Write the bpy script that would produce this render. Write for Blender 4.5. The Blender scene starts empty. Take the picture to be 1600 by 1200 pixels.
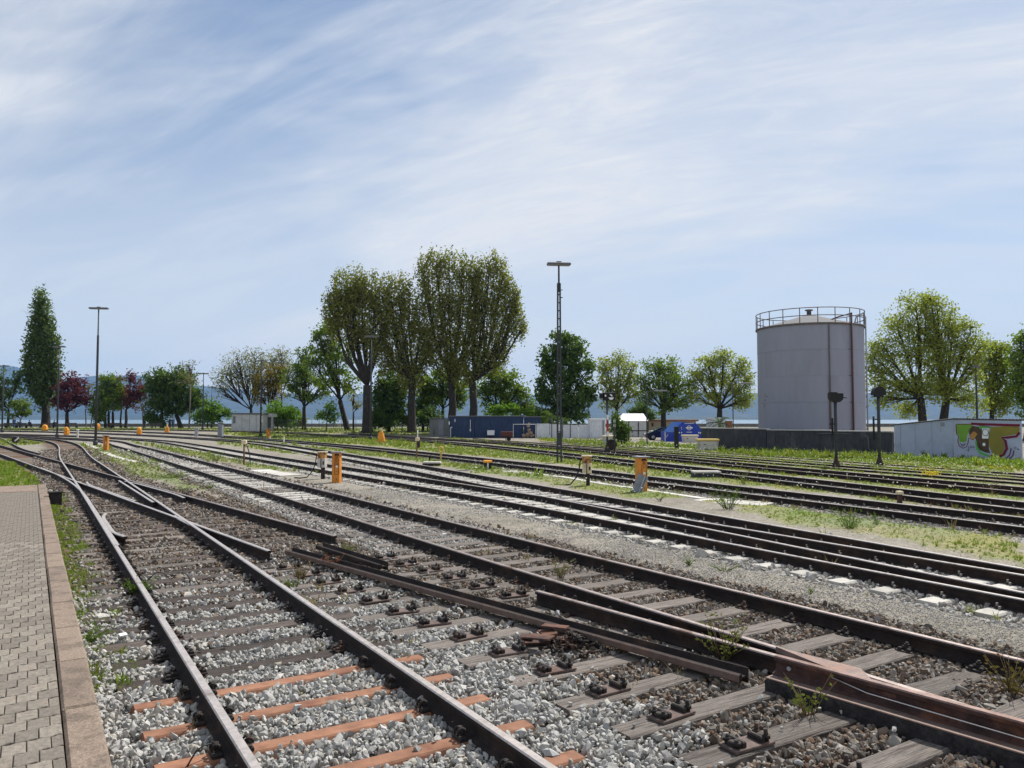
import bpy, bmesh, math, random
import numpy as np
from mathutils import Vector, Matrix

random.seed(7)
RNG = np.random.default_rng(11)
R = math.radians
SC = bpy.context.scene
COL = SC.collection

# ------------------------------------------------------------------ camera
FPX, PITCH, EYE = 1200.0, math.atan(55 / 1200.0), 2.25
cam = bpy.data.cameras.new('camera')
cam.sensor_width = 36.0
cam.lens = 27.0
cam.clip_start = 0.1
cam.clip_end = 40000
cam_ob = bpy.data.objects.new('camera', cam)
cam_ob.location = (0, 0, EYE)
cam_ob.rotation_euler = (math.pi / 2 + PITCH, 0, 0)
COL.objects.link(cam_ob)
SC.camera = cam_ob

# ------------------------------------------------------------------ sun, sky
SUN_AZ, SUN_EL = R(38), R(52)
SUN_DIR = Vector((math.sin(SUN_AZ) * math.cos(SUN_EL), math.cos(SUN_AZ) * math.cos(SUN_EL), math.sin(SUN_EL)))
sun = bpy.data.lights.new('sun', 'SUN')
sun.energy = 4.6
sun.angle = R(0.53)
sun.color = (1.0, 0.955, 0.88)
sun_ob = bpy.data.objects.new('sun', sun)
sun_ob.rotation_euler = (-SUN_DIR).to_track_quat('-Z', 'Y').to_euler()
sun_ob.location = (0, 0, 60)
COL.objects.link(sun_ob)

world = bpy.data.worlds.new('World')
SC.world = world
world.use_nodes = True
wn, wl = world.node_tree.nodes, world.node_tree.links
wn.clear()


def wnode(t, **kw):
    n = wn.new(t)
    for k, v in kw.items():
        setattr(n, k, v)
    return n


def wmath(op, a, b=None, clamp=False):
    n = wnode('ShaderNodeMath', operation=op, use_clamp=clamp)
    for i, v in enumerate((a, b)):
        if v is None:
            continue
        if isinstance(v, (int, float)):
            n.inputs[i].default_value = v
        else:
            wl.new(v, n.inputs[i])
    return n.outputs[0]


sky = wnode('ShaderNodeTexSky', sky_type='NISHITA', sun_disc=False, sun_elevation=SUN_EL, sun_rotation=SUN_AZ,
            altitude=400, air_density=1.0, dust_density=0.3, ozone_density=1.6)
tc = wnode('ShaderNodeTexCoord')
sep = wnode('ShaderNodeSeparateXYZ')
wl.new(tc.outputs['Generated'], sep.inputs[0])
zc = wmath('ADD', wmath('MAXIMUM', sep.outputs[2], 0.0), 0.30)
u_ = wmath('DIVIDE', sep.outputs[0], zc)
v_ = wmath('DIVIDE', sep.outputs[1], zc)
cmb = wnode('ShaderNodeCombineXYZ')
wl.new(u_, cmb.inputs[0])
wl.new(v_, cmb.inputs[1])


def cloud_layer(rot, scl, off, scale, detail, rough, dist, lo, hi):
    m0 = wnode('ShaderNodeMapping')
    m0.inputs['Rotation'].default_value = (0, 0, rot)
    wl.new(cmb.outputs[0], m0.inputs[0])
    mp = wnode('ShaderNodeMapping')
    mp.inputs['Scale'].default_value = scl
    mp.inputs['Location'].default_value = off
    wl.new(m0.outputs[0], mp.inputs[0])
    nz = wnode('ShaderNodeTexNoise')
    nz.inputs['Scale'].default_value = scale
    nz.inputs['Detail'].default_value = detail
    nz.inputs['Roughness'].default_value = rough
    nz.inputs['Distortion'].default_value = dist
    wl.new(mp.outputs[0], nz.inputs['Vector'])
    mr = wnode('ShaderNodeMapRange', interpolation_type='SMOOTHSTEP')
    mr.inputs['From Min'].default_value = lo
    mr.inputs['From Max'].default_value = hi
    wl.new(nz.outputs[0], mr.inputs['Value'])
    return mr.outputs[0]


c_big = cloud_layer(R(15), (0.75, 1.5, 1), (8.1, 3.2, 0), 1.0, 4, 0.5, 0.8, 0.37, 0.63)
c_mid = cloud_layer(R(24), (0.6, 2.0, 1), (4.4, 5.3, 0), 2.0, 9, 0.56, 1.1, 0.34, 0.68)
c_fine = cloud_layer(R(24), (0.6, 2.3, 1), (7.7, 2.1, 0), 6.0, 13, 0.70, 1.6, 0.32, 0.74)
cl = wmath('ADD', wmath('MULTIPLY', c_big, 0.76), wmath('MULTIPLY', c_mid, 0.40))
cl = wmath('MULTIPLY', cl, wmath('ADD', wmath('MULTIPLY', c_fine, 0.30), 0.78))
low_veil = wmath('MULTIPLY', wmath('SUBTRACT', 1.0, wmath('MULTIPLY', wmath('MAXIMUM', sep.outputs[2], 0.0), 2.0), clamp=True), 0.98)
cl = wmath('ADD', cl, wmath('MULTIPLY', low_veil, wmath('SUBTRACT', 1.0, cl, clamp=True)))
cl = wmath('MULTIPLY', cl, 0.95, clamp=True)
mixc = wnode('ShaderNodeMix', data_type='RGBA')
wl.new(cl, mixc.inputs[0])
tint = wnode('ShaderNodeMix', data_type='RGBA', blend_type='MULTIPLY')
tint.inputs[0].default_value = 1.0
wl.new(sky.outputs[0], tint.inputs[6])
tint.inputs[7].default_value = (0.57, 0.71, 0.79, 1)
wl.new(tint.outputs[2], mixc.inputs[6])
mixc.inputs[7].default_value = (6.0, 6.15, 6.4, 1)
bg = wnode('ShaderNodeBackground')
bg.inputs[1].default_value = 0.10
wl.new(mixc.outputs[2], bg.inputs[0])
wo = wnode('ShaderNodeOutputWorld')
wl.new(bg.outputs[0], wo.inputs[0])

SC.view_settings.view_transform = 'Standard'
SC.view_settings.look = 'None'
SC.view_settings.gamma = 1.0
SC.view_settings.exposure = 0.48
SC.view_settings.use_curve_mapping = False
SC.cycles.max_bounces = 6
SC.cycles.transparent_max_bounces = 6
SC.cycles.volume_bounces = 0


# ------------------------------------------------------------------ measuring the place
def sstep(a, b, x):
    t = np.clip((x - a) / (b - a), 0, 1)
    return t * t * (3 - 2 * t)


def terr(y):
    return 0.8 * sstep(80.0, 120.0, y)


def ray(px, py):
    u = (px - 800) / FPX
    v = (600 - py) / FPX
    return np.array([u, math.cos(PITCH) - v * math.sin(PITCH), math.sin(PITCH) + v * math.cos(PITCH)])


def at(px, py, h=0.0):
    """ground point (h above it) seen along a sight line of the survey photo"""
    d = ray(px, py)
    lo, hi = 1.0, 300.0
    for _ in range(60):
        m = (lo + hi) / 2
        if EYE + d[2] * m / d[1] > terr(m) + h:
            lo = m
        else:
            hi = m
    return Vector((d[0] * lo / d[1], lo, float(terr(lo)) + h))


def W(px, py, Y):
    """point at distance Y along a sight line"""
    d = ray(px, py)
    t = Y / d[1]
    return Vector((d[0] * t, Y, EYE + d[2] * t))


UA = Vector((-0.5268, 0.85, 0)).normalized()     # heading of the yard tracks
NA = Vector((UA.y, -UA.x, 0))                    # to their right
UB = Vector((-0.62, 0.785, 0)).normalized()
NB = Vector((UB.y, -UB.x, 0))


# ------------------------------------------------------------------ materials
MATS = {}


def mk(name, col, rough=0.8, metal=0.0, var=0.25, scale=6.0, col2=None, mix2=0.5, scale2=1.2, bump=0.3, bscale=40.0,
       stretch=None, objrand=0.0, spec=0.3, coords='Object', bdist=0.01):
    m = bpy.data.materials.new(name)
    m.use_nodes = True
    n, l = m.node_tree.nodes, m.node_tree.links
    b = n['Principled BSDF']
    b.inputs['Roughness'].default_value = rough
    b.inputs['Metallic'].default_value = metal
    b.inputs['Specular IOR Level'].default_value = spec
    t = n.new('ShaderNodeTexCoord')
    vec = t.outputs[coords]
    oi = n.new('ShaderNodeObjectInfo')
    add = n.new('ShaderNodeVectorMath')
    add.operation = 'ADD'
    sc = n.new('ShaderNodeVectorMath')
    sc.operation = 'SCALE'
    cx = n.new('ShaderNodeCombineXYZ')
    for i in range(3):
        l.new(oi.outputs['Random'], cx.inputs[i])
    l.new(cx.outputs[0], sc.inputs[0])
    sc.inputs['Scale'].default_value = 37.0
    l.new(vec, add.inputs[0])
    l.new(sc.outputs[0], add.inputs[1])
    vec = add.outputs[0]
    if stretch:
        mp = n.new('ShaderNodeMapping')
        mp.inputs['Scale'].default_value = stretch
        l.new(vec, mp.inputs[0])
        vec = mp.outputs[0]
    n1 = n.new('ShaderNodeTexNoise')
    n1.inputs['Scale'].default_value = scale
    n1.inputs['Detail'].default_value = 7
    n1.inputs['Roughness'].default_value = 0.62
    l.new(vec, n1.inputs['Vector'])
    r1 = n.new('ShaderNodeMapRange')
    r1.inputs['From Min'].default_value = 0.28
    r1.inputs['From Max'].default_value = 0.72
    r1.inputs['To Min'].default_value = 1 - var
    r1.inputs['To Max'].default_value = 1 + var
    l.new(n1.outputs[0], r1.inputs['Value'])
    src = None
    if col2 is not None:
        n2 = n.new('ShaderNodeTexNoise')
        n2.inputs['Scale'].default_value = scale2
        n2.inputs['Detail'].default_value = 6
        n2.inputs['Roughness'].default_value = 0.6
        l.new(vec, n2.inputs['Vector'])
        r2 = n.new('ShaderNodeMapRange')
        r2.interpolation_type = 'SMOOTHSTEP'
        r2.inputs['From Min'].default_value = 0.62 - 0.3 * mix2
        r2.inputs['From Max'].default_value = 0.82 - 0.3 * mix2
        l.new(n2.outputs[0], r2.inputs['Value'])
        mx = n.new('ShaderNodeMix')
        mx.data_type = 'RGBA'
        mx.inputs[6].default_value = (*col, 1)
        mx.inputs[7].default_value = (*col2, 1)
        l.new(r2.outputs[0], mx.inputs[0])
        src = mx.outputs[2]
    val = r1.outputs[0]
    if objrand:
        r3 = n.new('ShaderNodeMapRange')
        r3.inputs['To Min'].default_value = 1 - objrand
        r3.inputs['To Max'].default_value = 1 + objrand
        l.new(oi.outputs['Random'], r3.inputs['Value'])
        mu = n.new('ShaderNodeMath')
        mu.operation = 'MULTIPLY'
        l.new(val, mu.inputs[0])
        l.new(r3.outputs[0], mu.inputs[1])
        val = mu.outputs[0]
    hs = n.new('ShaderNodeVectorMath')
    hs.operation = 'SCALE'
    if src is not None:
        l.new(src, hs.inputs[0])
    else:
        hs.inputs[0].default_value = col
    l.new(val, hs.inputs['Scale'])
    l.new(hs.outputs[0], b.inputs['Base Color'])
    if bump:
        nb = n.new('ShaderNodeTexNoise')
        nb.inputs['Scale'].default_value = bscale
        nb.inputs['Detail'].default_value = 4
        l.new(vec, nb.inputs['Vector'])
        bp = n.new('ShaderNodeBump')
        bp.inputs['Strength'].default_value = bump
        bp.inputs['Distance'].default_value = bdist
        l.new(nb.outputs[0], bp.inputs['Height'])
        l.new(bp.outputs[0], b.inputs['Normal'])
    MATS[name] = m
    return m


def leafmat(name, col, col2, trans=0.45, scale=1.3):
    m = bpy.data.materials.new(name)
    m.use_nodes = True
    n, l = m.node_tree.nodes, m.node_tree.links
    n.clear()
    out = n.new('ShaderNodeOutputMaterial')
    t = n.new('ShaderNodeTexCoord')
    nz = n.new('ShaderNodeTexNoise')
    nz.inputs['Scale'].default_value = scale
    nz.inputs['Detail'].default_value = 5
    nz.inputs['Roughness'].default_value = 0.75
    l.new(t.outputs['Object'], nz.inputs['Vector'])
    mr = n.new('ShaderNodeMapRange')
    mr.inputs['From Min'].default_value = 0.32
    mr.inputs['From Max'].default_value = 0.68
    l.new(nz.outputs[0], mr.inputs['Value'])
    mx = n.new('ShaderNodeMix')
    mx.data_type = 'RGBA'
    l.new(mr.outputs[0], mx.inputs[0])
    mx.inputs[6].default_value = (*col, 1)
    mx.inputs[7].default_value = (*col2, 1)
    d = n.new('ShaderNodeBsdfDiffuse')
    l.new(mx.outputs[2], d.inputs[0])
    tr = n.new('ShaderNodeBsdfTranslucent')
    g = n.new('ShaderNodeMix')
    g.data_type = 'RGBA'
    g.blend_type = 'MULTIPLY'
    g.inputs[0].default_value = 1
    l.new(mx.outputs[2], g.inputs[6])
    g.inputs[7].default_value = (1.35, 1.45, 0.7, 1)
    l.new(g.outputs[2], tr.inputs[0])
    ms = n.new('ShaderNodeMixShader')
    ms.inputs[0].default_value = trans
    l.new(d.outputs[0], ms.inputs[1])
    l.new(tr.outputs[0], ms.inputs[2])
    l.new(ms.outputs[0], out.inputs[0])
    MATS[name] = m
    return m


rust = mk('rail_rust', (0.021, 0.015, 0.013), 0.85, 0.0, 0.5, 9, (0.046, 0.028, 0.020), 0.5, 2.0, 0.5, 60)
rust_red = mk('rust_red', (0.060, 0.033, 0.028), 0.85, 0.0, 0.5, 9, (0.125, 0.055, 0.034), 0.5, 3.0, 0.5, 60)
rail_top = mk('rail_head', (0.46, 0.41, 0.375), 0.38, 0.4, 0.25, 20, (0.20, 0.15, 0.12), 0.25, 4.0, 0.1, 80)
rail_top_dull = mk('rail_head_dull', (0.31, 0.255, 0.23), 0.45, 0.5, 0.3, 20, (0.15, 0.085, 0.06), 0.4, 4.0, 0.15, 80)
wood_grey = mk('weathered_wood', (0.185, 0.160, 0.142), 0.9, 0, 0.65, 9, (0.085, 0.068, 0.058), 0.45, 2.5, 0.9, 14,
               (0.9, 14, 6), 0.25, bdist=0.02)
wood_dark = mk('tarred_wood', (0.092, 0.073, 0.064), 0.9, 0, 0.6, 9, (0.045, 0.035, 0.03), 0.5, 2.5, 0.9, 14,
               (0.9, 14, 6), 0.35, bdist=0.02)
steel_orange = mk('rusty_steel_sleeper', (0.245, 0.120, 0.072), 0.85, 0, 0.3, 7, (0.165, 0.073, 0.043), 0.45, 3.0, 0.25, 50,
                  None, 0.12)
concrete = mk('concrete', (0.50, 0.48, 0.44), 0.9, 0, 0.22, 8, (0.36, 0.345, 0.31), 0.4, 1.5, 0.35, 50, None, 0.12)
concrete_sleeper = mk('concrete_sleeper_mat', (0.40, 0.385, 0.35), 0.9, 0, 0.22, 8, (0.40, 0.38, 0.34), 0.4, 1.5, 0.3, 50, None, 0.15)
paver_m = mk('paver_concrete', (0.185, 0.163, 0.135), 0.9, 0, 0.34, 30, (0.195, 0.165, 0.135), 0.5, 6.0, 0.5, 120, None, 0.22)
kerb_m = mk('kerb_concrete', (0.215, 0.165, 0.128), 0.92, 0, 0.45, 55, (0.14, 0.108, 0.084), 0.5, 4.0, 0.6, 130, None, 0.10)
iron = mk('dark_iron', (0.030, 0.025, 0.023), 0.7, 0.2, 0.5, 12, (0.07, 0.04, 0.028), 0.4, 4.0, 0.4, 50)
black_paint = mk('black_paint', (0.012, 0.012, 0.014), 0.6, 0, 0.3, 8, bump=0.1)
mast_m = mk('mast_grey', (0.048, 0.054, 0.060), 0.6, 0.2, 0.3, 6, (0.045, 0.048, 0.05), 0.4, 1.5, 0.15, 30)
lamp_m = mk('lamp_housing', (0.10, 0.10, 0.105), 0.5, 0.1, 0.15, 6, bump=0.05)
lamp_glass = mk('lamp_cover', (0.20, 0.205, 0.21), 0.3, 0, 0.08, 6, bump=0)
galv = mk('galvanised', (0.33, 0.345, 0.36), 0.45, 0.5, 0.2, 9, bump=0.1)
orange = mk('orange_paint', (0.62, 0.235, 0.035), 0.6, 0, 0.15, 5, (0.45, 0.16, 0.03), 0.35, 3.0, 0.1, 30)
orange_tarp = mk('orange_cover', (0.70, 0.29, 0.03), 0.65, 0, 0.2, 3, (0.52, 0.18, 0.02), 0.45, 2.0, 0.5, 6, bdist=0.05)
yellow = mk('yellow_paint', (0.58, 0.40, 0.10), 0.6, 0, 0.2, 5, (0.42, 0.26, 0.05), 0.35, 3.0, 0.1, 30)
cream = mk('cream_plastic', (0.62, 0.53, 0.36), 0.6, 0, 0.15, 5, (0.5, 0.40, 0.24), 0.4, 3.0, 0.1, 30)
white_paint = mk('white_paint', (0.72, 0.72, 0.71), 0.6, 0, 0.1, 5, bump=0.05)
red_paint = mk('red_paint', (0.34, 0.035, 0.035), 0.6, 0, 0.2, 5, bump=0.05)
tank_m = mk('tank_paint', (0.262, 0.272, 0.330), 0.6, 0.0, 0.06, 0.8, (0.245, 0.248, 0.295), 0.5, 0.35, 0.08, 3, (2.4, 2.4, 0.5))
tank_trim = mk('tank_trim', (0.13, 0.115, 0.115), 0.7, 0.1, 0.35, 4, (0.19, 0.10, 0.075), 0.4, 2.0, 0.2, 30)
tank_roof = mk('tank_roof', (0.21, 0.21, 0.215), 0.95, 0.0, 0.1, 2, bump=0.05, spec=0.05)
pipe_red = mk('pipe_red', (0.085, 0.045, 0.045), 0.7, 0, 0.3, 5, (0.24, 0.05, 0.035), 0.3, 1.5, 0.15, 30)
wall_dark = mk('bund_concrete', (0.050, 0.052, 0.060), 0.9, 0, 0.35, 3, (0.095, 0.094, 0.10), 0.35, 0.7, 0.4, 20, (2, 2, 0.6))
coping_m = mk('coping', (0.42, 0.41, 0.40), 0.9, 0, 0.2, 4, bump=0.2)
shed_m = mk('shed_panel', (0.37, 0.42, 0.53), 0.7, 0, 0.08, 2.5, (0.31, 0.345, 0.43), 0.4, 0.9, 0.08, 20)
roof_dark = mk('roof_sheet', (0.085, 0.080, 0.078), 0.85, 0, 0.3, 5, bump=0.2)
blue_box = mk('blue_container', (0.020, 0.040, 0.098), 0.55, 0, 0.2, 2, (0.03, 0.052, 0.11), 0.4, 0.8, 0.05, 20)
blue_press = mk('blue_press', (0.018, 0.050, 0.36), 0.45, 0, 0.15, 2, (0.03, 0.07, 0.30), 0.4, 0.8, 0.05, 20)
hut_grey = mk('hut_grey', (0.46, 0.47, 0.47), 0.8, 0, 0.12, 3, (0.36, 0.37, 0.37), 0.4, 0.8, 0.1, 20)
hut_dark = mk('hut_dark', (0.16, 0.17, 0.16), 0.8, 0, 0.15, 3, bump=0.1)
hoard_m = mk('hoarding', (0.62, 0.64, 0.68), 0.7, 0, 0.10, 3, (0.52, 0.54, 0.57), 0.4, 1.0, 0.1, 20)
beige_wall = mk('beige_render', (0.52, 0.45, 0.34), 0.9, 0, 0.1, 3, bump=0.1)
tile_red = mk('red_tile', (0.33, 0.17, 0.12), 0.9, 0, 0.2, 5, bump=0.2)
tent_m = mk('tent_sheet', (0.82, 0.82, 0.80), 0.6, 0, 0.05, 3, bump=0.05)
tent_side = mk('tent_side', (0.45, 0.46, 0.46), 0.4, 0, 0.15, 3, bump=0.05)
car_paint = mk('car_paint', (0.012, 0.018, 0.035), 0.2, 0.3, 0.05, 2, bump=0, spec=0.6)
glass_m = mk('window_glass', (0.06, 0.075, 0.09), 0.08, 0, 0.05, 2, bump=0, spec=0.8)
tyre_m = mk('tyre', (0.015, 0.015, 0.015), 0.9, 0, 0.2, 6, bump=0.1)
bark = mk('bark', (0.034, 0.029, 0.025), 0.95, 0, 0.4, 4, (0.058, 0.05, 0.04), 0.4, 2.0, 0.7, 8, (3, 3, 0.6), bdist=0.05)
bark_pale = mk('bark_pale', (0.15, 0.135, 0.115), 0.95, 0, 0.3, 4, bump=0.4, bscale=10)
parapet_m = mk('parapet_stone', (0.16, 0.155, 0.15), 0.95, 0, 0.3, 2, bump=0.3, bscale=8)
bench_m = mk('bench_wood', (0.07, 0.06, 0.055), 0.8, 0, 0.2, 4, bump=0.1)
asphalt_m = mk('path_asphalt', (0.24, 0.235, 0.23), 0.95, 0, 0.15, 3, bump=0.2)
skin_m = mk('skin', (0.45, 0.27, 0.19), 0.6, 0, 0.05, 3, bump=0)
cloth_dark = mk('cloth_dark', (0.025, 0.03, 0.05), 0.9, 0, 0.2, 6, bump=0.1)
cloth_blue = mk('cloth_blue', (0.06, 0.09, 0.17), 0.9, 0, 0.2, 6, bump=0.1)
cable_m = mk('cable_black', (0.014, 0.013, 0.013), 0.6, 0, 0.2, 6, bump=0)
panel_grey = mk('panel_grey', (0.22, 0.235, 0.265), 0.6, 0, 0.12, 4, (0.16, 0.17, 0.185), 0.4, 3, 0.1, 30)
brown_box = mk('brown_wood', (0.22, 0.11, 0.06), 0.85, 0, 0.2, 5, bump=0.15)
lampwhite = mk('signal_white', (0.75, 0.75, 0.75), 0.5, 0, 0.05, 3, bump=0)

L_poplar = leafmat('leaf_poplar', (0.068, 0.100, 0.036), (0.136, 0.184, 0.064), 0.40)
L_bpop = leafmat('leaf_black_poplar', (0.130, 0.146, 0.044), (0.249, 0.248, 0.079), 0.45)
L_dark = leafmat('leaf_dark', (0.060, 0.101, 0.030), (0.122, 0.179, 0.055), 0.40)
L_mid = leafmat('leaf_mid', (0.096, 0.152, 0.036), (0.186, 0.241, 0.065), 0.45)
L_bright = leafmat('leaf_bright', (0.079, 0.158, 0.021), (0.147, 0.231, 0.047), 0.5)
L_yel = leafmat('leaf_yellow', (0.175, 0.209, 0.047), (0.296, 0.319, 0.094), 0.5)
L_purple = leafmat('leaf_purple', (0.083, 0.026, 0.045), (0.158, 0.056, 0.078), 0.4)
L_brown = leafmat('leaf_brown', (0.13, 0.10, 0.028), (0.18, 0.15, 0.05), 0.45)
L_pale = leafmat('leaf_pale', (0.15, 0.155, 0.06), (0.23, 0.225, 0.11), 0.4)
L_grass = leafmat('grass_blade', (0.11, 0.15, 0.028), (0.21, 0.22, 0.06), 0.45, 3.0)
L_grass_b = leafmat('grass_bright', (0.115, 0.175, 0.03), (0.19, 0.24, 0.06), 0.5, 3.0)
L_dry = leafmat('dry_stalk', (0.178, 0.120, 0.066), (0.255, 0.220, 0.132), 0.3, 6.0)
petal_w = mk('petal_white', (0.75, 0.75, 0.68), 0.8, 0, 0.1, 5, bump=0)
petal_y = mk('petal_yellow', (0.60, 0.46, 0.02), 0.8, 0, 0.1, 5, bump=0)
GRAF = {k: mk('graffiti_' + k, c, 0.7, 0, 0.12, 3, bump=0.03) for k, c in dict(
    green=(0.15, 0.32, 0.04), olive=(0.22, 0.195, 0.035), maroon=(0.15, 0.008, 0.03), brown=(0.085, 0.055, 0.035),
    tan=(0.42, 0.22, 0.06), mint=(0.10, 0.40, 0.10), white=(0.75, 0.76, 0.74), black=(0.012, 0.01, 0.012),
    purple=(0.10, 0.02, 0.10), navy=(0.02, 0.03, 0.10)).items()}


# ------------------------------------------------------------------ mesh helpers
def mesh_np(name, verts, faces, mats, midx=None, smooth=False):
    """verts (N,3) array, faces (M,k) array"""
    verts = np.asarray(verts, dtype=np.float32)
    faces = np.asarray(faces, dtype=np.int32)
    k = faces.shape[1]
    me = bpy.data.meshes.new(name)
    me.vertices.add(len(verts))
    me.vertices.foreach_set('co', verts.ravel())
    me.loops.add(faces.size)
    me.loops.foreach_set('vertex_index', faces.ravel())
    me.polygons.add(len(faces))
    me.polygons.foreach_set('loop_start', np.arange(0, faces.size, k, dtype=np.int32))
    for m in mats:
        me.materials.append(m)
    if midx is not None:
        me.polygons.foreach_set('material_index', np.asarray(midx, dtype=np.int32))
    if smooth:
        me.polygons.foreach_set('use_smooth', np.ones(len(faces), dtype=bool))
    me.update(calc_edges=True)
    me.validate()
    return me


class MB:
    def __init__(self):
        self.v, self.f, self.m, self.s = [], [], [], []

    def add(self, vs, fs, mi=0, smooth=False):
        o = len(self.v)
        self.v += [tuple(p) for p in vs]
        for f in fs:
            self.f.append(tuple(i + o for i in f))
            self.m.append(mi)
            self.s.append(smooth)
        return self

    def box(self, c, size, rz=0.0, mi=0, top=1.0, rot=None):
        """box centred at c; top scales the upper face; rot optional Matrix"""
        x, y, z = size[0] / 2, size[1] / 2, size[2] / 2
        vs = [(-x, -y, -z), (x, -y, -z), (x, y, -z), (-x, y, -z),
              (-x * top, -y * top, z), (x * top, -y * top, z), (x * top, y * top, z), (-x * top, y * top, z)]
        M = rot if rot is not None else Matrix.Rotation(rz, 3, 'Z')
        c = Vector(c)
        vs = [M @ Vector(p) + c for p in vs]
        return self.add(vs, [(0, 3, 2, 1), (4, 5, 6, 7), (0, 1, 5, 4), (1, 2, 6, 5), (2, 3, 7, 6), (3, 0, 4, 7)], mi)

    def bbox(self, c, size, rz=0.0, b=0.01, mi=0):
        """box with chamfered upper edges"""
        x, y, z = size[0] / 2, size[1] / 2, size[2] / 2
        ring = lambda dx, dy, zz: [(-dx, -dy, zz), (dx, -dy, zz), (dx, dy, zz), (-dx, dy, zz)]
        vs = ring(x, y, -z) + ring(x, y, z - b) + ring(x - b, y - b, z)
        M = Matrix.Rotation(rz, 3, 'Z')
        c = Vector(c)
        vs = [M @ Vector(p) + c for p in vs]
        fs = [(0, 3, 2, 1), (8, 9, 10, 11)]
        for k in (0, 4):
            for i in range(4):
                j = (i + 1) % 4
                fs.append((k + i, k + j, k + 4 + j, k + 4 + i))
        return self.add(vs, fs, mi)

    def tube(self, pts, rad, n=8, mi=0, cap=True, smooth=True):
        pts = [Vector(p) for p in pts]
        if not hasattr(rad, '__len__'):
            rad = [rad] * len(pts)
        vs, fs = [], []
        prev = None
        for i, p in enumerate(pts):
            t = (pts[min(i + 1, len(pts) - 1)] - pts[max(i - 1, 0)])
            t = t.normalized() if t.length > 1e-9 else Vector((0, 0, 1))
            a = prev if prev is not None else (Vector((1, 0, 0)) if abs(t.x) < 0.9 else Vector((0, 1, 0)))
            a = a - t * a.dot(t)
            a = a.normalized() if a.length > 1e-6 else t.orthogonal().normalized()
            prev = a
            b = t.cross(a)
            for k in range(n):
                w = 2 * math.pi * k / n
                vs.append(p + (a * math.cos(w) + b * math.sin(w)) * rad[i])
        for i in range(len(pts) - 1):
            for k in range(n):
                k2 = (k + 1) % n
                fs.append((i * n + k, i * n + k2, (i + 1) * n + k2, (i + 1) * n + k))
        self.add(vs, fs, mi, smooth)
        if cap:
            o = len(self.v) - len(vs)
            self.f.append(tuple(o + k for k in reversed(range(n))))
            self.f.append(tuple(o + (len(pts) - 1) * n + k for k in range(n)))
            self.m += [mi, mi]
            self.s += [False, False]
        return self

    def lathe(self, prof, c=(0, 0, 0), n=16, mi=0, smooth=True, cap=True):
        """prof: (r, z) pairs from bottom to top"""
        vs, fs = [], []
        for r, z in prof:
            for k in range(n):
                w = 2 * math.pi * k / n
                vs.append((c[0] + r * math.cos(w), c[1] + r * math.sin(w), c[2] + z))
        for i in range(len(prof) - 1):
            for k in range(n):
                k2 = (k + 1) % n
                fs.append((i * n + k, i * n + k2, (i + 1) * n + k2, (i + 1) * n + k))
        self.add(vs, fs, mi, smooth)
        if not cap:
            return self
        o = len(self.v) - len(vs)
        self.f.append(tuple(o + k for k in reversed(range(n))))
        self.f.append(tuple(o + (len(prof) - 1) * n + k for k in range(n)))
        self.m += [mi, mi]
        self.s += [False, False]
        return self

    def prism(self, poly, depth, frame, mi=0):
        """2D polygon in plane (frame: origin, ax, ay), extruded by depth along ax x ay"""
        o, ax, ay = (Vector(v) for v in frame)
        nz = ax.cross(ay).normalized()
        a = [o + ax * p[0] + ay * p[1] for p in poly]
        b = [p + nz * depth for p in a]
        n = len(poly)
        area = sum(poly[i][0] * poly[(i + 1) % n][1] - poly[(i + 1) % n][0] * poly[i][1] for i in range(n))
        fs = [tuple(reversed(range(n))), tuple(range(n, 2 * n))] + [(i, (i + 1) % n, n + (i + 1) % n, n + i) for i in range(n)]
        if area < 0:
            fs = [tuple(reversed(f)) for f in fs]
        return self.add(a + b, fs, mi)

    def mesh(self, name, mats):
        me = bpy.data.meshes.new(name)
        me.from_pydata(self.v, [], self.f)
        for m in (mats if isinstance(mats, (list, tuple)) else [mats]):
            me.materials.append(m)
        me.polygons.foreach_set('material_index', self.m)
        me.polygons.foreach_set('use_smooth', self.s)
        me.update()
        return me

    def build(self, name, mats, parent=None, loc=(0, 0, 0), rz=0.0):
        return link(name, self.mesh(name, mats), parent, loc, rz)


def link(name, me, parent=None, loc=(0, 0, 0), rz=0.0):
    o = bpy.data.objects.new(name, me)
    o.location = loc
    o.rotation_euler = (0, 0, rz)
    if parent is not None:
        o.parent = parent
    COL.objects.link(o)
    return o


def tag(o, label=None, cat=None, group=None, kind=None):
    if label:
        o['label'] = label
    if cat:
        o['category'] = cat
    if group:
        o['group'] = group
    if kind:
        o['kind'] = kind
    return o


def thing(name, label, cat, loc=(0, 0, 0), rz=0.0, group=None):
    o = bpy.data.objects.new(name, None)
    o.location = loc
    o.rotation_euler = (0, 0, rz)
    o.empty_display_size = 0.3
    COL.objects.link(o)
    return tag(o, label, cat, group)


def copy_thing(root, loc, rz, label, group=None):
    r = root.copy()
    COL.objects.link(r)
    r.location = loc
    r.rotation_euler = (0, 0, rz)
    r['label'] = label
    if group:
        r['group'] = group
    for ch in list(root.children):
        c = ch.copy()
        COL.objects.link(c)
        c.parent = r
        for g in list(ch.children):
            d = g.copy()
            COL.objects.link(d)
            d.parent = c
    return r


def text_mesh(s, size, depth, mat):
    cu = bpy.data.curves.new('lettering', 'FONT')
    cu.body = s
    cu.size = size
    cu.extrude = depth
    cu.align_x = 'CENTER'
    cu.resolution_u = 2
    ob = bpy.data.objects.new('lettering', cu)
    COL.objects.link(ob)
    dg = bpy.context.evaluated_depsgraph_get()
    me = bpy.data.meshes.new_from_object(ob.evaluated_get(dg))
    bpy.data.objects.remove(ob)
    me.materials.clear()
    me.materials.append(mat)
    me.name = 'lettering'
    return me


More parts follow.
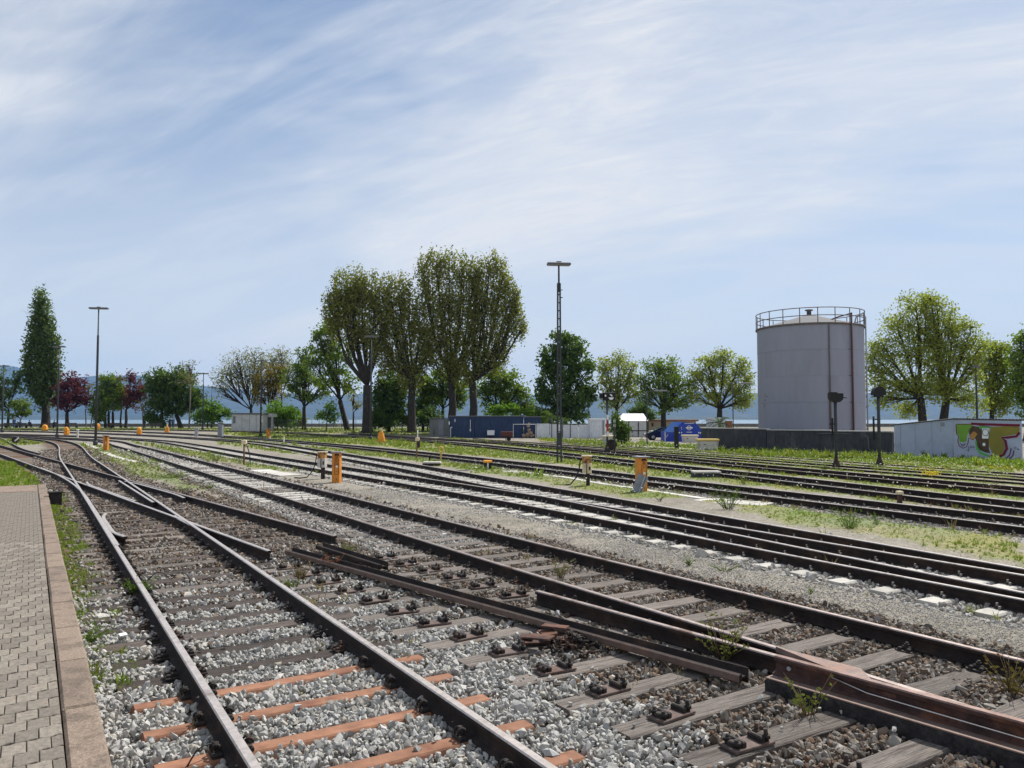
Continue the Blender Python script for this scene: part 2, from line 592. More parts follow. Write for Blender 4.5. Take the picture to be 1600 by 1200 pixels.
TXT = {s: text_mesh(s, 0.105, 0.002, black_paint) for s in ('27', '28', '31', '32', '25', '26')}

# instancing of loose stuff on points -------------------------------------------------
GNG = {}


def instancer_group(coll):
    g = bpy.data.node_groups.new('scatter_' + coll.name, 'GeometryNodeTree')
    g.interface.new_socket('Geometry', in_out='INPUT', socket_type='NodeSocketGeometry')
    g.interface.new_socket('Geometry', in_out='OUTPUT', socket_type='NodeSocketGeometry')
    n, l = g.nodes, g.links
    gi, go = n.new('NodeGroupInput'), n.new('NodeGroupOutput')
    ci = n.new('GeometryNodeCollectionInfo')
    ci.inputs['Collection'].default_value = coll
    ci.inputs['Separate Children'].default_value = True
    ci.inputs['Reset Children'].default_value = True
    ip = n.new('GeometryNodeInstanceOnPoints')
    ip.inputs['Pick Instance'].default_value = True
    ar = n.new('GeometryNodeInputNamedAttribute')
    ar.data_type = 'FLOAT_VECTOR'
    ar.inputs['Name'].default_value = 'rot'
    asz = n.new('GeometryNodeInputNamedAttribute')
    asz.data_type = 'FLOAT_VECTOR'
    asz.inputs['Name'].default_value = 'scl'
    ai = n.new('GeometryNodeInputNamedAttribute')
    ai.data_type = 'INT'
    ai.inputs['Name'].default_value = 'idx'
    l.new(gi.outputs[0], ip.inputs['Points'])
    l.new(ci.outputs[0], ip.inputs['Instance'])
    l.new(ar.outputs[0], ip.inputs['Rotation'])
    l.new(asz.outputs[0], ip.inputs['Scale'])
    l.new(ai.outputs[0], ip.inputs['Instance Index'])
    l.new(ip.outputs[0], go.inputs[0])
    return g


def scatter(name, meshes, pts, rot, scl, label=None):
    key = tuple(m.name for m in meshes)
    if key not in GNG:
        coll = bpy.data.collections.new('source_' + name)
        for i, m in enumerate(meshes):
            coll.objects.link(bpy.data.objects.new('%s_%02d' % (name, i), m))
        GNG[key] = instancer_group(coll)
    pts = np.asarray(pts, dtype=np.float32)
    me = bpy.data.meshes.new(name)
    me.vertices.add(len(pts))
    me.vertices.foreach_set('co', pts.ravel())
    a = me.attributes.new('rot', 'FLOAT_VECTOR', 'POINT')
    a.data.foreach_set('vector', np.asarray(rot, dtype=np.float32).ravel())
    a = me.attributes.new('scl', 'FLOAT_VECTOR', 'POINT')
    a.data.foreach_set('vector', np.asarray(scl, dtype=np.float32).ravel())
    a = me.attributes.new('idx', 'INT', 'POINT')
    a.data.foreach_set('value', RNG.integers(0, len(meshes), len(pts)).astype(np.int32))
    me.update()
    o = link(name, me)
    md = o.modifiers.new('scatter', 'NODES')
    md.node_group = GNG[key]
    tag(o, label, None, None, 'stuff')
    return o


# lattice noise for masks ------------------------------------------------------------
def vnoise(x, y, scale, seed=0):
    x = np.asarray(x) * scale + 1000
    y = np.asarray(y) * scale + 1000
    xi, yi = np.floor(x).astype(np.int64), np.floor(y).astype(np.int64)
    fx, fy = x - xi, y - yi
    fx, fy = fx * fx * (3 - 2 * fx), fy * fy * (3 - 2 * fy)

    def h(a, b):
        n = (a * 374761393 + b * 668265263 + seed * 982451653) & 0x7fffffff
        n = ((n ^ (n >> 13)) * 1274126177) & 0x7fffffff
        return ((n ^ (n >> 16)) & 0xffff) / 65535.0
    return (h(xi, yi) * (1 - fx) + h(xi + 1, yi) * fx) * (1 - fy) + (h(xi, yi + 1) * (1 - fx) + h(xi + 1, yi + 1) * fx) * fy


def fbm(x, y, scale, seed=0, oct=4):
    r, a, t = 0, 1.0, 0
    for i in range(oct):
        r = r + a * vnoise(x, y, scale * 2 ** i, seed + i * 17)
        t += a
        a *= 0.55
    return r / t


def in_poly(x, y, poly):
    x, y = np.asarray(x), np.asarray(y)
    c = np.zeros(x.shape, bool)
    n = len(poly)
    for i in range(n):
        x1, y1 = poly[i]
        x2, y2 = poly[(i + 1) % n]
        k = ((y1 > y) != (y2 > y)) & (x < (x2 - x1) * (y - y1) / (y2 - y1 + 1e-12) + x1)
        c ^= k
    return c


def spline(ctrl, step=1.0):
    """Catmull-Rom through control points, resampled"""
    P = [Vector((p[0], p[1], 0)) for p in ctrl]
    P = [P[0] * 2 - P[1]] + P + [P[-1] * 2 - P[-2]]
    out = []
    for i in range(1, len(P) - 2):
        a, b, c, d = P[i - 1], P[i], P[i + 1], P[i + 2]
        n = max(1, int((c - b).length / step))
        # centripetal-like tangents scaled to the local span
        tb = (c - a) / max((c - a).length, 1e-6) * (c - b).length
        tc_ = (d - b) / max((d - b).length, 1e-6) * (c - b).length
        for k in range(n):
            t = k / n
            t2, t3 = t * t, t * t * t
            out.append(b * (2 * t3 - 3 * t2 + 1) + tb * (t3 - 2 * t2 + t) + c * (-2 * t3 + 3 * t2) + tc_ * (t3 - t2))
    out.append(P[-2])
    return out


def tangents(path):
    return [(path[min(i + 1, len(path) - 1)] - path[max(i - 1, 0)]).normalized() for i in range(len(path))]


def dist_path(x, y, path):
    """distance of points to a polyline"""
    d = np.full(np.shape(x), 1e9)
    for a, b in zip(path[:-1], path[1:]):
        ex, ey = b[0] - a[0], b[1] - a[1]
        L = ex * ex + ey * ey + 1e-12
        t = np.clip(((x - a[0]) * ex + (y - a[1]) * ey) / L, 0, 1)
        d = np.minimum(d, np.hypot(x - a[0] - t * ex, y - a[1] - t * ey))
    return d


# ------------------------------------------------------------------ track lines
LINES = {
    'A': [(7.9, -9.1), (4.6, -3.8), (-0.65, 4.7), (-21.3, 38.0), (-45.1, 75.9), (-61, 90.5), (-88, 101)],
    'B': [(-3.6, 13.2), (-30.2, 46.9), (-53, 75.8)],
    'C': [(10.2, -4.4), (4.0, 6.0), (0.0, 12.3), (-15.2, 36.7), (-30.5, 61.1), (-42, 78), (-60, 91.5), (-88, 102)],
    'D': [(13.5, -2.6), (6.4, 9.7), (0, 20.9), (-14.8, 44.4), (-24.6, 60.4), (-36.1, 77.5), (-48, 88.5), (-64, 96), (-95, 104)],
    'E': [(11.9, -1.5), (6.65, 10.1), (3.0, 18.1), (0, 24.5), (-6.4, 38.0), (-23.8, 70.6), (-36, 86), (-52, 97.5), (-72, 105.5), (-100, 112)],
    'F': [(15.6, 5.2), (10.4, 15.7), (4.8, 27.0), (0, 36.9), (-8.8, 53.6), (-18.0, 69.0), (-28.5, 84.5), (-45, 99), (-70, 110.5), (-100, 117)],
    'G': [(16.0, 8.0), (12.4, 18.7), (9.35, 28.1), (6.35, 36.6), (0, 55.5), (-7.0, 72.5), (-15, 86), (-31, 100.5), (-60, 113)],
    'H': [(18.8, 12.5), (15.2, 23.0), (11.3, 34.0), (7.2, 46.5), (0, 67.0), (-7.0, 81), (-20, 97)],
    'I': [(21.5, 17.0), (17.9, 27.0), (14.4, 36.6), (8.9, 51.5), (1.5, 71), (-5.0, 85)],
    'J': [(24.2, 18.6), (20.2, 29.8), (16.9, 39.0), (10.6, 56.5), (3.5, 76)],
}
PATH = {k: spline(v, 1.0) for k, v in LINES.items()}
BASE_B = Vector((-3.6, 13.2, 0))

RAILP = [(-.0625, 0), (.0625, 0), (.0625, .011), (.02, .024), (.008, .034), (.008, .100), (.0335, .110), (.0355, .138), (.027, .149),
         (-.027, .149), (-.0355, .138), (-.0335, .110), (-.008, .100), (-.008, .034), (-.02, .024), (-.0625, .011)]


def rail_mesh(path, off, z0=0.021, top_mat=1, prof=RAILP):
    """rail swept along a path at lateral offset (to the right of travel)"""
    T = tangents(path)
    n = len(prof)
    V, F, M = [], [], []
    for p, t in zip(path, T):
        nr = Vector((t.y, -t.x, 0))
        zz = float(terr(p.y)) + z0
        for a, b in prof:
            q = p + nr * (off + a)
            V.append((q.x, q.y, zz + p.z + b))
    for i in range(len(path) - 1):
        for k in range(n):
            k2 = (k + 1) % n
            F.append((i * n + k, i * n + k2, (i + 1) * n + k2, (i + 1) * n + k))
            M.append(1 if k in (7, 8, 9) else 0)
    F2 = [tuple(range(n)), tuple((len(path) - 1) * n + k for k in reversed(range(n)))]
    mb = MB()
    mb.v, mb.f, mb.m, mb.s = V, F + F2, M + [0, 0], [False] * (len(F) + 2)
    return mb


def shift(mb, o):
    mb.v = [(a - o.x, b - o.y, c - o.z) for a, b, c in mb.v]
    return mb


# ------------------------------------------------------------------ ground
xs = np.concatenate([-np.geomspace(46, 420, 46)[::-1], np.arange(-45.6, 45.7, 0.3), np.geomspace(46, 420, 46)])
ys = np.concatenate([np.arange(-14, 1.2, 0.6), np.arange(1.2, 76, 0.3), np.linspace(76.4, 152, 95)])
GX, GY = np.meshgrid(xs, ys)
D = {k: dist_path(GX, GY, [(p.x, p.y) for p in PATH[k][::3] + [PATH[k][-1]]]) for k in PATH}
SS = GX * UA.x + GY * UA.y
TT = GX * NA.x + GY * NA.y
# dismantled strip where the crossing track went on
brem = [(BASE_B.x, BASE_B.y), tuple((BASE_B - UB * 15)[:2])]
D['R'] = dist_path(GX, GY, brem)


def gpoly(*px):
    return [tuple(at(*p)[:2]) for p in px]


wob = fbm(GX, GY, 0.9, 5) - 0.5
wob2 = fbm(GX, GY, 0.35, 9) - 0.5
WX, WY = GX + wob * 1.6, GY + wob2 * 2.4
GREEN_ZONES = [
    # polygon on the ground, density
    (gpoly((1120, 783), (1200, 812), (1330, 838), (1400, 842), (1600, 884), (1600, 826), (1400, 806), (1200, 781)), 0.80),
    (gpoly((330, 678), (600, 708), (800, 730), (1000, 757), (1110, 778), (1010, 778), (800, 746), (600, 714), (330, 680)), 0.78),
    (gpoly((350, 673), (600, 685), (800, 706), (1000, 728), (1200, 750), (1600, 797), (1600, 806), (1200, 763), (1000, 741), (800, 718), (600, 698), (350, 679)), 0.92),
    (gpoly((700, 681), (1000, 712), (1200, 732), (1600, 770), (1600, 782), (1200, 740), (1000, 720), (700, 687)), 0.90),
    (gpoly((850, 682), (1000, 703), (1200, 718), (1600, 750), (1600, 761), (1200, 727), (1000, 708), (850, 690)), 0.97),
    (gpoly((840, 684), (1000, 692), (1200, 702), (1400, 712), (1600, 719), (1600, 750), (1200, 718), (1000, 702), (850, 690)), 0.99),
    (gpoly((340, 688), (480, 706), (600, 722), (480, 712), (340, 694)), 0.65),
    (gpoly((170, 684), (280, 700), (400, 718), (520, 745), (430, 735), (330, 720), (200, 690)), 0.62),
    (gpoly((120, 690), (220, 708), (330, 742), (345, 770), (200, 745), (130, 700)), 0.50),
    (gpoly((-120, 722), (20, 722), (62, 748), (62, 790), (-160, 790)), 0.98),
    (gpoly((-200, 684), (60, 686), (68, 694), (20, 697), (-200, 697)), 0.75),
    (gpoly((-200, 661), (500, 662), (760, 664), (850, 682), (600, 680), (300, 672), (-200, 676)), 0.72),
]
grass = np.zeros_like(GX)
for poly, dens in GREEN_ZONES:
    grass = np.maximum(grass, np.where(in_poly(WX, WY, poly), dens, 0))
# strip between platform and nearest track
strip = (TT > 0.02) & (TT < 0.80) & (SS > 7.0) & (SS < 27)
grass = np.maximum(grass, np.where(strip, 0.95 * sstep(6.6, 8.2, SS + wob * 3), 0))
patch = sstep(0.36, 0.62, fbm(GX, GY, 0.55, 21) * 0.6 + fbm(GX, GY, 1.9, 33) * 0.4)
grass = np.clip(grass * (0.80 + 0.50 * patch), 0, 1)
for k in 'ABCDEF':
    grass *= 0.12 + 0.88 * sstep(0.75, 1.25, D[k] + wob * 0.5)
for k in 'GHIJ':
    grass *= 0.35 + 0.65 * sstep(0.55, 1.0, D[k] + wob * 0.5)
dball = np.minimum(np.minimum(D['A'], D['C']), np.minimum(D['B'], D['R']))
ballast = 1 - sstep(1.35, 1.95, dball + wob * 0.7)
ballast *= np.where((TT > 1.9) & (TT < 6.5) & (SS < 22), 1, 1)
between = (TT > 1.2) & (TT < 6.6) & (SS < 20)
ballast = np.where(between, np.maximum(ballast, 0.95), ballast)
left_b = (TT > -0.1) & (TT < 1.2) & (SS < 8.4 + wob * 2)
ballast = np.where(left_b, 1.0, ballast)
ballDEF = 1 - sstep(1.1, 1.6, np.minimum(np.minimum(D['D'], D['E']), D['F']) + wob * 0.5)


def mixc3(c, col, w):
    return c * (1 - w[..., None]) + np.array(col) * w[..., None]


colr = np.ones(GX.shape + (3,)) * np.array([0.25, 0.228, 0.192])
colr = mixc3(colr, (0.265, 0.24, 0.20), sstep(0.42, 0.62, fbm(GX, GY, 0.4, 41)) * 0.6)
colr = mixc3(colr, (0.155, 0.14, 0.11), sstep(0.50, 0.7, fbm(GX, GY, 0.8, 47)) * 0.5)
oldb = np.ones(GX.shape + (3,)) * np.array([0.15, 0.13, 0.108])
rustw = sstep(0.38, 0.62, fbm(GX, GY, 0.5, 53))
oldb = mixc3(oldb, (0.125, 0.076, 0.052), np.clip(rustw * 1.3, 0, 1) * sstep(8, 14, SS))
fresh = (1 - sstep(7.0, 11.5, SS + wob * 3)) * (1 - sstep(3.4, 4.6, TT + wob))
oldb = mixc3(oldb, (0.30, 0.297, 0.29), fresh)
cw = (1 - sstep(1.3, 2.0, D['C'])) * sstep(10, 17, SS)
oldb = mixc3(oldb, (0.34, 0.325, 0.295), cw * 0.8)
colr = colr * (1 - ballast[..., None]) + oldb * ballast[..., None]
colr = mixc3(colr, (0.36, 0.345, 0.315), ballDEF * 0.55)
gcol = np.ones(GX.shape + (3,)) * np.array([0.20, 0.215, 0.06])
gcol = mixc3(gcol, (0.135, 0.19, 0.045), sstep(0.42, 0.62, fbm(GX, GY, 0.7, 61)))
gcol = mixc3(gcol, (0.26, 0.235, 0.085), sstep(0.5, 0.68, fbm(GX, GY, 0.45, 67)) * 0.7)
colr = colr * (1 - 0.9 * grass[..., None]) + gcol * 0.9 * grass[..., None]
far = sstep(118, 124, GY)
colr = mixc3(colr, (0.20, 0.20, 0.16), far * 0.8)

GZ = terr(GY) + (fbm(GX, GY, 0.5, 71) - 0.5) * 0.05 * (1 - ballast) * (1 - ballDEF) + (fbm(GX, GY, 1.7, 73) - 0.5) * 0.03
GZ -= 0.062 * ballast * (1 - 0.85 * sstep(30, 38, GY)) + 0.03 * ballDEF
GZ += grass * 0.015
# nothing pokes through the platform
plat = (TT < -0.02) & (SS < 27.5)
GZ = np.where(plat, GZ - 0.06, GZ)
ny, nx = GX.shape
idx = np.arange(ny * nx).reshape(ny, nx)
gf = np.stack([idx[:-1, :-1], idx[:-1, 1:], idx[1:, 1:], idx[1:, :-1]], -1).reshape(-1, 4)

gm = bpy.data.materials.new('ground_gravel')
gm.use_nodes = True
n, l = gm.node_tree.nodes, gm.node_tree.links
b = n['Principled BSDF']
b.inputs['Roughness'].default_value = 0.95
b.inputs['Specular IOR Level'].default_value = 0.15
ca = n.new('ShaderNodeAttribute')
ca.attribute_name = 'tint'
geo = n.new('ShaderNodeNewGeometry')
vo = n.new('ShaderNodeTexVoronoi')
vo.inputs['Scale'].default_value = 42
l.new(geo.outputs['Position'], vo.inputs['Vector'])
vs_ = n.new('ShaderNodeSeparateColor')
l.new(vo.outputs['Color'], vs_.inputs[0])
nz1 = n.new('ShaderNodeTexNoise')
nz1.inputs['Scale'].default_value = 4.5
nz1.inputs['Detail'].default_value = 9
nz1.inputs['Roughness'].default_value = 0.75
l.new(geo.outputs['Position'], nz1.inputs['Vector'])
m1 = n.new('ShaderNodeMapRange')
m1.inputs['To Min'].default_value = 0.62
m1.inputs['To Max'].default_value = 1.36
l.new(vs_.outputs[0], m1.inputs['Value'])
m2 = n.new('ShaderNodeMapRange')
m2.inputs['From Min'].default_value = 0.3
m2.inputs['From Max'].default_value = 0.7
m2.inputs['To Min'].default_value = 0.72
m2.inputs['To Max'].default_value = 1.28
l.new(nz1.outputs[0], m2.inputs['Value'])
mm = n.new('ShaderNodeMath')
mm.operation = 'MULTIPLY'
l.new(m1.outputs[0], mm.inputs[0])
l.new(m2.outputs[0], mm.inputs[1])
sv = n.new('ShaderNodeVectorMath')
sv.operation = 'SCALE'
l.new(ca.outputs['Color'], sv.inputs[0])
l.new(mm.outputs[0], sv.inputs['Scale'])
l.new(sv.outputs[0], b.inputs['Base Color'])
bp = n.new('ShaderNodeBump')
bp.inputs['Strength'].default_value = 0.7
bp.inputs['Distance'].default_value = 0.02
bh = n.new('ShaderNodeMath')
bh.operation = 'SUBTRACT'
l.new(nz1.outputs[0], bh.inputs[0])
l.new(vo.outputs['Distance'], bh.inputs[1])
l.new(bh.outputs[0], bp.inputs['Height'])
l.new(bp.outputs[0], b.inputs['Normal'])

gme = mesh_np('ground', np.stack([GX, GY, GZ], -1).reshape(-1, 3), gf, [gm], smooth=True)
at_ = gme.color_attributes.new('tint', 'FLOAT_COLOR', 'POINT')
at_.data.foreach_set('color', np.concatenate([colr.reshape(-1, 3), np.ones((ny * nx, 1))], 1).astype(np.float32).ravel())
tag(link('ground', gme), kind='structure')


def grid_sample(A, x, y):
    i = np.clip(np.searchsorted(ys, y) - 1, 0, ny - 2)
    j = np.clip(np.searchsorted(xs, x) - 1, 0, nx - 2)
    fy = np.clip((y - ys[i]) / (ys[i + 1] - ys[i]), 0, 1)
    fx = np.clip((x - xs[j]) / (xs[j + 1] - xs[j]), 0, 1)
    return (A[i, j] * (1 - fx) + A[i, j + 1] * fx) * (1 - fy) + (A[i + 1, j] * (1 - fx) + A[i + 1, j + 1] * fx) * fy


# ------------------------------------------------------------------ lake, far shore, mountains, air
wm = bpy.data.materials.new('lake_water')
wm.use_nodes = True
n, l = wm.node_tree.nodes, wm.node_tree.links
b = n['Principled BSDF']
b.inputs['Base Color'].default_value = (0.10, 0.17, 0.22, 1)
b.inputs['Roughness'].default_value = 0.22
geo = n.new('ShaderNodeNewGeometry')
wz = n.new('ShaderNodeTexNoise')
wz.inputs['Scale'].default_value = 0.35
wz.inputs['Detail'].default_value = 6
l.new(geo.outputs['Position'], wz.inputs['Vector'])
bp = n.new('ShaderNodeBump')
bp.inputs['Strength'].default_value = 0.5
bp.inputs['Distance'].default_value = 0.4
l.new(wz.outputs[0], bp.inputs['Height'])
l.new(bp.outputs[0], b.inputs['Normal'])
mb = MB()
mb.add([(-8500, 151, -1.2), (8500, 151, -1.2), (8500, 8900, -1.2), (-8500, 8900, -1.2)], [(0, 1, 2, 3)])
tag(mb.build('lake_water', wm), kind='structure')

mtn = mk('mountain_forest', (0.030, 0.045, 0.045), 0.95, 0, 0.4, 0.01, (0.06, 0.068, 0.07), 0.4, 0.003, 0, coords='Object')
shore_m = mk('far_shore_forest', (0.025, 0.040, 0.032), 0.95, 0, 0.4, 0.02, (0.06, 0.07, 0.055), 0.4, 0.01, 0, coords='Object')
ridge = [(-700, 600), (-400, 580), (-200, 560), (-80, 568), (0, 573), (22, 571), (45, 582), (75, 598), (105, 604), (130, 594), (146, 585), (165, 587),
         (182, 590), (200, 586), (222, 587), (240, 593), (270, 597), (310, 604), (350, 607), (420, 613), (520, 618),
         (620, 612), (700, 607), (800, 614), (900, 620), (1000, 616), (1100, 612), (1180, 614), (1300, 618), (1420, 612),
         (1600, 620), (1800, 606), (2100, 590), (2400, 610)]


def ridge_mesh(name, rid, Y, depth, mat, jag, seed):
    px = np.linspace(rid[0][0], rid[-1][0], 420)
    py = np.interp(px, [r[0] for r in rid], [r[1] for r in rid])
    py = py + (fbm(px, px * 0 + 3, 0.035, seed, 5) - 0.5) * jag
    rows = []
    for fr in (0, 0.25, 0.5, 0.75, 1.0, 1.25):
        yy = Y - depth * (1 - fr) if fr <= 1 else Y + depth * (fr - 1)
        hh = (EYE + (655 - py) / FPX * Y) * (1 - (1 - fr) ** 1.3 if fr <= 1 else 0.5)
        hh = hh * (0.9 + 0.2 * fbm(px, px * 0 + fr * 40, 0.05, seed + 5)) if 0 < fr < 1 else hh
        rows.append(np.stack([(px - 800) / FPX * Y, np.full_like(px, yy), np.where(fr == 0, -2.0, 0) + hh * (fr > 0)], -1))
    A = np.array(rows)
    r, c = A.shape[:2]
    ii = np.arange(r * c).reshape(r, c)
    ff = np.stack([ii[:-1, :-1], ii[:-1, 1:], ii[1:, 1:], ii[1:, :-1]], -1).reshape(-1, 4)
    return tag(link(name, mesh_np(name, A.reshape(-1, 3), ff, [mat], smooth=True)), kind='structure')


ridge_mesh('mountains', ridge, 8200, 2200, mtn, 7, 3)
low = [(-700, 648), (0, 648), (150, 650), (300, 651), (600, 652), (900, 650), (1200, 651), (1500, 650), (2300, 648)]
ridge_mesh('far_shore_hills', low, 5200, 500, shore_m, 4, 13)

hz = bpy.data.materials.new('haze_air')
hz.use_nodes = True
n, l = hz.node_tree.nodes, hz.node_tree.links
n.clear()
pv = n.new('ShaderNodeVolumePrincipled')
pv.inputs['Color'].default_value = (0.27, 0.53, 0.97, 1)
pv.inputs['Density'].default_value = 0.000066
pv.inputs['Anisotropy'].default_value = 0.0
ho = n.new('ShaderNodeOutputMaterial')
l.new(pv.outputs[0], ho.inputs['Volume'])
mb = MB()
mb.box((0, 4300, 338.4), (19000, 9800, 683.2))
tag(mb.build('haze', hz), kind='stuff')


# ------------------------------------------------------------------ paved platform
PT = 0.25                               # height of the paving
e0 = at(178, 1200, PT)
e1 = at(72, 757, PT)
PU = (e1 - e0)
PU.z = 0
PLEN = PU.length
PU.normalize()
PN = Vector((-PU.y, PU.x, 0))           # away from the track, to the left
prot = math.atan2(PU.y, PU.x)
edge0 = Vector((e0.x, e0.y, 0)) - PU * 3.6
PL = PLEN + 3.6
plat_ob = thing('paved_platform', 'low platform paved with wavy concrete blocks and edged by brown kerbstones', 'platform',
                (edge0.x, edge0.y, 0), prot)
# local frame: x along the edge (away), y to the left
KW = 0.225
core = MB()
core.box((PL / 2 - 1.18, 3.6, PT / 2 - 0.10), (PL - 2.40, 6.6, PT + 0.17))
core.build('bedding', mk('bedding_sand', (0.10, 0.088, 0.072), 0.95, 0, 0.3, 20), plat_ob)
kb = MB()
kb.bbox((0, 0, 0), (1.19, KW - 0.006, 0.42), 0, 0.018)
kme = kb.mesh('kerbstone', kerb_m)
x = 0.0
while x < PL - 0.5:
    link('kerbstone', kme, plat_ob, (x + 0.6, KW / 2 + random.uniform(-.004, .004), PT - 0.21 + random.uniform(-.004, .004)),
         random.uniform(-.004, .004))
    x += 1.2
esb = MB()
esb.bbox((0, 0, 0), (2.28, 1.19, 0.42), 0, 0.015)
esm = esb.mesh('end_slab', kerb_m)
y = KW
while y < 6.5:
    link('end_slab', esm, plat_ob, (PL - 1.16, y + 0.603, PT - 0.212 + random.uniform(-.003, .002)))
    y += 1.2
# wavy interlocking paver: 0.20 long (x), 0.125 wide (y)
PLX, PLY = 0.196, 0.131


def paver_mesh():
    g = 0.0024
    wv = lambda t: 0.010 * math.sin(2 * math.pi * t)
    hw = PLY / 2 - g
    out = []
    for side in (-1, 1):
        r = []
        for i in range(7):
            t = i / 6
            yy = -hw + 2 * hw * t
            r.append((side * (PLX / 2 - g) + wv(t), yy))
        out.append(r)
    poly = out[0] + out[1][::-1]
    mb_ = MB()
    k = len(poly)
    cx = sum(p[0] for p in poly) / k
    cy = sum(p[1] for p in poly) / k
    low_ = [(p[0], p[1], -0.05) for p in poly]
    mid_ = [(p[0], p[1], -0.005) for p in poly]
    top_ = [(cx + (p[0] - cx) * 0.95, cy + (p[1] - cy) * 0.93, 0.0) for p in poly]
    fs = []
    for o in (0, k):
        for i in range(k):
            j = (i + 1) % k
            fs.append((o + i, o + k + i, o + k + j, o + j))
    fs.append(tuple(range(3 * k - 1, 2 * k - 1, -1)))
    return mb_.add(low_ + mid_ + top_, fs)


pv_mb = paver_mesh()
pme = pv_mb.mesh('paver', paver_m)
cells = []
ix = 0
while (ix + 1) * PLX < PL - 2.32:
    iy = 0
    while iy < 44:
        o = (PLY / 2 if ix % 2 else 0)
        px_ = ix * PLX + PLX / 2
        py_ = KW + 0.006 + iy * PLY + PLY / 2 + o
        if px_ + PLX / 2 < PL - 2.31:
            cells.append((px_, py_, False))
            if ix % 2 and iy == 0:
                cells.append((px_, KW + 0.006 + PLY / 4, True))
        iy += 1
    ix += 1
wpos = [(edge0 + PU * c[0] + PN * c[1], c) for c in cells]
vis = []
rest = []
for w, c in wpos:
    ang = w.x / max(w.y, 0.01)
    if w.y > 4.0 and ang > -0.70:
        vis.append((w.length, c))
    elif w.y > 2.2 and ang > -1.3:
        rest.append(c)
vis.sort()
for d_, c in vis[:300]:
    o = link('paver', pme, plat_ob, (c[0], c[1], PT + random.uniform(-.004, .002)), random.uniform(-.010, .010))
    if c[2]:
        o.scale = (1, 0.49, 1)
rest += [c for d_, c in vis[300:]]
ra = MB()
for c in rest:
    dz = PT + random.uniform(-.003, .002)
    ra.add([(v[0] + c[0], v[1] * (0.49 if c[2] else 1) + c[1], v[2] + dz) for v in pv_mb.v], pv_mb.f)
tag(ra.build('paver_field', paver_m, plat_ob), kind='stuff')
# dark cast iron bracket beside the far kerb
pb = at(86, 790)
brk = MB()
brk.bbox((0, 0, 0.16), (0.16, 0.30, 0.34), 0, 0.02)
brk.bbox((0, 0, 0.35), (0.22, 0.36, 0.04), 0, 0.01)
tag(brk.build('drain_box', iron, None, pb, prot), 'small black box standing against the far end of the platform kerb', 'box')

# ------------------------------------------------------------------ tracks
SLH = 0.15


def sleeper_mesh(name, mat, L, wdt, topz=0.012, cham=0.012, worn=0.0, seed=0):
    r = random.Random(seed)
    mb_ = MB()
    n_ = 9
    V, F = [], []
    for i in range(n_):
        x_ = -L / 2 + L * i / (n_ - 1)
        ww = wdt / 2 + r.uniform(-worn, worn)
        wc = r.uniform(-worn, worn) * 0.5
        tz = topz + r.uniform(-worn, worn) * 0.35
        V += [(x_, wc - ww, -SLH), (x_, wc - ww, tz - cham), (x_, wc - ww + cham, tz), (x_, wc + ww * 0.3, tz - worn * 0.25), (x_, wc + ww - cham, tz),
              (x_, wc + ww, tz - cham), (x_, wc + ww, -SLH)]
    for i in range(n_ - 1):
        for k in range(6):
            F.append((i * 7 + k, (i + 1) * 7 + k, (i + 1) * 7 + k + 1, i * 7 + k + 1))
    F.append(tuple(range(7)))
    F.append(tuple((n_ - 1) * 7 + k for k in reversed(range(7))))
    return mb_.add(V, F).mesh(name, mat)


WOODG = [sleeper_mesh('sleeper', wood_grey, 2.6, 0.25, worn=0.012, seed=i) for i in range(5)]
WOODD = [sleeper_mesh('sleeper', wood_dark, 2.6, 0.25, worn=0.012, seed=i + 9) for i in range(5)]
CONC = [sleeper_mesh('sleeper', concrete_sleeper, 2.42, 0.27, topz=0.016, cham=0.02, worn=0.002, seed=2)]
so = MB()
for (a, b_, w0, w1, z0, z1) in [(-1.25, 1.25, 0.24, 0.13, -0.08, 0.018)]:
    x0, x1 = a, b_
    V = [(x0, -w0 / 2, z0), (x0 + .03, -w1 / 2 - .012, z1 - .012), (x0 + .03, -w1 / 2, z1), (x0 + .03, w1 / 2, z1), (x0 + .03, w1 / 2 + .012, z1 - .012), (x0, w0 / 2, z0)]
    V += [(-v[0], v[1], v[2]) for v in V]
    F = [(k, k + 6, k + 7, k + 1) for k in range(5)] + [tuple(range(6)), tuple(range(11, 5, -1))]
    so.add(V, F)
STEEL = [so.mesh('sleeper', steel_orange)]

# rail fastening: base plate, two clips, bolts
fa = MB()
fa.bbox((0, 0, 0.018), (0.34, 0.16, 0.016), 0, 0.004)
for s_ in (-1, 1):
    fa.bbox((s_ * 0.095, 0, 0.043), (0.06, 0.10, 0.038), 0, 0.010)
    fa.tube([(s_ * 0.100, 0.0, 0.05), (s_ * 0.100, 0.0, 0.098)], [0.014, 0.014], 6)
    fa.tube([(s_ * 0.100, 0.0, 0.062), (s_ * 0.100, 0.0, 0.082)], [0.024, 0.024], 6)
    fa.bbox((s_ * 0.145, 0.045, 0.036), (0.035, 0.035, 0.03), 0, 0.006)
    fa.bbox((s_ * 0.145, -0.045, 0.036), (0.035, 0.035, 0.03), 0, 0.006)
FAST = fa.mesh('rail_fastening', iron)
# steel-sleeper clamp: coil clip
fb = MB()
for s_ in (-1, 1):
    fb.bbox((s_ * 0.10, 0, 0.036), (0.07, 0.13, 0.03), 0, 0.01)
    ring_ = [(s_ * 0.105 + 0.028 * math.cos(t), -0.05 + 0.1 * t / (4 * math.pi), 0.075 + 0.028 * math.sin(t)) for t in np.linspace(0, 4 * math.pi, 22)]
    fb.tube(ring_, 0.009, 5)
    fb.tube([(s_ * 0.105, 0, 0.03), (s_ * 0.105, 0, 0.105)], [0.013, 0.013], 6)
CLIP = fb.mesh('spring_clip', iron)
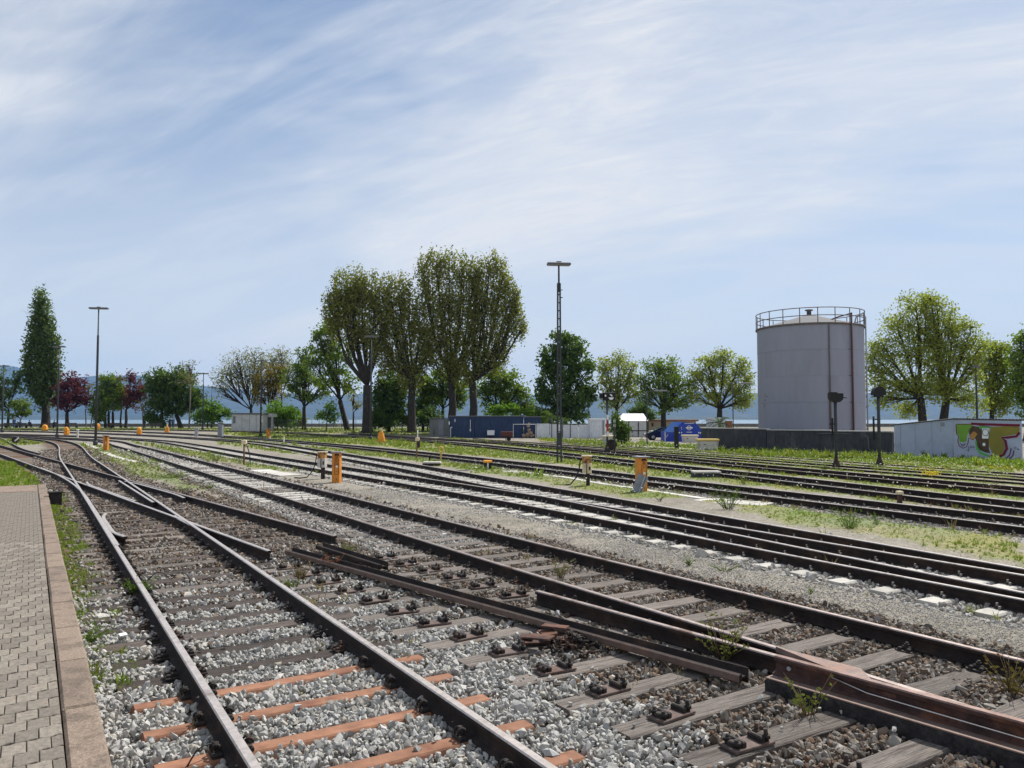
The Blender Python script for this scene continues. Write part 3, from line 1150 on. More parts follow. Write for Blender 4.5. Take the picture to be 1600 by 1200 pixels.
# bare chair left on a sleeper without its rail
ch = MB()
ch.bbox((0, 0, 0.022), (0.36, 0.17, 0.02), 0, 0.004, 1)
plate_m = mk('chair_plate', (0.125, 0.092, 0.08), 0.8, 0.1, 0.35, 12, (0.11, 0.065, 0.05), 0.4, 5, 0.4, 50)
for s_ in (-1, 1):
    ch.bbox((s_ * 0.085, 0, 0.05), (0.035, 0.13, 0.045), 0, 0.008, 0)
    ch.bbox((s_ * 0.13, 0.0, 0.048), (0.055, 0.06, 0.036), 0.3, 0.008, 0)
    for q in (-1, 1):
        ch.tube([(s_ * 0.135, q * 0.05, 0.03), (s_ * 0.135 + 0.01 * q, q * 0.05, 0.105 + 0.012 * s_)], [0.017, 0.015], 6, 0)
        ch.tube([(s_ * 0.135, q * 0.05, 0.05), (s_ * 0.135, q * 0.05, 0.075)], [0.026, 0.026], 6, 0)
CHAIR = ch.mesh('rail_chair', [iron, plate_m])


def along(path, start, step, count, skip=None):
    """positions and headings every step metres from arc length start"""
    out = []
    acc, i = 0.0, 0
    seg = [(path[k + 1] - path[k]).length for k in range(len(path) - 1)]
    for q in range(count):
        s_ = start + q * step
        while i < len(seg) and acc + seg[i] < s_:
            acc += seg[i]
            i += 1
        if i >= len(seg):
            break
        p = path[i].lerp(path[i + 1], (s_ - acc) / seg[i])
        t = (path[i + 1] - path[i]).normalized()
        out.append((p, t, s_))
    return out


def in_view(p, m=0.72):
    return p.y > 0.8 and abs(p.x) < m * p.y + 2.2


def track(key, label, zoff=0.0, top=rail_top, side=rust, gauge=0.7525, rails=True):
    path = PATH[key]
    vis_ = [p for p in path if in_view(p)]
    b0 = vis_[0] if vis_ else path[0]
    root = thing('railway_track', label, 'railway track', (b0.x, b0.y, float(terr(b0.y))), 0, 'parallel railway tracks of the yard')
    if rails:
        for s_ in (-1, 1):
            shift(rail_mesh(path, s_ * gauge, 0.021 + zoff), root.location).build('rail', [side, top], root)
    return root


FOOT = []      # sleeper footprints: x, y, axis x, axis y, half length


def put(root, name, me, p, t, off=0.0, z=0.0, sx=1.0, jit=0.0, lat=0.0):
    """child across the track at point p"""
    if name == 'sleeper':
        c_ = p + Vector((t.y, -t.x, 0)) * off
        FOOT.append((c_.x, c_.y, t.y, -t.x, 1.3 * sx, 0.075 if me is STEEL[0] else 0.135))
    nr = Vector((t.y, -t.x, 0))
    q = p + nr * off + t * random.uniform(-jit, jit)
    o = link(name, me, root, (q.x - root.location.x, q.y - root.location.y, float(terr(q.y)) + z - root.location.z),
             math.atan2(nr.y, nr.x) + random.uniform(-jit, jit) * 0.4)
    if sx != 1.0:
        o.scale = (sx, 1, 1)
    return o


def fasten_stuff(root, spots, me, z):
    """many small fastenings joined into one part"""
    if not spots:
        return
    vs = np.array([v.co for v in me.vertices])
    polys = [tuple(p.vertices) for p in me.polygons]
    V, F, MI = [], [], []
    pmi = [p.material_index for p in me.polygons]
    for p, t, off in spots:
        nr = Vector((t.y, -t.x, 0))
        q = p + nr * off
        o_ = len(V)
        for v in vs:
            V.append((q.x + nr.x * v[0] + t.x * v[1] - root.location.x, q.y + nr.y * v[0] + t.y * v[1] - root.location.y,
                      v[2] + z + float(terr(q.y)) - root.location.z))
        F += [tuple(i + o_ for i in f) for f in polys]
        MI += pmi
    mb_ = MB()
    mb_.v, mb_.f, mb_.m, mb_.s = V, F, MI, [False] * len(F)
    tag(mb_.build('rail_fastenings', list(me.materials), root), kind='stuff')


# simple low fastening for distant sleepers
fs_ = MB()
for s_ in (-1, 1):
    fs_.bbox((s_ * 0.095, 0, 0.036), (0.05, 0.09, 0.04), 0, 0.015)
    fs_.box((s_ * 0.10, 0.02, 0.07), (0.022, 0.022, 0.035), 0, 1)
    fs_.box((s_ * 0.14, -0.03, 0.045), (0.025, 0.025, 0.03), 0, 1)
FSMALL = fs_.mesh('rail_fastening', [iron, mk('worn_bolt', (0.20, 0.19, 0.18), 0.5, 0.3, 0.2, 6, bump=0)])
FSMALL_D = fs_.mesh('rail_fastening', [iron, iron])

# --- A : nearest track
tA = track('A', 'nearest track, beside the paved platform, with orange steel sleepers at its front end')
for i, (p, t, s_) in enumerate(along(PATH['A'], 0, 0.62, 170)):
    if not in_view(p) or p.y > 37:
        continue
    steel = p.y < 7.0
    if steel:
        o = put(tA, 'sleeper', STEEL[0], p, t, 0, 0.0, jit=0.012)
        for q in (-1, 1):
            put(tA, 'spring_clip', CLIP, p, t, q * 0.7525, 0.0)
    else:
        put(tA, 'sleeper', random.choice(WOODD if random.random() < 0.8 else WOODG), p, t, random.uniform(-.05, .05), random.uniform(-.02, .0), jit=0.03)
        if p.y < 17:
            for q in (-1, 1):
                put(tA, 'rail_fastening', FAST, p, t, q * 0.7525, 0.0)
fasten_stuff(tA, [(p, t, q * 0.7525) for p, t, s_ in along(PATH['A'], 0, 0.62, 170) if in_view(p) and 17 <= p.y < 37 for q in (-1, 1)], FSMALL_D, 0)

# --- B : crossing track, its right rail broken off, long run of bare sleepers
pathB = PATH['B']
b0 = BASE_B
tB = thing('railway_track', 'crossing track cutting across the nearest track, its rails ending among bare sleepers with iron chairs', 'railway track',
           (b0.x, b0.y, 0), 0, 'parallel railway tracks of the yard')
lpath = [BASE_B + UB * s_ for s_ in np.arange(-0.55, 48, 1.0)]
rpath = [BASE_B + UB * s_ for s_ in np.arange(0.0, 48, 1.0)]
far_b = [p for p in pathB if p.y > 52]
shift(rail_mesh(lpath + far_b, -0.7525, 0.017), tB.location).build('rail', [rust, rail_top], tB)
rr = shift(rail_mesh([BASE_B + UB * s_ for s_ in np.arange(0.25, 48, 1.0)] + far_b, 0.7525, 0.017), tB.location).build('rail', [rust, rail_top_dull], tB)
# right rail going on towards the frog beside the second track
fro = [BASE_B - UB * s_ for s_ in np.arange(5.35, 12.0, 0.6)]
fr_o = shift(rail_mesh(fro, -0.7525, 0.017), tB.location).build('rail', [rust, rail_top_dull], tB)
fr_o['label'] = 'reddish rusty rail running to the sharp crossing point'
for i, (p, t, s_) in enumerate(along(pathB, 1.2, 0.62, 100)):
    if in_view(p) and p.y < 34:
        nearA = min((p - q).length for q in PATH['A'][::2])
        if nearA < 1.3:
            continue
        put(tB, 'sleeper', random.choice(WOODD), p, UA if p.y < 30 else t, random.uniform(-.08, .08), -0.012, jit=0.04)
# outer switch rail bending from the crossing track into the nearest one
P0 = BASE_B + UB * 45
P0 = P0 - NB * 0.7525
P1 = BASE_B + UB * 26 - NB * 0.7525
A_at = lambda yy: next(p for p in PATH['A'] if p.y >= yy)
pa = A_at(20.2)
P2 = pa - NA * 0.78
P3 = A_at(13) - NA * 0.78
sw = []
for t_ in np.linspace(0, 1, 22):
    a_, b_ = P1, P2
    L_ = (b_ - a_).length
    h00, h10 = 2 * t_**3 - 3 * t_**2 + 1, t_**3 - 2 * t_**2 + t_
    h01, h11 = -2 * t_**3 + 3 * t_**2, t_**3 - t_**2
    sw.append(a_ * h00 - UB * L_ * h10 + b_ * h01 - UA * L_ * h11)
sw.append(P3 + NA * 0.0)
sb = shift(rail_mesh(sw, -0.06, 0.013), tB.location).build('switch_rail', [rust, rail_top], tB)
# short check rails and wing rails around the crossing, flared ends


def short_rail(root, a, b_, flare0=0.0, flare1=0.0, z=0.015, mats=(None, None), name='check_rail', side=1):
    a, b_ = Vector((a[0], a[1], 0)), Vector((b_[0], b_[1], 0))
    t_ = (b_ - a).normalized()
    nr = Vector((t_.y, -t_.x, 0)) * side
    L_ = (b_ - a).length
    pts = []
    for k in range(11):
        f = k / 10
        q = a + t_ * L_ * f
        if f < 0.25:
            q += nr * flare0 * (1 - f / 0.25) ** 2
        if f > 0.75:
            q += nr * flare1 * ((f - 0.75) / 0.25) ** 2
        pts.append(q)
    return shift(rail_mesh(pts, 0, z), root.location).build(name, [mats[0] or rust, mats[1] or rail_top], root)


g0, g1 = at(163, 801, .15), at(196, 843, .15)
short_rail(tA, (A_at(13.6) - NA * 0.655), (A_at(17.0) - NA * 0.655), 0.14, 0.10, 0.011, side=1)
short_rail(tB, BASE_B + UB * 16.6 - NB * 0.66, BASE_B + UB * 9.0 - NB * 0.655, 0.16, 0.02, 0.006, side=-1)
short_rail(tB, BASE_B + UB * 9.0 + NB * 0.66, BASE_B + UB * 16 + NB * 0.655, 0.10, 0.10, 0.007, name='wing_rail', side=-1)
short_rail(tA, at(240, 785, .15), at(186, 751, .15), 0.0, 0.0, 0.009, name='wing_rail')
short_rail(tA, at(306, 824, .15), at(270, 806, .15), 0.0, 0.05, 0.008, name='wing_rail')
xr = [at(0, 686, 0), at(15, 693.5, 0), at(37, 704.5, 0), at(62, 712, 0)]
shift(rail_mesh(spline([(p.x, p.y) for p in [at(-30, 679, 0)] + xr], 2.0), 0, 0.010), tB.location).build('switch_rail', [rust, rail_top], tB)

# --- C : second track
tC = track('C', 'second track, weathered grey wooden sleepers, passing right of the loose rusty rails', 0.0, rail_top_dull)
spotsC, bare = [], []
for i, (p, t, s_) in enumerate(along(PATH['C'], 0.3, 0.66, 170)):
    if not in_view(p) or p.y > 42:
        continue
    st = (p.x * UA.x + p.y * UA.y)
    if 0.0 < st < 12.3:
        # long turnout sleepers reach over to the bare chairs of the dismantled track
        sB = BASE_B.x * UA.x + BASE_B.y * UA.y
        k = (st - sB) / (UB.x * UA.x + UB.y * UA.y)
        cB = BASE_B + UB * k
        sep = (p - cB).dot(NA)
        L_ = sep + 2.55
        o = put(tC, 'sleeper', random.choice(WOODG), p, t, -(sep) / 2, random.uniform(-.006, .004), L_ / 2.6, jit=0.02)
        bare.append((cB, p, t, sep))
    else:
        put(tC, 'sleeper', random.choice(WOODG if p.y < 20 or random.random() < .5 else CONC), p, t, 0, 0.0, jit=0.02)
    if p.y < 15:
        for q in (-1, 1):
            put(tC, 'rail_fastening', FAST, p, t, q * 0.7525, 0.0)
    else:
        for q in (-1, 1):
            spotsC.append((p, t, q * 0.7525))
fasten_stuff(tC, [s for s in spotsC if s[0].y < 42], FSMALL, 0)
for cB, p, t, sep in bare:
    for q in (-1, 1):
        pos = cB + NA * (q * 0.76)
        if q == 1 and (pos - BASE_B).dot(-UB) > 4.9:
            continue
        nr = NA
        o = link('rail_chair', CHAIR, tB, (pos.x - tB.location.x, pos.y - tB.location.y, 0.004), math.atan2(nr.y, nr.x) + random.uniform(-.12, .12))
# frog wedge between the rusty rail and the second track's left rail
fgp = at(1205, 1012, 0.15)
w0 = BASE_B - UB * 10.0 + NB * 0.7525
wedge = MB()
fa_, fb_ = at(1212, 1017, 0.16), at(1378, 1086, 0.16)
fc_ = at(1345, 1052, 0.16)
wedge.prism([(0, 0), ((fb_ - fa_).dot(-UB), -(fb_ - fa_).dot(NB) * -1), ((fc_ - fa_).dot(-UB), (fc_ - fa_).dot(NB))], 0.05,
            ((fa_.x - tB.location.x, fa_.y - tB.location.y, 0.150), -UB, NB))
wedge.build('crossing_nose', mk('nose_steel', (0.19, 0.135, 0.115), 0.6, 0.2, 0.3, 12, (0.2, 0.11, 0.08), 0.4, 3, 0.3, 50), tB)

# --- D, E interlaced; F..J behind
tD = track('D', 'third track from the platform, interlaced with the track just behind it towards the right edge', -0.004, rail_top)
tE = track('E', 'fourth track from the platform, sliding into the third track as it nears the right edge', 0.0, rail_top)
tF = track('F', 'fifth track from the platform, running just behind the tall lattice lamp mast', 0.0, rail_top)
tG = track('G', 'sixth track from the platform, in grass in front of the leftmost signal', -0.002, rail_top)
tH = track('H', 'seventh track from the platform, passing the feet of the two dark signals by the tank', -0.003, rail_top_dull)
tI = track('I', 'eighth track from the platform, half buried in green weeds near the tank wall', -0.07, rail_top_dull)
tJ = track('J', 'last track before the dark tank wall, almost lost in tall grass', -0.10, rail_top_dull)
for key, root, ymax, step in (('D', tD, 62, 0.66), ('E', tE, 62, 0.66), ('F', tF, 60, 0.66), ('G', tG, 50, 0.66)):
    spots = []
    for i, (p, t, s_) in enumerate(along(PATH[key], 0.2, step, 180)):
        if not in_view(p) or p.y > ymax:
            continue
        if key == 'E' and min((p - q).length for q in PATH['D'][::2]) < 0.9:
            pass
        else:
            put(root, 'sleeper', CONC[0] if key in 'DE' else random.choice(WOODG), p, t, 0, 0.0 if key in 'DE' else -0.02, jit=0.01)
        for q in (-1, 1):
            spots.append((p, t, q * 0.7525))
    fasten_stuff(root, [s for s in spots if s[0].y < 45], FSMALL, 0)

# ------------------------------------------------------------------ loose rails lying about
LP = [(b_ - 0.0, -a_) for a_, b_ in RAILP]      # profile on its side


def loose_rail(name, label, a, b_, side=False, z=0.0, mats=None, roll=0.0, cat='rail'):
    a, b_ = Vector((a[0], a[1], 0)), Vector((b_[0], b_[1], 0))
    t_ = (b_ - a).normalized()
    nr = Vector((t_.y, -t_.x, 0))
    prof = RAILP
    if side:
        # foot stands up at the far side, head lies toward the viewer
        sgn = 1 if nr.dot(Vector((a.x, a.y, 0)) * -1) > 0 else -1
        prof = [(sgn * (z_ - 0.07), -x_ * sgn) for x_, z_ in RAILP]
        prof = [(x_ * math.cos(roll) - z_ * math.sin(roll), x_ * math.sin(roll) + z_ * math.cos(roll)) for x_, z_ in prof]
        zm = min(p[1] for p in prof)
        prof = [(x_, z_ - zm) for x_, z_ in prof]
    n_ = max(2, int((b_ - a).length / 0.8))
    path = [a.lerp(b_, i / n_) for i in range(n_ + 1)]
    mb_ = rail_mesh(path, 0, z, prof=prof)
    o = Vector((a.x, a.y, 0))
    shift(mb_, o)
    ob = mb_.build(name, mats or [rust, rail_top_dull], None, o)
    return tag(ob, label, cat)


loose_rail('loose_rail', 'long dark loose rail lying on its side across the bare sleepers', at(452, 866, .05), at(1163, 1066, .05), True, 0.03, [rust, mk('rail_flank_lit', (0.13, 0.095, 0.08), 0.6, 0.2, 0.3, 12, (0.14, 0.085, 0.065), 0.4, 3, 0.3, 50)])  # paler head colour stands in for sunlight on the upturned flank
loose_rail('loose_rail', 'short dark rail piece lying just behind the far end of the long loose rail', at(500, 858, .05), at(600, 890, .05), True, 0.03, [rust, rust])
# timber with a rusty rail and bar on top, near right corner
p0, p1 = at(1196, 1081, 0), at(1660, 1226, 0)
tdir = (p1 - p0)
tdir.z = 0
tlen = tdir.length
tdir.normalize()
beam = MB()
beam.bbox((tlen / 2, 0.11, 0.025), (tlen, 0.235, 0.17), 0, 0.012)
bm_o = beam.build('timber_beam', mk('tarred_beam', (0.028, 0.026, 0.027), 0.95, 0, 0.6, 25, (0.06, 0.057, 0.056), 0.4, 6, 0.8, 60), None,
                  (p0.x, p0.y, 0), math.atan2(tdir.y, tdir.x))
tag(bm_o, 'dark granular beam on the ballast carrying a rusty rail, at the right front corner', 'beam')
pm_ = MB()
pm_.bbox((tlen / 2, 0.11, 0.116), (tlen, 0.225, 0.010), 0, 0.003)
pm_.build('lit_beam_top', mk('beam_top_lit_brown', (0.17, 0.12, 0.10), 0.6, 0.2, 0.3, 12, (0.13, 0.08, 0.06), 0.4, 3, 0.3, 50), bm_o)  # added plate; its paler brown puts sunlight on the beam top into the colour
off = Vector((-tdir.y, tdir.x, 0)) * 0.165
rtop = thing('loose_rail', 'bright rusty rail lying upright on the dark beam at the right front corner', 'rail', (p0.x, p0.y, 0.1215))
mb = rail_mesh([p0 * 1 + tdir * s_ + off for s_ in np.linspace(0, tlen, 9)], 0, 0.0)
mb.v = [(a - p0.x, b_ - p0.y, c) for a, b_, c in mb.v]
mb.build('rail_body', [rust_red, mk('rust_bright', (0.19, 0.125, 0.105), 0.5, 0.3, 0.4, 10, (0.14, 0.075, 0.052), 0.4, 3, 0.2, 50)], rtop)
rod = MB()
sidev = Vector((tdir.y, -tdir.x, 0))
rod.tube([off + sidev * 0.03 + tdir * 0.50 + Vector((0, 0, .100)), off + sidev * 0.055 + tdir * 0.8 + Vector((0, 0, .062)), off + sidev * 0.06 + tdir * (tlen - .05) + Vector((0, 0, .05))], 0.005, 6)
rod.build('bright_rod', mk('bright_steel', (0.6, 0.58, 0.56), 0.3, 0.8, 0.1, 6, bump=0), rtop)
bo = MB()
c_ = off + tdir * 0.13 + sidev * 0.008 + Vector((0, 0, .070))
bo.tube([c_, c_ + sidev * 0.02], [0.018, 0.018], 10)
bo.build('bolt_hole_ring', galv, rtop)
pl_ = MB()
c_ = off + tdir * 0.92 + sidev * 0.012 + Vector((0, 0, .078))
pl_.box(c_, (0.16, 0.006, 0.035), math.atan2(tdir.y, tdir.x))
pl_.build('maker_plate', rust_red, rtop)
# little heap of spare iron plates and bolts on the bare sleepers
hp = thing('scrap_heap', 'heap of rusty plates and loose bolts on the bare sleepers beside the long loose rail', 'scrap iron', at(868, 1012, 0))
rs = random.Random(3)
for k in range(6):
    pm = MB()
    pm.bbox((0, 0, 0), (0.26, 0.15, 0.018), 0, 0.003)
    o = pm.build('iron_plate', rust_red, hp, (rs.uniform(-.28, .12), rs.uniform(-.12, .22), 0.045 + 0.022 * k), rs.uniform(0, 3))
    o.rotation_euler = (rs.uniform(-.12, .12), rs.uniform(-.12, .12), rs.uniform(0, 3))
bolts = MB()
for k in range(90):
    a_ = rs.uniform(0, 6.28)
    r_ = abs(rs.gauss(0, .17))
    c_ = Vector((0.16 + r_ * math.cos(a_), r_ * math.sin(a_), 0.03 + max(0, .13 - r_ * .5) * rs.random()))
    d_ = Vector((rs.gauss(0, 1), rs.gauss(0, 1), rs.gauss(0, .4))).normalized() * 0.055
    bolts.tube([c_ - d_, c_ + d_], [0.011, 0.011], 6)
    bolts.tube([c_ + d_ * .8, c_ + d_ * 1.15], [0.021, 0.021], 6)
tag(bolts.build('loose_bolts', iron, hp), kind='stuff')

# ------------------------------------------------------------------ ballast stones


def stone_mesh(seed):
    r = random.Random(seed)
    bm = bmesh.new()
    for k in range(13):
        v = Vector((r.gauss(0, 1), r.gauss(0, 1), r.gauss(0, 1))).normalized()
        s_ = r.uniform(0.72, 1.12)
        bm.verts.new((v.x * s_, v.y * s_ * 0.8, v.z * s_ * 0.62))
    bmesh.ops.convex_hull(bm, input=bm.verts)
    for v in [v for v in bm.verts if not v.link_faces]:
        bm.verts.remove(v)
    me = bpy.data.meshes.new('stone_%d' % seed)
    bm.to_mesh(me)
    bm.free()
    return me


def stone_mat(name, cols, scale=1.0):
    m = bpy.data.materials.new(name)
    m.use_nodes = True
    n, l = m.node_tree.nodes, m.node_tree.links
    b = n['Principled BSDF']
    b.inputs['Roughness'].default_value = 0.9
    b.inputs['Specular IOR Level'].default_value = 0.2
    oi = n.new('ShaderNodeObjectInfo')
    rp = n.new('ShaderNodeValToRGB')
    while len(rp.color_ramp.elements) < len(cols):
        rp.color_ramp.elements.new(0.5)
    for i, c in enumerate(cols):
        rp.color_ramp.elements[i].position = i / (len(cols) - 1)
        rp.color_ramp.elements[i].color = (*c, 1)
    l.new(oi.outputs['Random'], rp.inputs[0])
    t = n.new('ShaderNodeTexCoord')
    nz = n.new('ShaderNodeTexNoise')
    nz.inputs['Scale'].default_value = 2.5
    nz.inputs['Detail'].default_value = 6
    nz.inputs['Roughness'].default_value = 0.7
    l.new(t.outputs['Object'], nz.inputs['Vector'])
    mr = n.new('ShaderNodeMapRange')
    mr.inputs['From Min'].default_value = 0.3
    mr.inputs['From Max'].default_value = 0.7
    mr.inputs['To Min'].default_value = 0.75
    mr.inputs['To Max'].default_value = 1.2
    l.new(nz.outputs[0], mr.inputs['Value'])
    sv = n.new('ShaderNodeVectorMath')
    sv.operation = 'SCALE'
    l.new(rp.outputs[0], sv.inputs[0])
    l.new(mr.outputs[0], sv.inputs['Scale'])
    l.new(sv.outputs[0], b.inputs['Base Color'])
    return m


sm_fresh = stone_mat('ballast_fresh', [(0.24, 0.235, 0.23), (0.36, 0.352, 0.33), (0.45, 0.44, 0.415), (0.29, 0.29, 0.285), (0.40, 0.39, 0.36), (0.47, 0.455, 0.425), (0.30, 0.275, 0.23), (0.38, 0.38, 0.375)])
sm_old = stone_mat('ballast_old', [(0.115, 0.10, 0.085), (0.20, 0.175, 0.148), (0.15, 0.092, 0.058), (0.26, 0.24, 0.21), (0.08, 0.066, 0.055), (0.17, 0.115, 0.076), (0.31, 0.29, 0.26), (0.15, 0.132, 0.115)])
sm_mid = stone_mat('ballast_grey', [(0.28, 0.265, 0.24), (0.40, 0.385, 0.36), (0.47, 0.455, 0.43), (0.22, 0.205, 0.185), (0.36, 0.335, 0.30), (0.44, 0.42, 0.39)])


def stones(mat, tag_):
    out = []
    for i in range(9):
        me = stone_mesh(100 + i)
        me.name = 'stone_%s_%d' % (tag_, i)
        me.materials.append(mat)
        out.append(me)
    return out


ST_F, ST_O, ST_M = stones(sm_fresh, 'fresh'), stones(sm_old, 'old'), stones(sm_mid, 'grey')


def sample_st(s0, s1, t0, t1, dens):
    n_ = int((s1 - s0) * (t1 - t0) * dens)
    s_ = RNG.uniform(s0, s1, n_)
    t_ = RNG.uniform(t0, t1, n_)
    return s_ * UA.x + t_ * NA.x, s_ * UA.y + t_ * NA.y, s_, t_


def visible(x, y, m=0.72):
    return (y > 3.2) & (np.abs(x) < m * y + 0.6)


def ballast_field(name, meshes, x, y, size, zbase, label, zj=0.02):
    n_ = len(x)
    rot = RNG.uniform(-math.pi, math.pi, (n_, 3)) * np.array([0.5, 0.5, 1.0])
    sz = size * np.exp(RNG.normal(0, 0.30, n_))
    scl = sz[:, None] * RNG.uniform(0.8, 1.2, (n_, 3))
    z = zbase + RNG.uniform(-zj, zj, n_) + terr(y)
    scatter(name, meshes, np.stack([x, y, z], -1), rot, scl, label)


pA = [(p.x, p.y) for p in PATH['A']]


def zone_split(x, y, s_, t_):
    jit = fbm(x, y, 0.9, 5)
    fr = (1 - sstep(7.5, 13.5, s_ + (jit - .5) * 5)) * (1 - sstep(3.6, 4.5, t_ + (jit - .5) * 1.2))
    return RNG.random(len(x)) < fr


def on_sleeper(x, y, slack=0.0):
    hit = np.zeros(len(x), bool)
    order = np.argsort(y)
    ysort = y[order]
    for cx, cy, ax, ay, hl, hw in FOOT:
        lo, hi = np.searchsorted(ysort, (cy - hl, cy + hl))
        ii = order[lo:hi]
        dx, dy = x[ii] - cx, y[ii] - cy
        a_ = dx * ax + dy * ay
        b_ = -dx * ay + dy * ax
        hit[ii] |= (np.abs(a_) < hl + slack) & (np.abs(b_) < hw + slack)
    return hit


def ballast_keep(x, y):
    k = RNG.random(len(x)) < grid_sample(np.maximum(ballast, 0.0), x, y)
    hit = on_sleeper(x, y, 0.012)
    cov = fbm(x, y, 0.7, 91)
    return k & (~hit | (RNG.random(len(x)) < 0.28 * sstep(0.62, 0.74, cov)))


for s0, s1, dens, size in ((1.0, 9.5, 1350, 0.0265), (9.5, 15, 700, 0.031), (15, 24, 280, 0.040), (24, 40, 110, 0.050), (40, 66, 34, 0.075)):
    x, y, s_, t_ = sample_st(s0, s1, -0.05, 8.3, dens)
    k = visible(x, y) & ballast_keep(x, y)
    x, y, s_, t_ = x[k], y[k], s_[k], t_[k]
    fr = zone_split(x, y, s_, t_)
    cz = (np.abs(t_ - 6.47) < 1.5) & (s_ > 12) & ~fr
    od = ~fr & ~cz
    zb = -0.016
    ballast_field('ballast_stones', ST_F, x[fr], y[fr], size * 1.02, zb + 0.004, None, 0.030)
    ballast_field('ballast_stones', ST_O, x[od], y[od], size * 1.08, zb - 0.006, None, 0.024)
    if cz.any():
        ballast_field('ballast_stones', ST_M, x[cz], y[cz], size * 0.9, zb - 0.004, None, 0.02)
for key in 'DEF':
    pth = [(p.x, p.y) for p in PATH[key]]
    for y0, y1, dens, size in ((5, 24, 170, 0.036), (24, 45, 60, 0.05)):
        n_ = int((y1 - y0) * 40 * dens * 0.5)
        cand = along(PATH[key], 0, 0.05, 2200)
        P_ = np.array([(p.x, p.y, t.x, t.y) for p, t, q in cand])
        P_ = P_[(P_[:, 1] > y0) & (P_[:, 1] < y1)]
        if not len(P_):
            continue
        m_ = int(len(P_) * 0.05 * 3.0 * dens)
        sel = P_[RNG.integers(0, len(P_), m_)]
        o_ = RNG.uniform(-1.5, 1.5, m_)
        x = sel[:, 0] + sel[:, 3] * o_ + RNG.uniform(-.05, .05, m_)
        y = sel[:, 1] - sel[:, 2] * o_ + RNG.uniform(-.05, .05, m_)
        kk = visible(x, y) & ~on_sleeper(x, y)
        ballast_field('ballast_stones', ST_M, x[kk], y[kk], size, -0.012, None, 0.015)
# stray stones resting on the sleepers of the nearest track
x, y, s_, t_ = sample_st(3, 14, 0.6, 5.5, 9)
k = visible(x, y) & (grid_sample(ballast, x, y) > 0.6)
x, y = x[k], y[k]
ballast_field('stray_stones', ST_F, x, y, 0.026, 0.03, None, 0.006)

# ------------------------------------------------------------------ lamp masts


def lamp_head(root, z, wid=1.25, rz=0.0, dep=0.34):
    h = MB()
    h.bbox((0, 0, 0.03), (wid, dep, 0.12), rz, 0.04)
    h.box((0, 0, 0.12), (0.25, 0.14, 0.07), rz)
    o = h.build('lamp_housing', lamp_m, root, (0, 0, z))
    g = MB()
    g.box((0, 0, -0.045), (wid * 0.92, dep * 0.8, 0.05), rz, top=1.05)
    g.build('lamp_cover', lamp_glass, o)


mp_ = at(874, 723)
mast = thing('lattice_lamp_mast', 'tall grey lattice lamp mast standing alone in the middle of the yard', 'lamp mast', mp_)
HT = 10.35
for s_ in (-1, 1):
    lg = MB()
    b0, b1 = 0.098, 0.058
    lg.box((0, 0, 0), (0.01, 0.01, 0.01))
    lg.v, lg.f, lg.m, lg.s = [], [], [], []
    zt = 9.35
    U = [(-.042, -.09), (.042, -.09), (.042, -.075), (-.030, -.075), (-.030, .075), (.042, .075), (.042, .09), (-.042, .09)]
    V = []
    for z_, o_ in ((0, b0), (zt, b1)):
        for a_, b_ in U:
            V.append((s_ * o_ - s_ * a_ * -1 * 1.0, b_, z_))
    nU = len(U)
    F = [(k, (k + 1) % nU, nU + (k + 1) % nU, nU + k) for k in range(nU)] + [tuple(range(nU)), tuple(range(2 * nU - 1, nU - 1, -1))]
    lg.add(V, F)
    lg.build('mast_leg', mast_m, mast)
rg = MB()
rg.box((0, 0, 0), (0.17, 0.15, 0.045))
rme = rg.mesh('rung', mast_m)
z_ = 0.35
while z_ < 9.2:
    o = link('rung', rme, mast, (0, 0, z_))
    o.scale = (1 - 0.40 * z_ / 9.35, 1, 1)
    z_ += 0.42
bt = MB()
bt.box((0, 0, 1.25), (0.25, 0.21, 0.62))
bt.build('batten_plate', mast_m, mast)
tp = MB()
tp.tube([(0, 0, 8.9), (0, 0, HT)], [0.055, 0.045], 10)
tp.build('top_pole', mast_m, mast)
st_ = MB()
for z_ in (8.6, 9.0):
    st_.box((0.13, 0, z_), (0.14, 0.04, 0.04))
st_.build('step_iron', mast_m, mast)
lamp_head(mast, HT, 1.24, 0.1)


def pole_lamp(px, py, top_py, label, wid=1.5, thin=False, rz=0.0, r=0.11):
    b_ = at(px, py)
    h = W(px, top_py, b_.y).z - b_.z
    m_ = thing('lamp_mast', label, 'lamp mast', b_, 0, 'slim lamp masts around the yard')
    p = MB()
    p.tube([(0, 0, 0), (0, 0, h * 0.80), (0, 0, h * 0.805), (0, 0, h)], [r, r * 0.85, r * 0.55, r * 0.5], 8)
    p.build('pole', mast_m, m_)
    f = MB()
    f.lathe([(r * 1.7, 0), (r * 1.7, 0.35), (r, 0.42)], n=10)
    f.build('pole_foot', mast_m, m_)
    lamp_head(m_, h, wid, rz)
    return m_


pole_lamp(149, 696, 482, 'slim lamp mast left of the red leaved tree, tallest on the left side', 1.55, rz=0.12)
pole_lamp(89, 683, 542, 'slim lamp mast standing in front of the narrow tall poplar', 1.45, rz=-0.05)
pole_lamp(3, 675.5, 600 - 28, 'slim lamp mast cut by the left edge of the photo', 1.5, rz=-0.05)
pole_lamp(579, 687.5, 526, 'slim lamp mast in front of the leftmost thick poplar trunk', 1.5)
pole_lamp(407, 682, 564, 'slim lamp mast at the right end of the pale grey shed', 1.1)
pole_lamp(316.5, 671.5, 584, 'slim lamp mast in front of the broad dark green tree', 1.5)
pole_lamp(330, 669.5, 605, 'faint thin lamp mast right of the broad dark green tree', 1.3, r=0.07)
pole_lamp(1528, 694, 573, 'lamp mast rising behind the graffiti shed among the trees', 0.75, r=0.10)


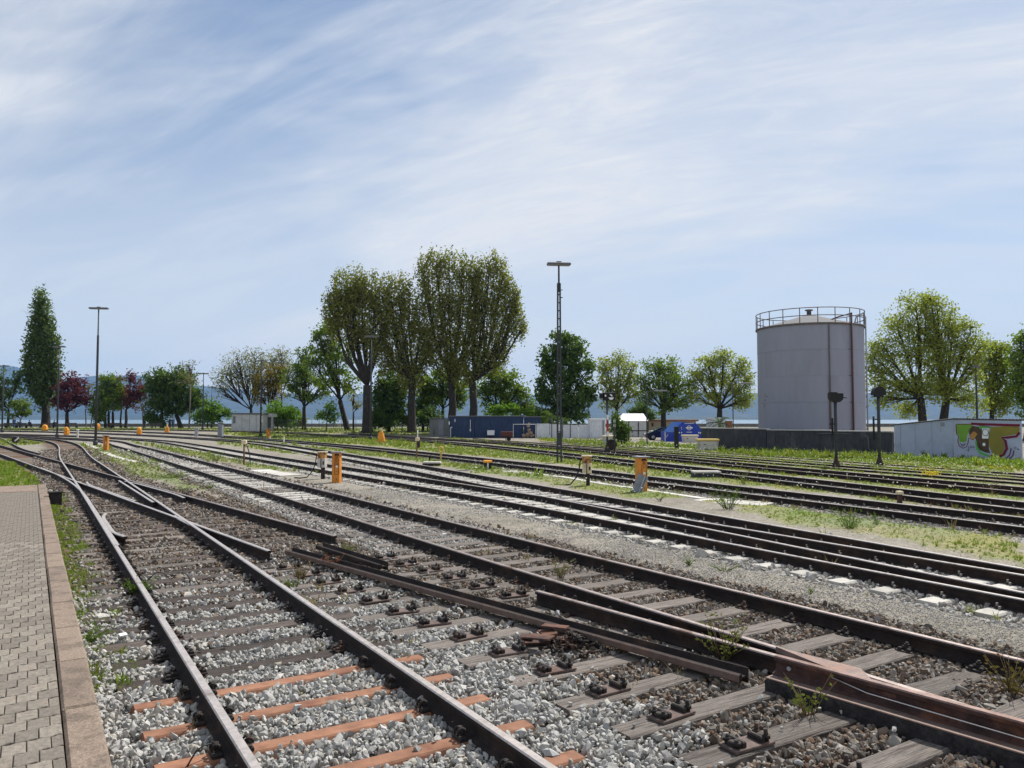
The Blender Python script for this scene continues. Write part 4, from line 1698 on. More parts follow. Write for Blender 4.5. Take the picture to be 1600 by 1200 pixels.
def arm_lamp(px, py, top_py, dx_px, label):
    b_ = at(px, py)
    h = W(px, top_py, b_.y).z - b_.z
    k = b_.y / FPX
    m_ = thing('street_lamp', label, 'street lamp', b_)
    p = MB()
    p.tube([(0, 0, 0), (0, 0, h)], [0.055, 0.045], 8)
    p.build('pole', mast_m, m_)
    a = MB()
    a.tube([(0, 0, h - 0.08), (dx_px * k * 0.3, 0, h), (dx_px * k, 0, h + 0.05)], 0.03, 6)
    a.build('arm', lamp_m, m_)
    hd = MB()
    hd.bbox((dx_px * k * 0.72, 0, h + 0.03), (abs(dx_px) * k * 0.65, 0.22, 0.11), 0, 0.03)
    hd.build('lamp_housing', lamp_glass, m_)


arm_lamp(1011, 697, 611, 31, 'black street lamp with white arm in front of the white tent roof')
arm_lamp(1146, 690, 599, 30, 'thin street lamp with white arm beside the round spreading tree left of the tank')

# ------------------------------------------------------------------ fuel tank and bund wall
TY = 60.0
TR = 3.92
tcx = W(1266, 600, TY).x
tank = thing('fuel_tank', 'huge pale grey cylindrical storage tank with railing on its roof', 'tank', (tcx, TY, 0))
ZT = W(1266, 503.5, TY - TR).z
courses = [0.0, 1.55, 3.5, 5.45, 7.4, ZT]
for i in range(len(courses) - 1):
    m_ = MB()
    rr_ = TR - 0.008 * (i % 2)
    m_.lathe([(rr_, courses[i]), (rr_, courses[i + 1])], n=128, cap=False)
    sh_ = m_.build('shell_course', tank_m, tank)
    if 0 < i:
        m_ = MB()
        m_.tube([((TR - .004) * math.cos(a_), (TR - .004) * math.sin(a_), courses[i]) for a_ in np.linspace(0, 2 * math.pi, 129)], 0.012, 4, cap=False)
        m_.build('weld_seam', panel_grey, sh_)
rim = MB()
rim.lathe([(TR + 0.01, ZT - 0.12), (TR + 0.11, ZT - 0.12), (TR + 0.11, ZT), (TR - 0.1, ZT + 0.02)], n=96)
rim.build('top_rim', tank_trim, tank)
rf = MB()
rf.lathe([(TR - 0.05, ZT + 0.03), (TR * 0.5, ZT + 0.56), (0.3, ZT + 1.05), (0.02, ZT + 1.08)], n=64, cap=False)
rfo = rf.build('roof_cone', tank_roof, tank)
vt = MB()
vt.lathe([(0.17, ZT + 1.0), (0.17, ZT + 1.38), (0.30, ZT + 1.40), (0.30, ZT + 1.48), (0.05, ZT + 1.52)], n=14)
vt.build('vent', tank_trim, rfo)
NP_ = 20
for k in range(NP_):
    w_ = 2 * math.pi * (k + 0.3) / NP_
    po = MB()
    x_, y_ = (TR + 0.06) * math.cos(w_), (TR + 0.06) * math.sin(w_)
    po.tube([(x_, y_, ZT), (x_, y_, ZT + 1.12)], 0.035, 6)
    po.build('railing_post', tank_trim, tank)
for hh in (0.55, 1.12):
    ri = MB()
    ri.tube([((TR + 0.06) * math.cos(a_), (TR + 0.06) * math.sin(a_), ZT + hh) for a_ in np.linspace(0, 2 * math.pi, 97)], 0.035, 6, cap=False)
    ri.build('railing_bar', tank_trim, tank)


def on_tank(px, extra):
    """point on the near side of the shell at the sight line px"""
    dx = (px - 800) / FPX
    A = dx * dx + 1
    B = -2 * (dx * tcx + TY)
    C_ = tcx ** 2 + TY ** 2 - (TR + extra) ** 2
    y_ = (-B - math.sqrt(max(B * B - 4 * A * C_, 0))) / (2 * A)
    return Vector((dx * y_ - tcx, y_ - TY, 0))


q = on_tank(1297.5, 0.06)
sp = MB()
sp.tube([q + Vector((0, 0, .2)), q + Vector((0, 0, 5.4)), q + Vector((0, 0, 5.5)), q + Vector((0, 0, ZT - .2))], [0.07, 0.07, 0.045, 0.045], 8)
sp.build('seam_pipe', tank_trim, tank)
q = on_tank(1333, 0.12)
rp_ = MB()
rp_.tube([q + Vector((0, 0, .1)), q + Vector((0, 0, ZT + .75))], 0.075, 8)
rp_.tube([q + Vector((0, 0, ZT + .70)), q + Vector((-.6, .9, ZT + .55)), q + Vector((-1.4, 1.6, ZT + .2))], 0.05, 6)
pr = rp_.build('red_riser_pipe', pipe_red, tank)
for z_ in (1.5, 3.5, 5.45, 7.4):
    br = MB()
    br.box(q + Vector((-.16, .06, z_)), (0.36, 0.08, 0.06))
    br.build('pipe_bracket', tank_trim, pr)
ep = Vector((TR + 0.28, -0.5, 0))
pp = MB()
pp.tube([ep + Vector((0, 0, 1.2)), ep + Vector((0, 0, ZT + 0.85)), ep + Vector((-.12, 0, ZT + 1.0)), ep + Vector((-.6, .2, ZT + 1.0)), ep + Vector((-.75, .25, ZT + .4))], 0.06, 8)
pp.build('side_pipe', galv, tank)
for z_ in (1.3, 1.5, 1.75, 3.2, 4.0, 4.5, 5.2, 6.2):
    vv = MB()
    vv.bbox(ep + Vector((-.15, 0, z_)), (0.22, 0.14, 0.12), 0, 0.03)
    vv.build('pipe_clamp', tank_trim, tank)
for k, (px, z_, w_) in enumerate(((1192, 4.12, .35), (1194, 3.98, .5), (1192, 3.72, .42), (1190, 3.45, .2), (1190, 3.3, .2), (1190, 3.15, .2))):
    q = on_tank(px + 4, 0.004)
    mk_ = MB()
    mk_.box((q.x, q.y, z_), (w_ * 0.7, 0.012, 0.05), math.atan2(q.x, -q.y))
    mk_.build('stencil_line', tank_trim, tank)

wl = [at(1098, 700.5), at(1200, 706), at(1300, 709), at(1396, 712.5)]
bw = thing('bund_wall', 'long dark concrete wall in front of the storage tank, with pale coping', 'wall', wl[0])
for a, b_, zt0, zt1 in ((wl[0], wl[1], 668.5, 672), (wl[1], wl[2], 672, 674), (wl[2], wl[3], 674, 675.5)):
    t0 = W(0, zt0, a.y).z
    t1 = W(0, zt1, b_.y).z
    d_ = (b_ - a)
    ln = Vector((d_.x, d_.y, 0)).length
    rz_ = math.atan2(d_.y, d_.x)
    mid_ = (a + b_) / 2
    th = (t0 + t1) / 2
    m_ = MB()
    m_.box((0, 0, th / 2 - 0.1), (ln - 0.01, 0.3, th + 0.2), rz_)
    m_.build('wall_panel', wall_dark, bw, mid_ - wl[0])
    m_ = MB()
    m_.bbox((0, 0, th + 0.045), (ln - 0.01, 0.42, 0.07), rz_, 0.01)
    m_.build('coping', coping_m, bw, mid_ - wl[0])
# return wall to the back on the left, floor behind
m_ = MB()
m_.box((1.15, 3.95, 0.76), (0.3, 7.6, 1.5), -0.26)
m_.build('wall_panel', wall_dark, bw)
sg = MB()
sp_ = at(1183, 705)
zs = W(0, 676.5, sp_.y).z
sg.box((sp_.x + 0.05, sp_.y - 0.22, zs), (0.34, 0.02, 0.22), -0.25)
so_ = sg.build('wall_sign', white_paint, bw, -wl[0])
for k in (-1, 0, 1):
    ln_ = MB()
    ln_.box((sp_.x + 0.05 + k * 0.08, sp_.y - 0.235, zs), (0.03, 0.006, 0.07), -0.25)
    ln_.build('sign_mark', black_paint, so_)
# hand pipe over the coping
hp_ = MB()
pts = [at(1185, 705), at(1300, 709), at(1346, 710.5)]
P_ = [Vector((p.x, p.y - 0.30, W(0, zz, p.y).z)) for p, zz in zip(pts, (675.5, 677.5, 677.5))]
pe = at(1353, 711)
P_ += [Vector((pe.x, pe.y - 0.34, W(0, 683, pe.y).z)), Vector((pe.x + .02, pe.y - 0.4, W(0, 700, pe.y).z)), Vector((pe.x + .2, pe.y - .45, W(0, 706.5, pe.y).z)),
       Vector((at(1385, 712).x, at(1385, 712).y - .4, W(0, 706.5, pe.y).z))]
hp_.tube(P_, 0.05, 8)
hp_.build('overflow_pipe', lamp_m, bw, -wl[0])

# ------------------------------------------------------------------ graffiti shed
c0, cL, cR = at(1490, 718.5), at(1398, 713), at(1597, 722)
shed = thing('graffiti_shed', 'low pale blue grey shed with a colourful graffiti on its right wall', 'shed', c0)
A0, AL, AR = Vector((0, 0, 0)), cL - c0, cR - c0
for v in (AL, AR):
    v.z = 0
hC = W(0, 655.5, c0.y).z
hL = W(0, 664.5, cL.y).z
hR = W(0, 657.5, cR.y).z
back = AL + AR
th_ = 0.06


def wall_quad(name, mat, a, b_, za, zb, parent, gap=0.012):
    d_ = (b_ - a)
    ln = d_.length
    t_ = d_ / ln
    n_ = Vector((t_.y, -t_.x, 0))
    if n_.dot(-c0) < 0:
        n_ = -n_
    a_, e_ = a + t_ * gap, b_ - t_ * gap
    V = [a_ + Vector((0, 0, -.3)), e_ + Vector((0, 0, -.3)), e_ + Vector((0, 0, zb)), a_ + Vector((0, 0, za))]
    V2 = [v - n_ * th_ for v in V]
    m_ = MB()
    m_.add(V + V2, [(0, 1, 2, 3), (7, 6, 5, 4), (0, 4, 5, 1), (1, 5, 6, 2), (2, 6, 7, 3), (3, 7, 4, 0)])
    bm = bmesh.new()
    me = m_.mesh(name, mat)
    bm.from_mesh(me)
    bmesh.ops.recalc_face_normals(bm, faces=bm.faces)
    bm.to_mesh(me)
    bm.free()
    return link(name, me, parent)


cuts = [0, 0.115, 0.38, 0.66, 1.0]
cuts = [1 - c for c in cuts][::-1]
for a_, b_ in zip(cuts[:-1], cuts[1:]):
    wall_quad('wall_panel', shed_m, AL * a_, AL * b_, hC + (hL - hC) * a_, hC + (hL - hC) * b_, shed, 0.010)
front = wall_quad('wall_panel', shed_m, A0, AR, hC, hR, shed, 0.0)
wall_quad('wall_panel', shed_m, AR, back, hR, hL, shed, 0.0)
wall_quad('wall_panel', shed_m, AL, back, hL, hL, shed, 0.0)
cp = MB()
cp.tube([(0.0, -0.0, -.3), (0, 0, hC)], 0.03, 6)
cp.build('corner_trim', shed_m, shed)
# corrugated roof
rfm = MB()
NC = 44
V, F = [], []
up = Vector((0, 0, 1))
aL, aR = AL * 1.03, AR * 1.03
for j, fj in enumerate((-.03, 1.03)):
    for i in range(NC + 1):
        f = i / NC
        p = AR * (-.03 + 1.06 * f) + AL * fj
        zz = hC + (hR - hC) * f + (hL - hC) * fj + 0.05 + 0.028 * math.sin(i * math.pi / 1.0 + (0 if i % 2 else math.pi))
        zz += 0.03 * (i % 2)
        V.append((p.x, p.y, zz))
        V.append((p.x, p.y, zz - 0.05))
s1 = 2 * (NC + 1)
for i in range(NC):
    a = 2 * i
    F += [(a, a + 2, s1 + a + 2, s1 + a), (a + 1, s1 + a + 1, s1 + a + 3, a + 3), (a, a + 1, a + 3, a + 2), (s1 + a, s1 + a + 2, s1 + a + 3, s1 + a + 1)]
F += [(0, s1, s1 + 1, 1), (2 * NC, 2 * NC + 1, s1 + 2 * NC + 1, s1 + 2 * NC)]
rfm.add(V, F)
rfm.build('corrugated_roof', roof_dark, shed)
vp = MB()
tl = AL.normalized()
nl = Vector((tl.y, -tl.x, 0))
nl = nl if nl.dot(-c0) > 0 else -nl
p = AL * 0.16 + nl * 0.012
vp.box((p.x, p.y, hC - 0.28), (0.26, 0.03, 0.20), math.atan2(tl.y, tl.x))
vp.build('vent_plate', panel_grey, shed)
# graffiti: flat paint films, each a few millimetres above the other
tf = AR.normalized()
nf = Vector((tf.y, -tf.x, 0))
nf = nf if nf.dot(-c0) > 0 else -nf
FL = AR.length


def gp(x_, y_):
    return ((x_ - 815) / 768 * FL, (692 - y_) / 436 * hC - 0.02)


def film(mat, pts, lay):
    m_ = MB()
    P2 = [gp(*p) for p in pts]
    m_.add([tf * u + nf * (0.004 + 0.003 * lay) + Vector((0, 0, v)) for u, v in P2], [tuple(range(len(P2)))])
    o = m_.build('graffiti_shape', GRAF[mat], front)
    return o


def stroke(mat, pts, wd, lay):
    P2 = [Vector(gp(*p)) for p in pts]
    w_ = wd / 768 * FL / 2
    Lf, Rt = [], []
    for i, p in enumerate(P2):
        t_ = (P2[min(i + 1, len(P2) - 1)] - P2[max(i - 1, 0)]).normalized()
        n_ = Vector((-t_.y, t_.x)) * w_
        Lf.append(p + n_)
        Rt.append(p - n_)
    m_ = MB()
    V = [tf * q.x + nf * (0.004 + 0.003 * lay) + Vector((0, 0, q.y)) for q in Lf + Rt]
    k = len(P2)
    m_.add(V, [(i, i + 1, k + i + 1, k + i) for i in range(k - 1)])
    m_.build('graffiti_stroke', GRAF[mat], front)


def disc(mat, x_, y_, r, lay, inner=0):
    ring_ = [(x_ + r * math.cos(a), y_ + r * 1.05 * math.sin(a)) for a in np.linspace(0, 2 * math.pi, 19)[:-1]]
    if inner:
        stroke(mat, ring_ + [ring_[0]], inner, lay)
    else:
        film(mat, ring_, lay)


film('green', [(860, 305), (1040, 300), (1050, 330), (1010, 350), (1000, 390), (980, 420), (975, 480), (940, 500), (890, 490), (885, 420), (865, 410)], 0)
film('brown', [(1040, 320), (1130, 330), (1160, 350), (1230, 350), (1225, 560), (1240, 605), (1190, 600), (1120, 575), (1090, 530), (1080, 460), (1010, 420), (1000, 380)], 1)
film('olive', [(1250, 330), (1400, 322), (1560, 325), (1570, 350), (1565, 378), (1530, 402), (1440, 420), (1360, 430), (1390, 470), (1402, 550), (1372, 610), (1320, 632), (1265, 608), (1230, 540), (1225, 470), (1240, 400)], 2)
film('mint', [(1070, 480), (1090, 480), (1095, 540), (1130, 590), (1230, 628), (1222, 645), (1130, 622), (1082, 570)], 3)
film('mint', [(1115, 320), (1250, 325), (1255, 345), (1180, 340), (1130, 355)], 3)
film('tan', [(1060, 375), (1102, 405), (1052, 470), (1003, 430)], 4)
film('white', [(1150, 345), (1225, 345), (1235, 380), (1225, 455), (1150, 455)], 3)
disc('white', 1192, 388, 33, 4)
disc('black', 1192, 388, 34, 5, 7)
stroke('black', [(1150, 345), (1150, 455), (1225, 455), (1236, 380)], 6, 5)
disc('white', 1172, 515, 17, 4)
stroke('black', [(1100, 505), (1122, 512), (1118, 545), (1150, 560)], 8, 4)
stroke('black', [(1150, 570), (1170, 590), (1210, 575)], 8, 4)
stroke('black', [(1000, 365), (1020, 345), (1030, 375), (1045, 350), (1060, 380)], 6, 6)
stroke('maroon', [(855, 305), (860, 410), (880, 430), (872, 490), (890, 540), (930, 560), (970, 545), (990, 500), (1000, 450), (1060, 470)], 9, 4)
for k in range(3):
    stroke('navy', [(893 + 8 * k, 500 + 14 * k), (925, 522 + 10 * k), (962 - 4 * k, 505 + 10 * k)], 5, 3)
stroke('maroon', [(858, 302), (1040, 302), (1250, 330)], 8, 5)
stroke('maroon', [(1030, 297), (1200, 303), (1572, 312)], 30, 6)
stroke('maroon', [(1568, 385), (1530, 425), (1440, 438), (1375, 442), (1410, 470), (1424, 555), (1385, 620), (1310, 646), (1240, 632)], 30, 6)
stroke('purple', [(1470, 550), (1462, 595), (1445, 628), (1412, 650)], 13, 4)
stroke('purple', [(1500, 570), (1490, 615), (1475, 640), (1445, 657)], 13, 4)
disc('navy', 1515, 545, 11, 4, 5)
disc('navy', 1545, 558, 8, 4)
stroke('navy', [(990, 538), (1000, 560), (988, 598)], 6, 4)
stroke('navy', [(970, 578), (1002, 574)], 6, 4)
stroke('navy', [(1018, 555), (1018, 532), (1060, 536), (1060, 550), (1022, 552)], 6, 4)

# ------------------------------------------------------------------ signals
def disc_signal(px, py, top_py, label, dome, pole_h_px=None):
    b_ = at(px, py)
    k = b_.y / FPX
    h = W(px, top_py, b_.y).z - b_.z
    s_ = thing('signal', label, 'signal', b_)
    f = MB()
    f.lathe([(0.20, -0.05), (0.18, 0.10), (0.11, 0.30), (0.08, 0.5)], n=10)
    f.build('signal_foot', iron, s_)
    p = MB()
    p.tube([(0, 0, 0.2), (0, 0, h - 0.35)], 0.075, 10)
    p.build('pole', mast_m, s_)
    cb = MB()
    cb.tube([(-0.16, -0.02, h * 0.42), (-0.16, -0.02, h * 0.66)] if not dome else [(-0.25, 0, h * 0.32), (-0.25, 0, h * 0.62)], 0.05, 8)
    cb.box((-0.1, 0, h * 0.58), (0.36, 0.05, 0.06))
    cb.build('cable_duct', black_paint, s_)
    # half round lamp case, thick
    wR = 0.31
    poly = []
    if dome:
        poly = [(-wR, 0.0), (wR, 0.0), (wR, 0.10)] + [(wR * math.cos(a), 0.10 + 0.33 * math.sin(a)) for a in np.linspace(0.1, math.pi - 0.1, 12)] + [(-wR, 0.10)]
    else:
        poly = [(-wR, 0.42), (-wR, 0.25)] + [(wR * math.cos(a), 0.22 + 0.24 * math.sin(a)) for a in np.linspace(math.pi + .15, 2 * math.pi - .15, 12)] + [(wR, 0.25), (wR, 0.40)]
    hd = MB()
    z0 = h - 0.44
    hd.prism(poly, 0.30, ((0.02, 0.15, z0), (1, 0, 0), (0, 0, 1)))
    hb = hd.build('signal_case', black_paint, s_)
    tp_ = MB()
    if dome:
        tp_.box((0, 0, h + 0.10), (0.02, 0.02, 0.34))
        tp_.box((0.03, 0, h + 0.26), (0.10, 0.03, 0.04))
        tp_.box((0, -0.02, z0 - 0.04), (0.36, 0.28, 0.10))
    else:
        tp_.box((0.40, 0, z0 + 0.2), (0.26, 0.04, 0.04))
        tp_.box((-0.1, 0, h - 0.01), (0.34, 0.22, 0.06))
    tp_.build('signal_fitting', black_paint, hb)
    return s_


disc_signal(1307, 730.5, 613.5, 'dark signal with flat topped half round head, standing before the tank wall', False)
disc_signal(1374.5, 727.5, 603.5, 'dark signal with domed half round head, between the tank and the graffiti shed', True)

b_ = at(949, 710)
h = W(0, 613, b_.y).z
sg3 = thing('signal', 'signal with black lamp box on a red and white banded post near the bush', 'signal', b_)
f = MB()
f.lathe([(0.28, -0.05), (0.24, 0.12), (0.10, 0.5)], n=8)
f.build('signal_foot', iron, sg3)
p = MB()
p.tube([(0, 0, 0.2), (0, 0, h - 0.4)], 0.06, 8)
p.build('pole', mast_m, sg3)
k = b_.y / FPX
for z0_, z1_, mt in ((682, 674, white_paint), (674, 656, red_paint), (656, 648, white_paint)):
    m_ = MB()
    a0, a1 = W(0, z0_, b_.y).z, W(0, z1_, b_.y).z
    m_.box((0.02, -0.075, (a0 + a1) / 2), (0.14, 0.02, a1 - a0 - 0.01))
    m_.build('mast_band', mt, sg3)
hd = MB()
hd.bbox((0.12, 0, h - 0.27), (0.78, 0.34, 0.52), 0, 0.03)
hd.bbox((-0.35, -0.02, h - 0.22), (0.28, 0.30, 0.34), 0, 0.03)
hdo = hd.build('lamp_box', black_paint, sg3)
ln_ = MB()
ln_.prism([(0.16 * math.cos(a), 0.16 * math.sin(a)) for a in np.linspace(math.pi, 2 * math.pi, 10)], 0.02, ((0.24, -0.172, h - 0.33), (1, 0, 0), (0, 0, 1)))
ln_.build('half_lens', lampwhite, hdo)
ln_ = MB()
ln_.prism([(-.10, 0.14), (.0, 0.14), (0.12, 0.0), (0, 0.0)], 0.02, ((0.24, -0.172, h - 0.26), (1, 0, 0), (0, 0, 1)))
ln_.box((-0.12, -0.18, h - 0.22), (0.09, 0.02, 0.12))
ln_.build('small_lens', lampwhite, hdo)
pb_ = MB()
for zz in (658, 665):
    a0 = W(0, zz, b_.y).z
    pb_.box((0.46, -0.03, a0), (0.11, 0.02, 0.18))
pb_.build('number_plate', white_paint, sg3)
ps = MB()
ps.tube([(0.46, 0, 0.0), (0.46, 0, W(0, 654, b_.y).z)], 0.05, 6)
ps.build('side_post', mast_m, sg3)
cw_ = MB()
cw_.lathe([(0.34, -0.07), (0.36, 0), (0.34, 0.07)], n=16)
cw_o = cw_.build('counter_weight', iron, sg3, (0.30, 0.25, 0.62))
cw_o.rotation_euler = (math.pi / 2, 0, 0)

# ------------------------------------------------------------------ orange call posts


def ring_path(cx, cz, r, y, n=14):
    return [(cx + r * math.cos(a), y, cz + r * math.sin(a)) for a in np.linspace(0, 2 * math.pi, n)]


def call_post(px, py, label, nums, rz, wd=0.275, hgt=1.06):
    b_ = at(px, py)
    t_ = thing('call_post', label, 'call post', b_, rz, 'orange call posts between the tracks')
    m_ = MB()
    m_.bbox((0, 0, hgt / 2 - 0.04), (wd, wd * 0.85, hgt + 0.08), 0, 0.01)
    body = m_.build('post_body', orange, t_)
    c_ = MB()
    c_.bbox((0.02, 0, hgt + 0.018), (wd * 1.38, wd * 1.3, 0.035), 0, 0.008)
    c_.build('cap_plate', panel_grey, t_)
    yf = -wd * 0.425
    # door outline
    d_ = MB()
    x0, x1, z0, z1 = wd * -0.12, wd * 0.40, 0.30, 0.83
    for (cx, cz, sx, sz) in ((x0, (z0 + z1) / 2, .012, z1 - z0), (x1, (z0 + z1) / 2, .012, z1 - z0), ((x0 + x1) / 2, z0, x1 - x0 + .012, .012), ((x0 + x1) / 2, z1, x1 - x0 + .012, .012)):
        d_.box((cx, yf - 0.003, cz), (sx, 0.006, sz))
    dr = d_.build('door_frame', black_paint, t_)
    xc = (x0 + x1) / 2
    r_ = MB()
    r_.tube(ring_path(xc, 0.93, 0.035, yf - 0.006), 0.009, 6)
    r_.box((xc, yf - 0.005, 1.0), (wd * 0.5, 0.008, 0.045))
    r_.box((xc - wd * 0.22, yf - 0.005, 0.975), (0.035, 0.008, 0.05))
    r_.box((xc + wd * 0.22, yf - 0.005, 0.975), (0.035, 0.008, 0.05))
    r_.box((xc, yf - 0.005, 0.868), (wd * 0.46, 0.008, 0.014))
    r_.build('telephone_symbol', black_paint, t_)
    for i, s_ in enumerate(nums):
        o = link('number', TXT[s_], t_, (xc, yf - 0.003, 0.72 - i * 0.095))
        o.rotation_euler = (math.pi / 2, 0, 0)
    w_ = MB()
    w_.box((xc + .005, yf - 0.004, 0.575), (0.075, 0.008, 0.07))
    w_.build('white_label', white_paint, t_)
    h_ = MB()
    h_.box((xc, yf - 0.004, 0.40), (0.03, 0.008, 0.025))
    h_.box((xc - .01, yf - 0.004, 0.12), (0.03, 0.008, 0.03))
    h_.build('lock', black_paint, t_)
    return t_


call_post(526, 754, 'orange call post marked 27 and 28, standing on the gravel beside the grey box post', ('27', '28'), -0.12)
call_post(1002, 768, 'orange call post with a grey panel leaning against its foot', ('31',), 0.28, 0.295)
call_post(165.5, 704, 'orange call post at the foot of the tall lamp mast on the left', ('25',), 0.05, 0.30)
call_post(419.5, 684, 'small distant orange post just right of the pale grey shed', ('26',), 0.1, 0.42)
# grey panel leaning on the post
pa_ = at(994, 770)
pn = thing('leaning_panel', 'flat grey metal panel leaning against the orange post', 'panel', pa_)
m_ = MB()
Mx = Matrix.Rotation(R(24), 3, 'Y') @ Matrix.Rotation(R(-12), 3, 'X')
m_.box(Mx @ Vector((0, 0, 0.29)), (0.30, 0.035, 0.60), rot=Mx)
m_.build('panel_sheet', panel_grey, pn)
m_ = MB()
m_.box(Mx @ Vector((0.06, -0.03, 0.29)), (0.03, 0.03, 0.60), rot=Mx)
m_.box(Mx @ Vector((0.145, -0.03, 0.29)), (0.02, 0.05, 0.60), rot=Mx)
m_.build('panel_rib', galv, pn)


# ------------------------------------------------------------------ box posts, small posts


def box_post(px, py, label, tone):
    b_ = at(px, py)
    t_ = thing('meter_post', label, 'box post', b_, -0.15)
    p = MB()
    p.bbox((0.02, 0, 0.22), (0.09, 0.09, 0.5), 0, 0.01)
    p.bbox((0.08, 0.03, 0.22), (0.04, 0.05, 0.5), 0, 0.01)
    p.build('post', iron, t_)
    lo_ = MB()
    lo_.bbox((-0.07, 0, 0.60), (0.15, 0.22, 0.34), 0, 0.02)
    lo_.bbox((0.085, -0.01, 0.60), (0.14, 0.22, 0.34), 0, 0.02)
    lo_.build('meter_case', cream if tone else concrete, t_)
    dk = MB()
    dk.bbox((0.10, -0.125, 0.60), (0.05, 0.02, 0.12), 0, 0.005)
    dk.bbox((0.005, -0.05, 0.58), (0.025, 0.18, 0.34), 0, 0.005)
    dk.build('case_slot', iron, t_)
    up_ = MB()
    up_.bbox((0.0, 0, 0.88), (0.29, 0.20, 0.24), 0, 0.02)
    u = up_.build('upper_case', mk('stained_orange%d' % px, (0.50, 0.25, 0.07), 0.7, 0, 0.3, 8, (0.08, 0.045, 0.03), 0.55, 5, 0.2, 30), t_)
    cp_ = MB()
    cp_.bbox((0.0, 0, 1.01), (0.36, 0.26, 0.03), 0, 0.008)
    cp_.build('cap', cream, u)
    ca_ = MB()
    ca_.tube([(-0.15, 0, 0.95), (-0.22, -0.02, 0.85), (-0.25, -0.03, 0.6), (-0.34, -0.06, 0.3), (-0.55, -0.1, 0.06), (-0.85, -0.06, 0.02), (-1.1, 0.0, 0.03)], 0.022, 6)
    ca_.build('cable', cable_m, t_)
    return t_


box_post(503, 748, 'weathered box post with hanging black cable, left of the orange post marked 27', 0)
box_post(917, 759.5, 'weathered box post with hanging black cable, on grass left of the leaning panel', 1)


def t_post(px, py, label, dx=0.0, hh=1.2, mat=None, cable=True):
    b_ = at(px, py)
    t_ = thing('cable_post', label, 'post', b_)
    p = MB()
    p.tube([(dx, 0, 0), (0, 0, hh - 0.1)], 0.045, 8)
    p.build('post', mk('post_brown%d' % px, (0.20, 0.115, 0.06), 0.8, 0, 0.3, 8), t_)
    h_ = MB()
    h_.bbox((0, 0, hh - 0.09), (0.22, 0.2, 0.20), 0, 0.02)
    h_.build('post_head', mat or cream, t_)
    if cable:
        c_ = MB()
        c_.tube([(0.1, 0, hh - 0.15), (0.16, 0, hh - 0.3), (0.30, -0.05, 0.5), (0.36, -0.1, 0.05), (0.2, -0.2, 0.02)], 0.025, 6)
        c_.build('cable', cable_m, t_)
    else:
        d_ = MB()
        d_.bbox((0.09, -0.03, hh - 0.35), (0.12, 0.1, 0.42), 0, 0.02)
        d_.build('dark_casing', iron, t_)
        s_ = MB()
        s_.tube([(0, 0.1, hh), (0, 0.1, hh + 0.42)], 0.03, 6)
        s_.build('white_stick', white_paint, t_)


t_post(381, 726, 'brown post with square cream head and hanging cable, left of the box post')
t_post(652, 717, 'slightly tilted brown post with cream head and a white stick behind it', -0.05, 1.2, None, False)

b_ = at(689, 718.5)
yr = thing('ring_post', 'yellow post topped by an open yellow ring', 'post', b_)
m_ = MB()
m_.bbox((0, 0, 0.20), (0.10, 0.05, 0.46), 0, 0.01)
m_.build('post', yellow, yr)
m_ = MB()
m_.tube([(0.13 * math.cos(a), 0, 0.57 + 0.14 * math.sin(a)) for a in np.linspace(0, 2 * math.pi, 18)], 0.042, 8)
m_.build('ring', yellow, yr)

b_ = at(762, 734)
mc = thing('marker_box', 'low black and white striped box with an orange lid, on the grass', 'marker box', b_, 0.1)
for k in range(5):
    m_ = MB()
    m_.box(((k - 2) * 0.066, 0, 0.15), (0.064, 0.28, 0.34))
    m_.build('stripe', white_paint if k in (1, 2) and k != 1 else black_paint, mc)
m_ = MB()
m_.bbox((0, 0, 0.37), (0.40, 0.36, 0.10), 0, 0.03)
m_.build('lid', orange_tarp, mc)

b_ = at(675, 728)
sl = thing('cover_slab', 'pale concrete slab raised on a dark rim, left of the yellow ring post', 'slab', b_)
m_ = MB()
m_.bbox((0, 0, 0.17), (0.86, 0.5, 0.07), -0.05, 0.015)
m_.build('slab', concrete, sl)
m_ = MB()
m_.bbox((-.02, 0.02, 0.05), (0.82, 0.46, 0.16), -0.05, 0.01)
m_.build('rim', iron, sl)
b_ = at(671, 720)
hk = MB()
hk.tube([(0, 0, 0), (0, 0, 0.2), (0.02, 0, 0.26), (0.08, 0, 0.27), (0.10, 0, 0.2), (0.05, 0, 0.14)], 0.04, 8)
tag(hk.build('iron_hook', iron, None, b_), 'small black iron hook sticking up behind the concrete slab', 'hook')


def mini_post(px, py, top_py, w, mats, label, cat='post', cap=True):
    b_ = at(px, py)
    h = W(px, top_py, b_.y).z - b_.z
    t_ = thing('short_post', label, cat, b_)
    m_ = MB()
    m_.bbox((0, 0, h / 2 - 0.03), (w, w, h + 0.06), 0, w * 0.1)
    m_.build('post', mats[0], t_)
    if cap:
        m_ = MB()
        m_.bbox((0, 0, h + 0.04), (w * 1.5, w * 1.4, 0.09), 0, 0.02)
        m_.build('post_cap', mats[1], t_)
    return t_


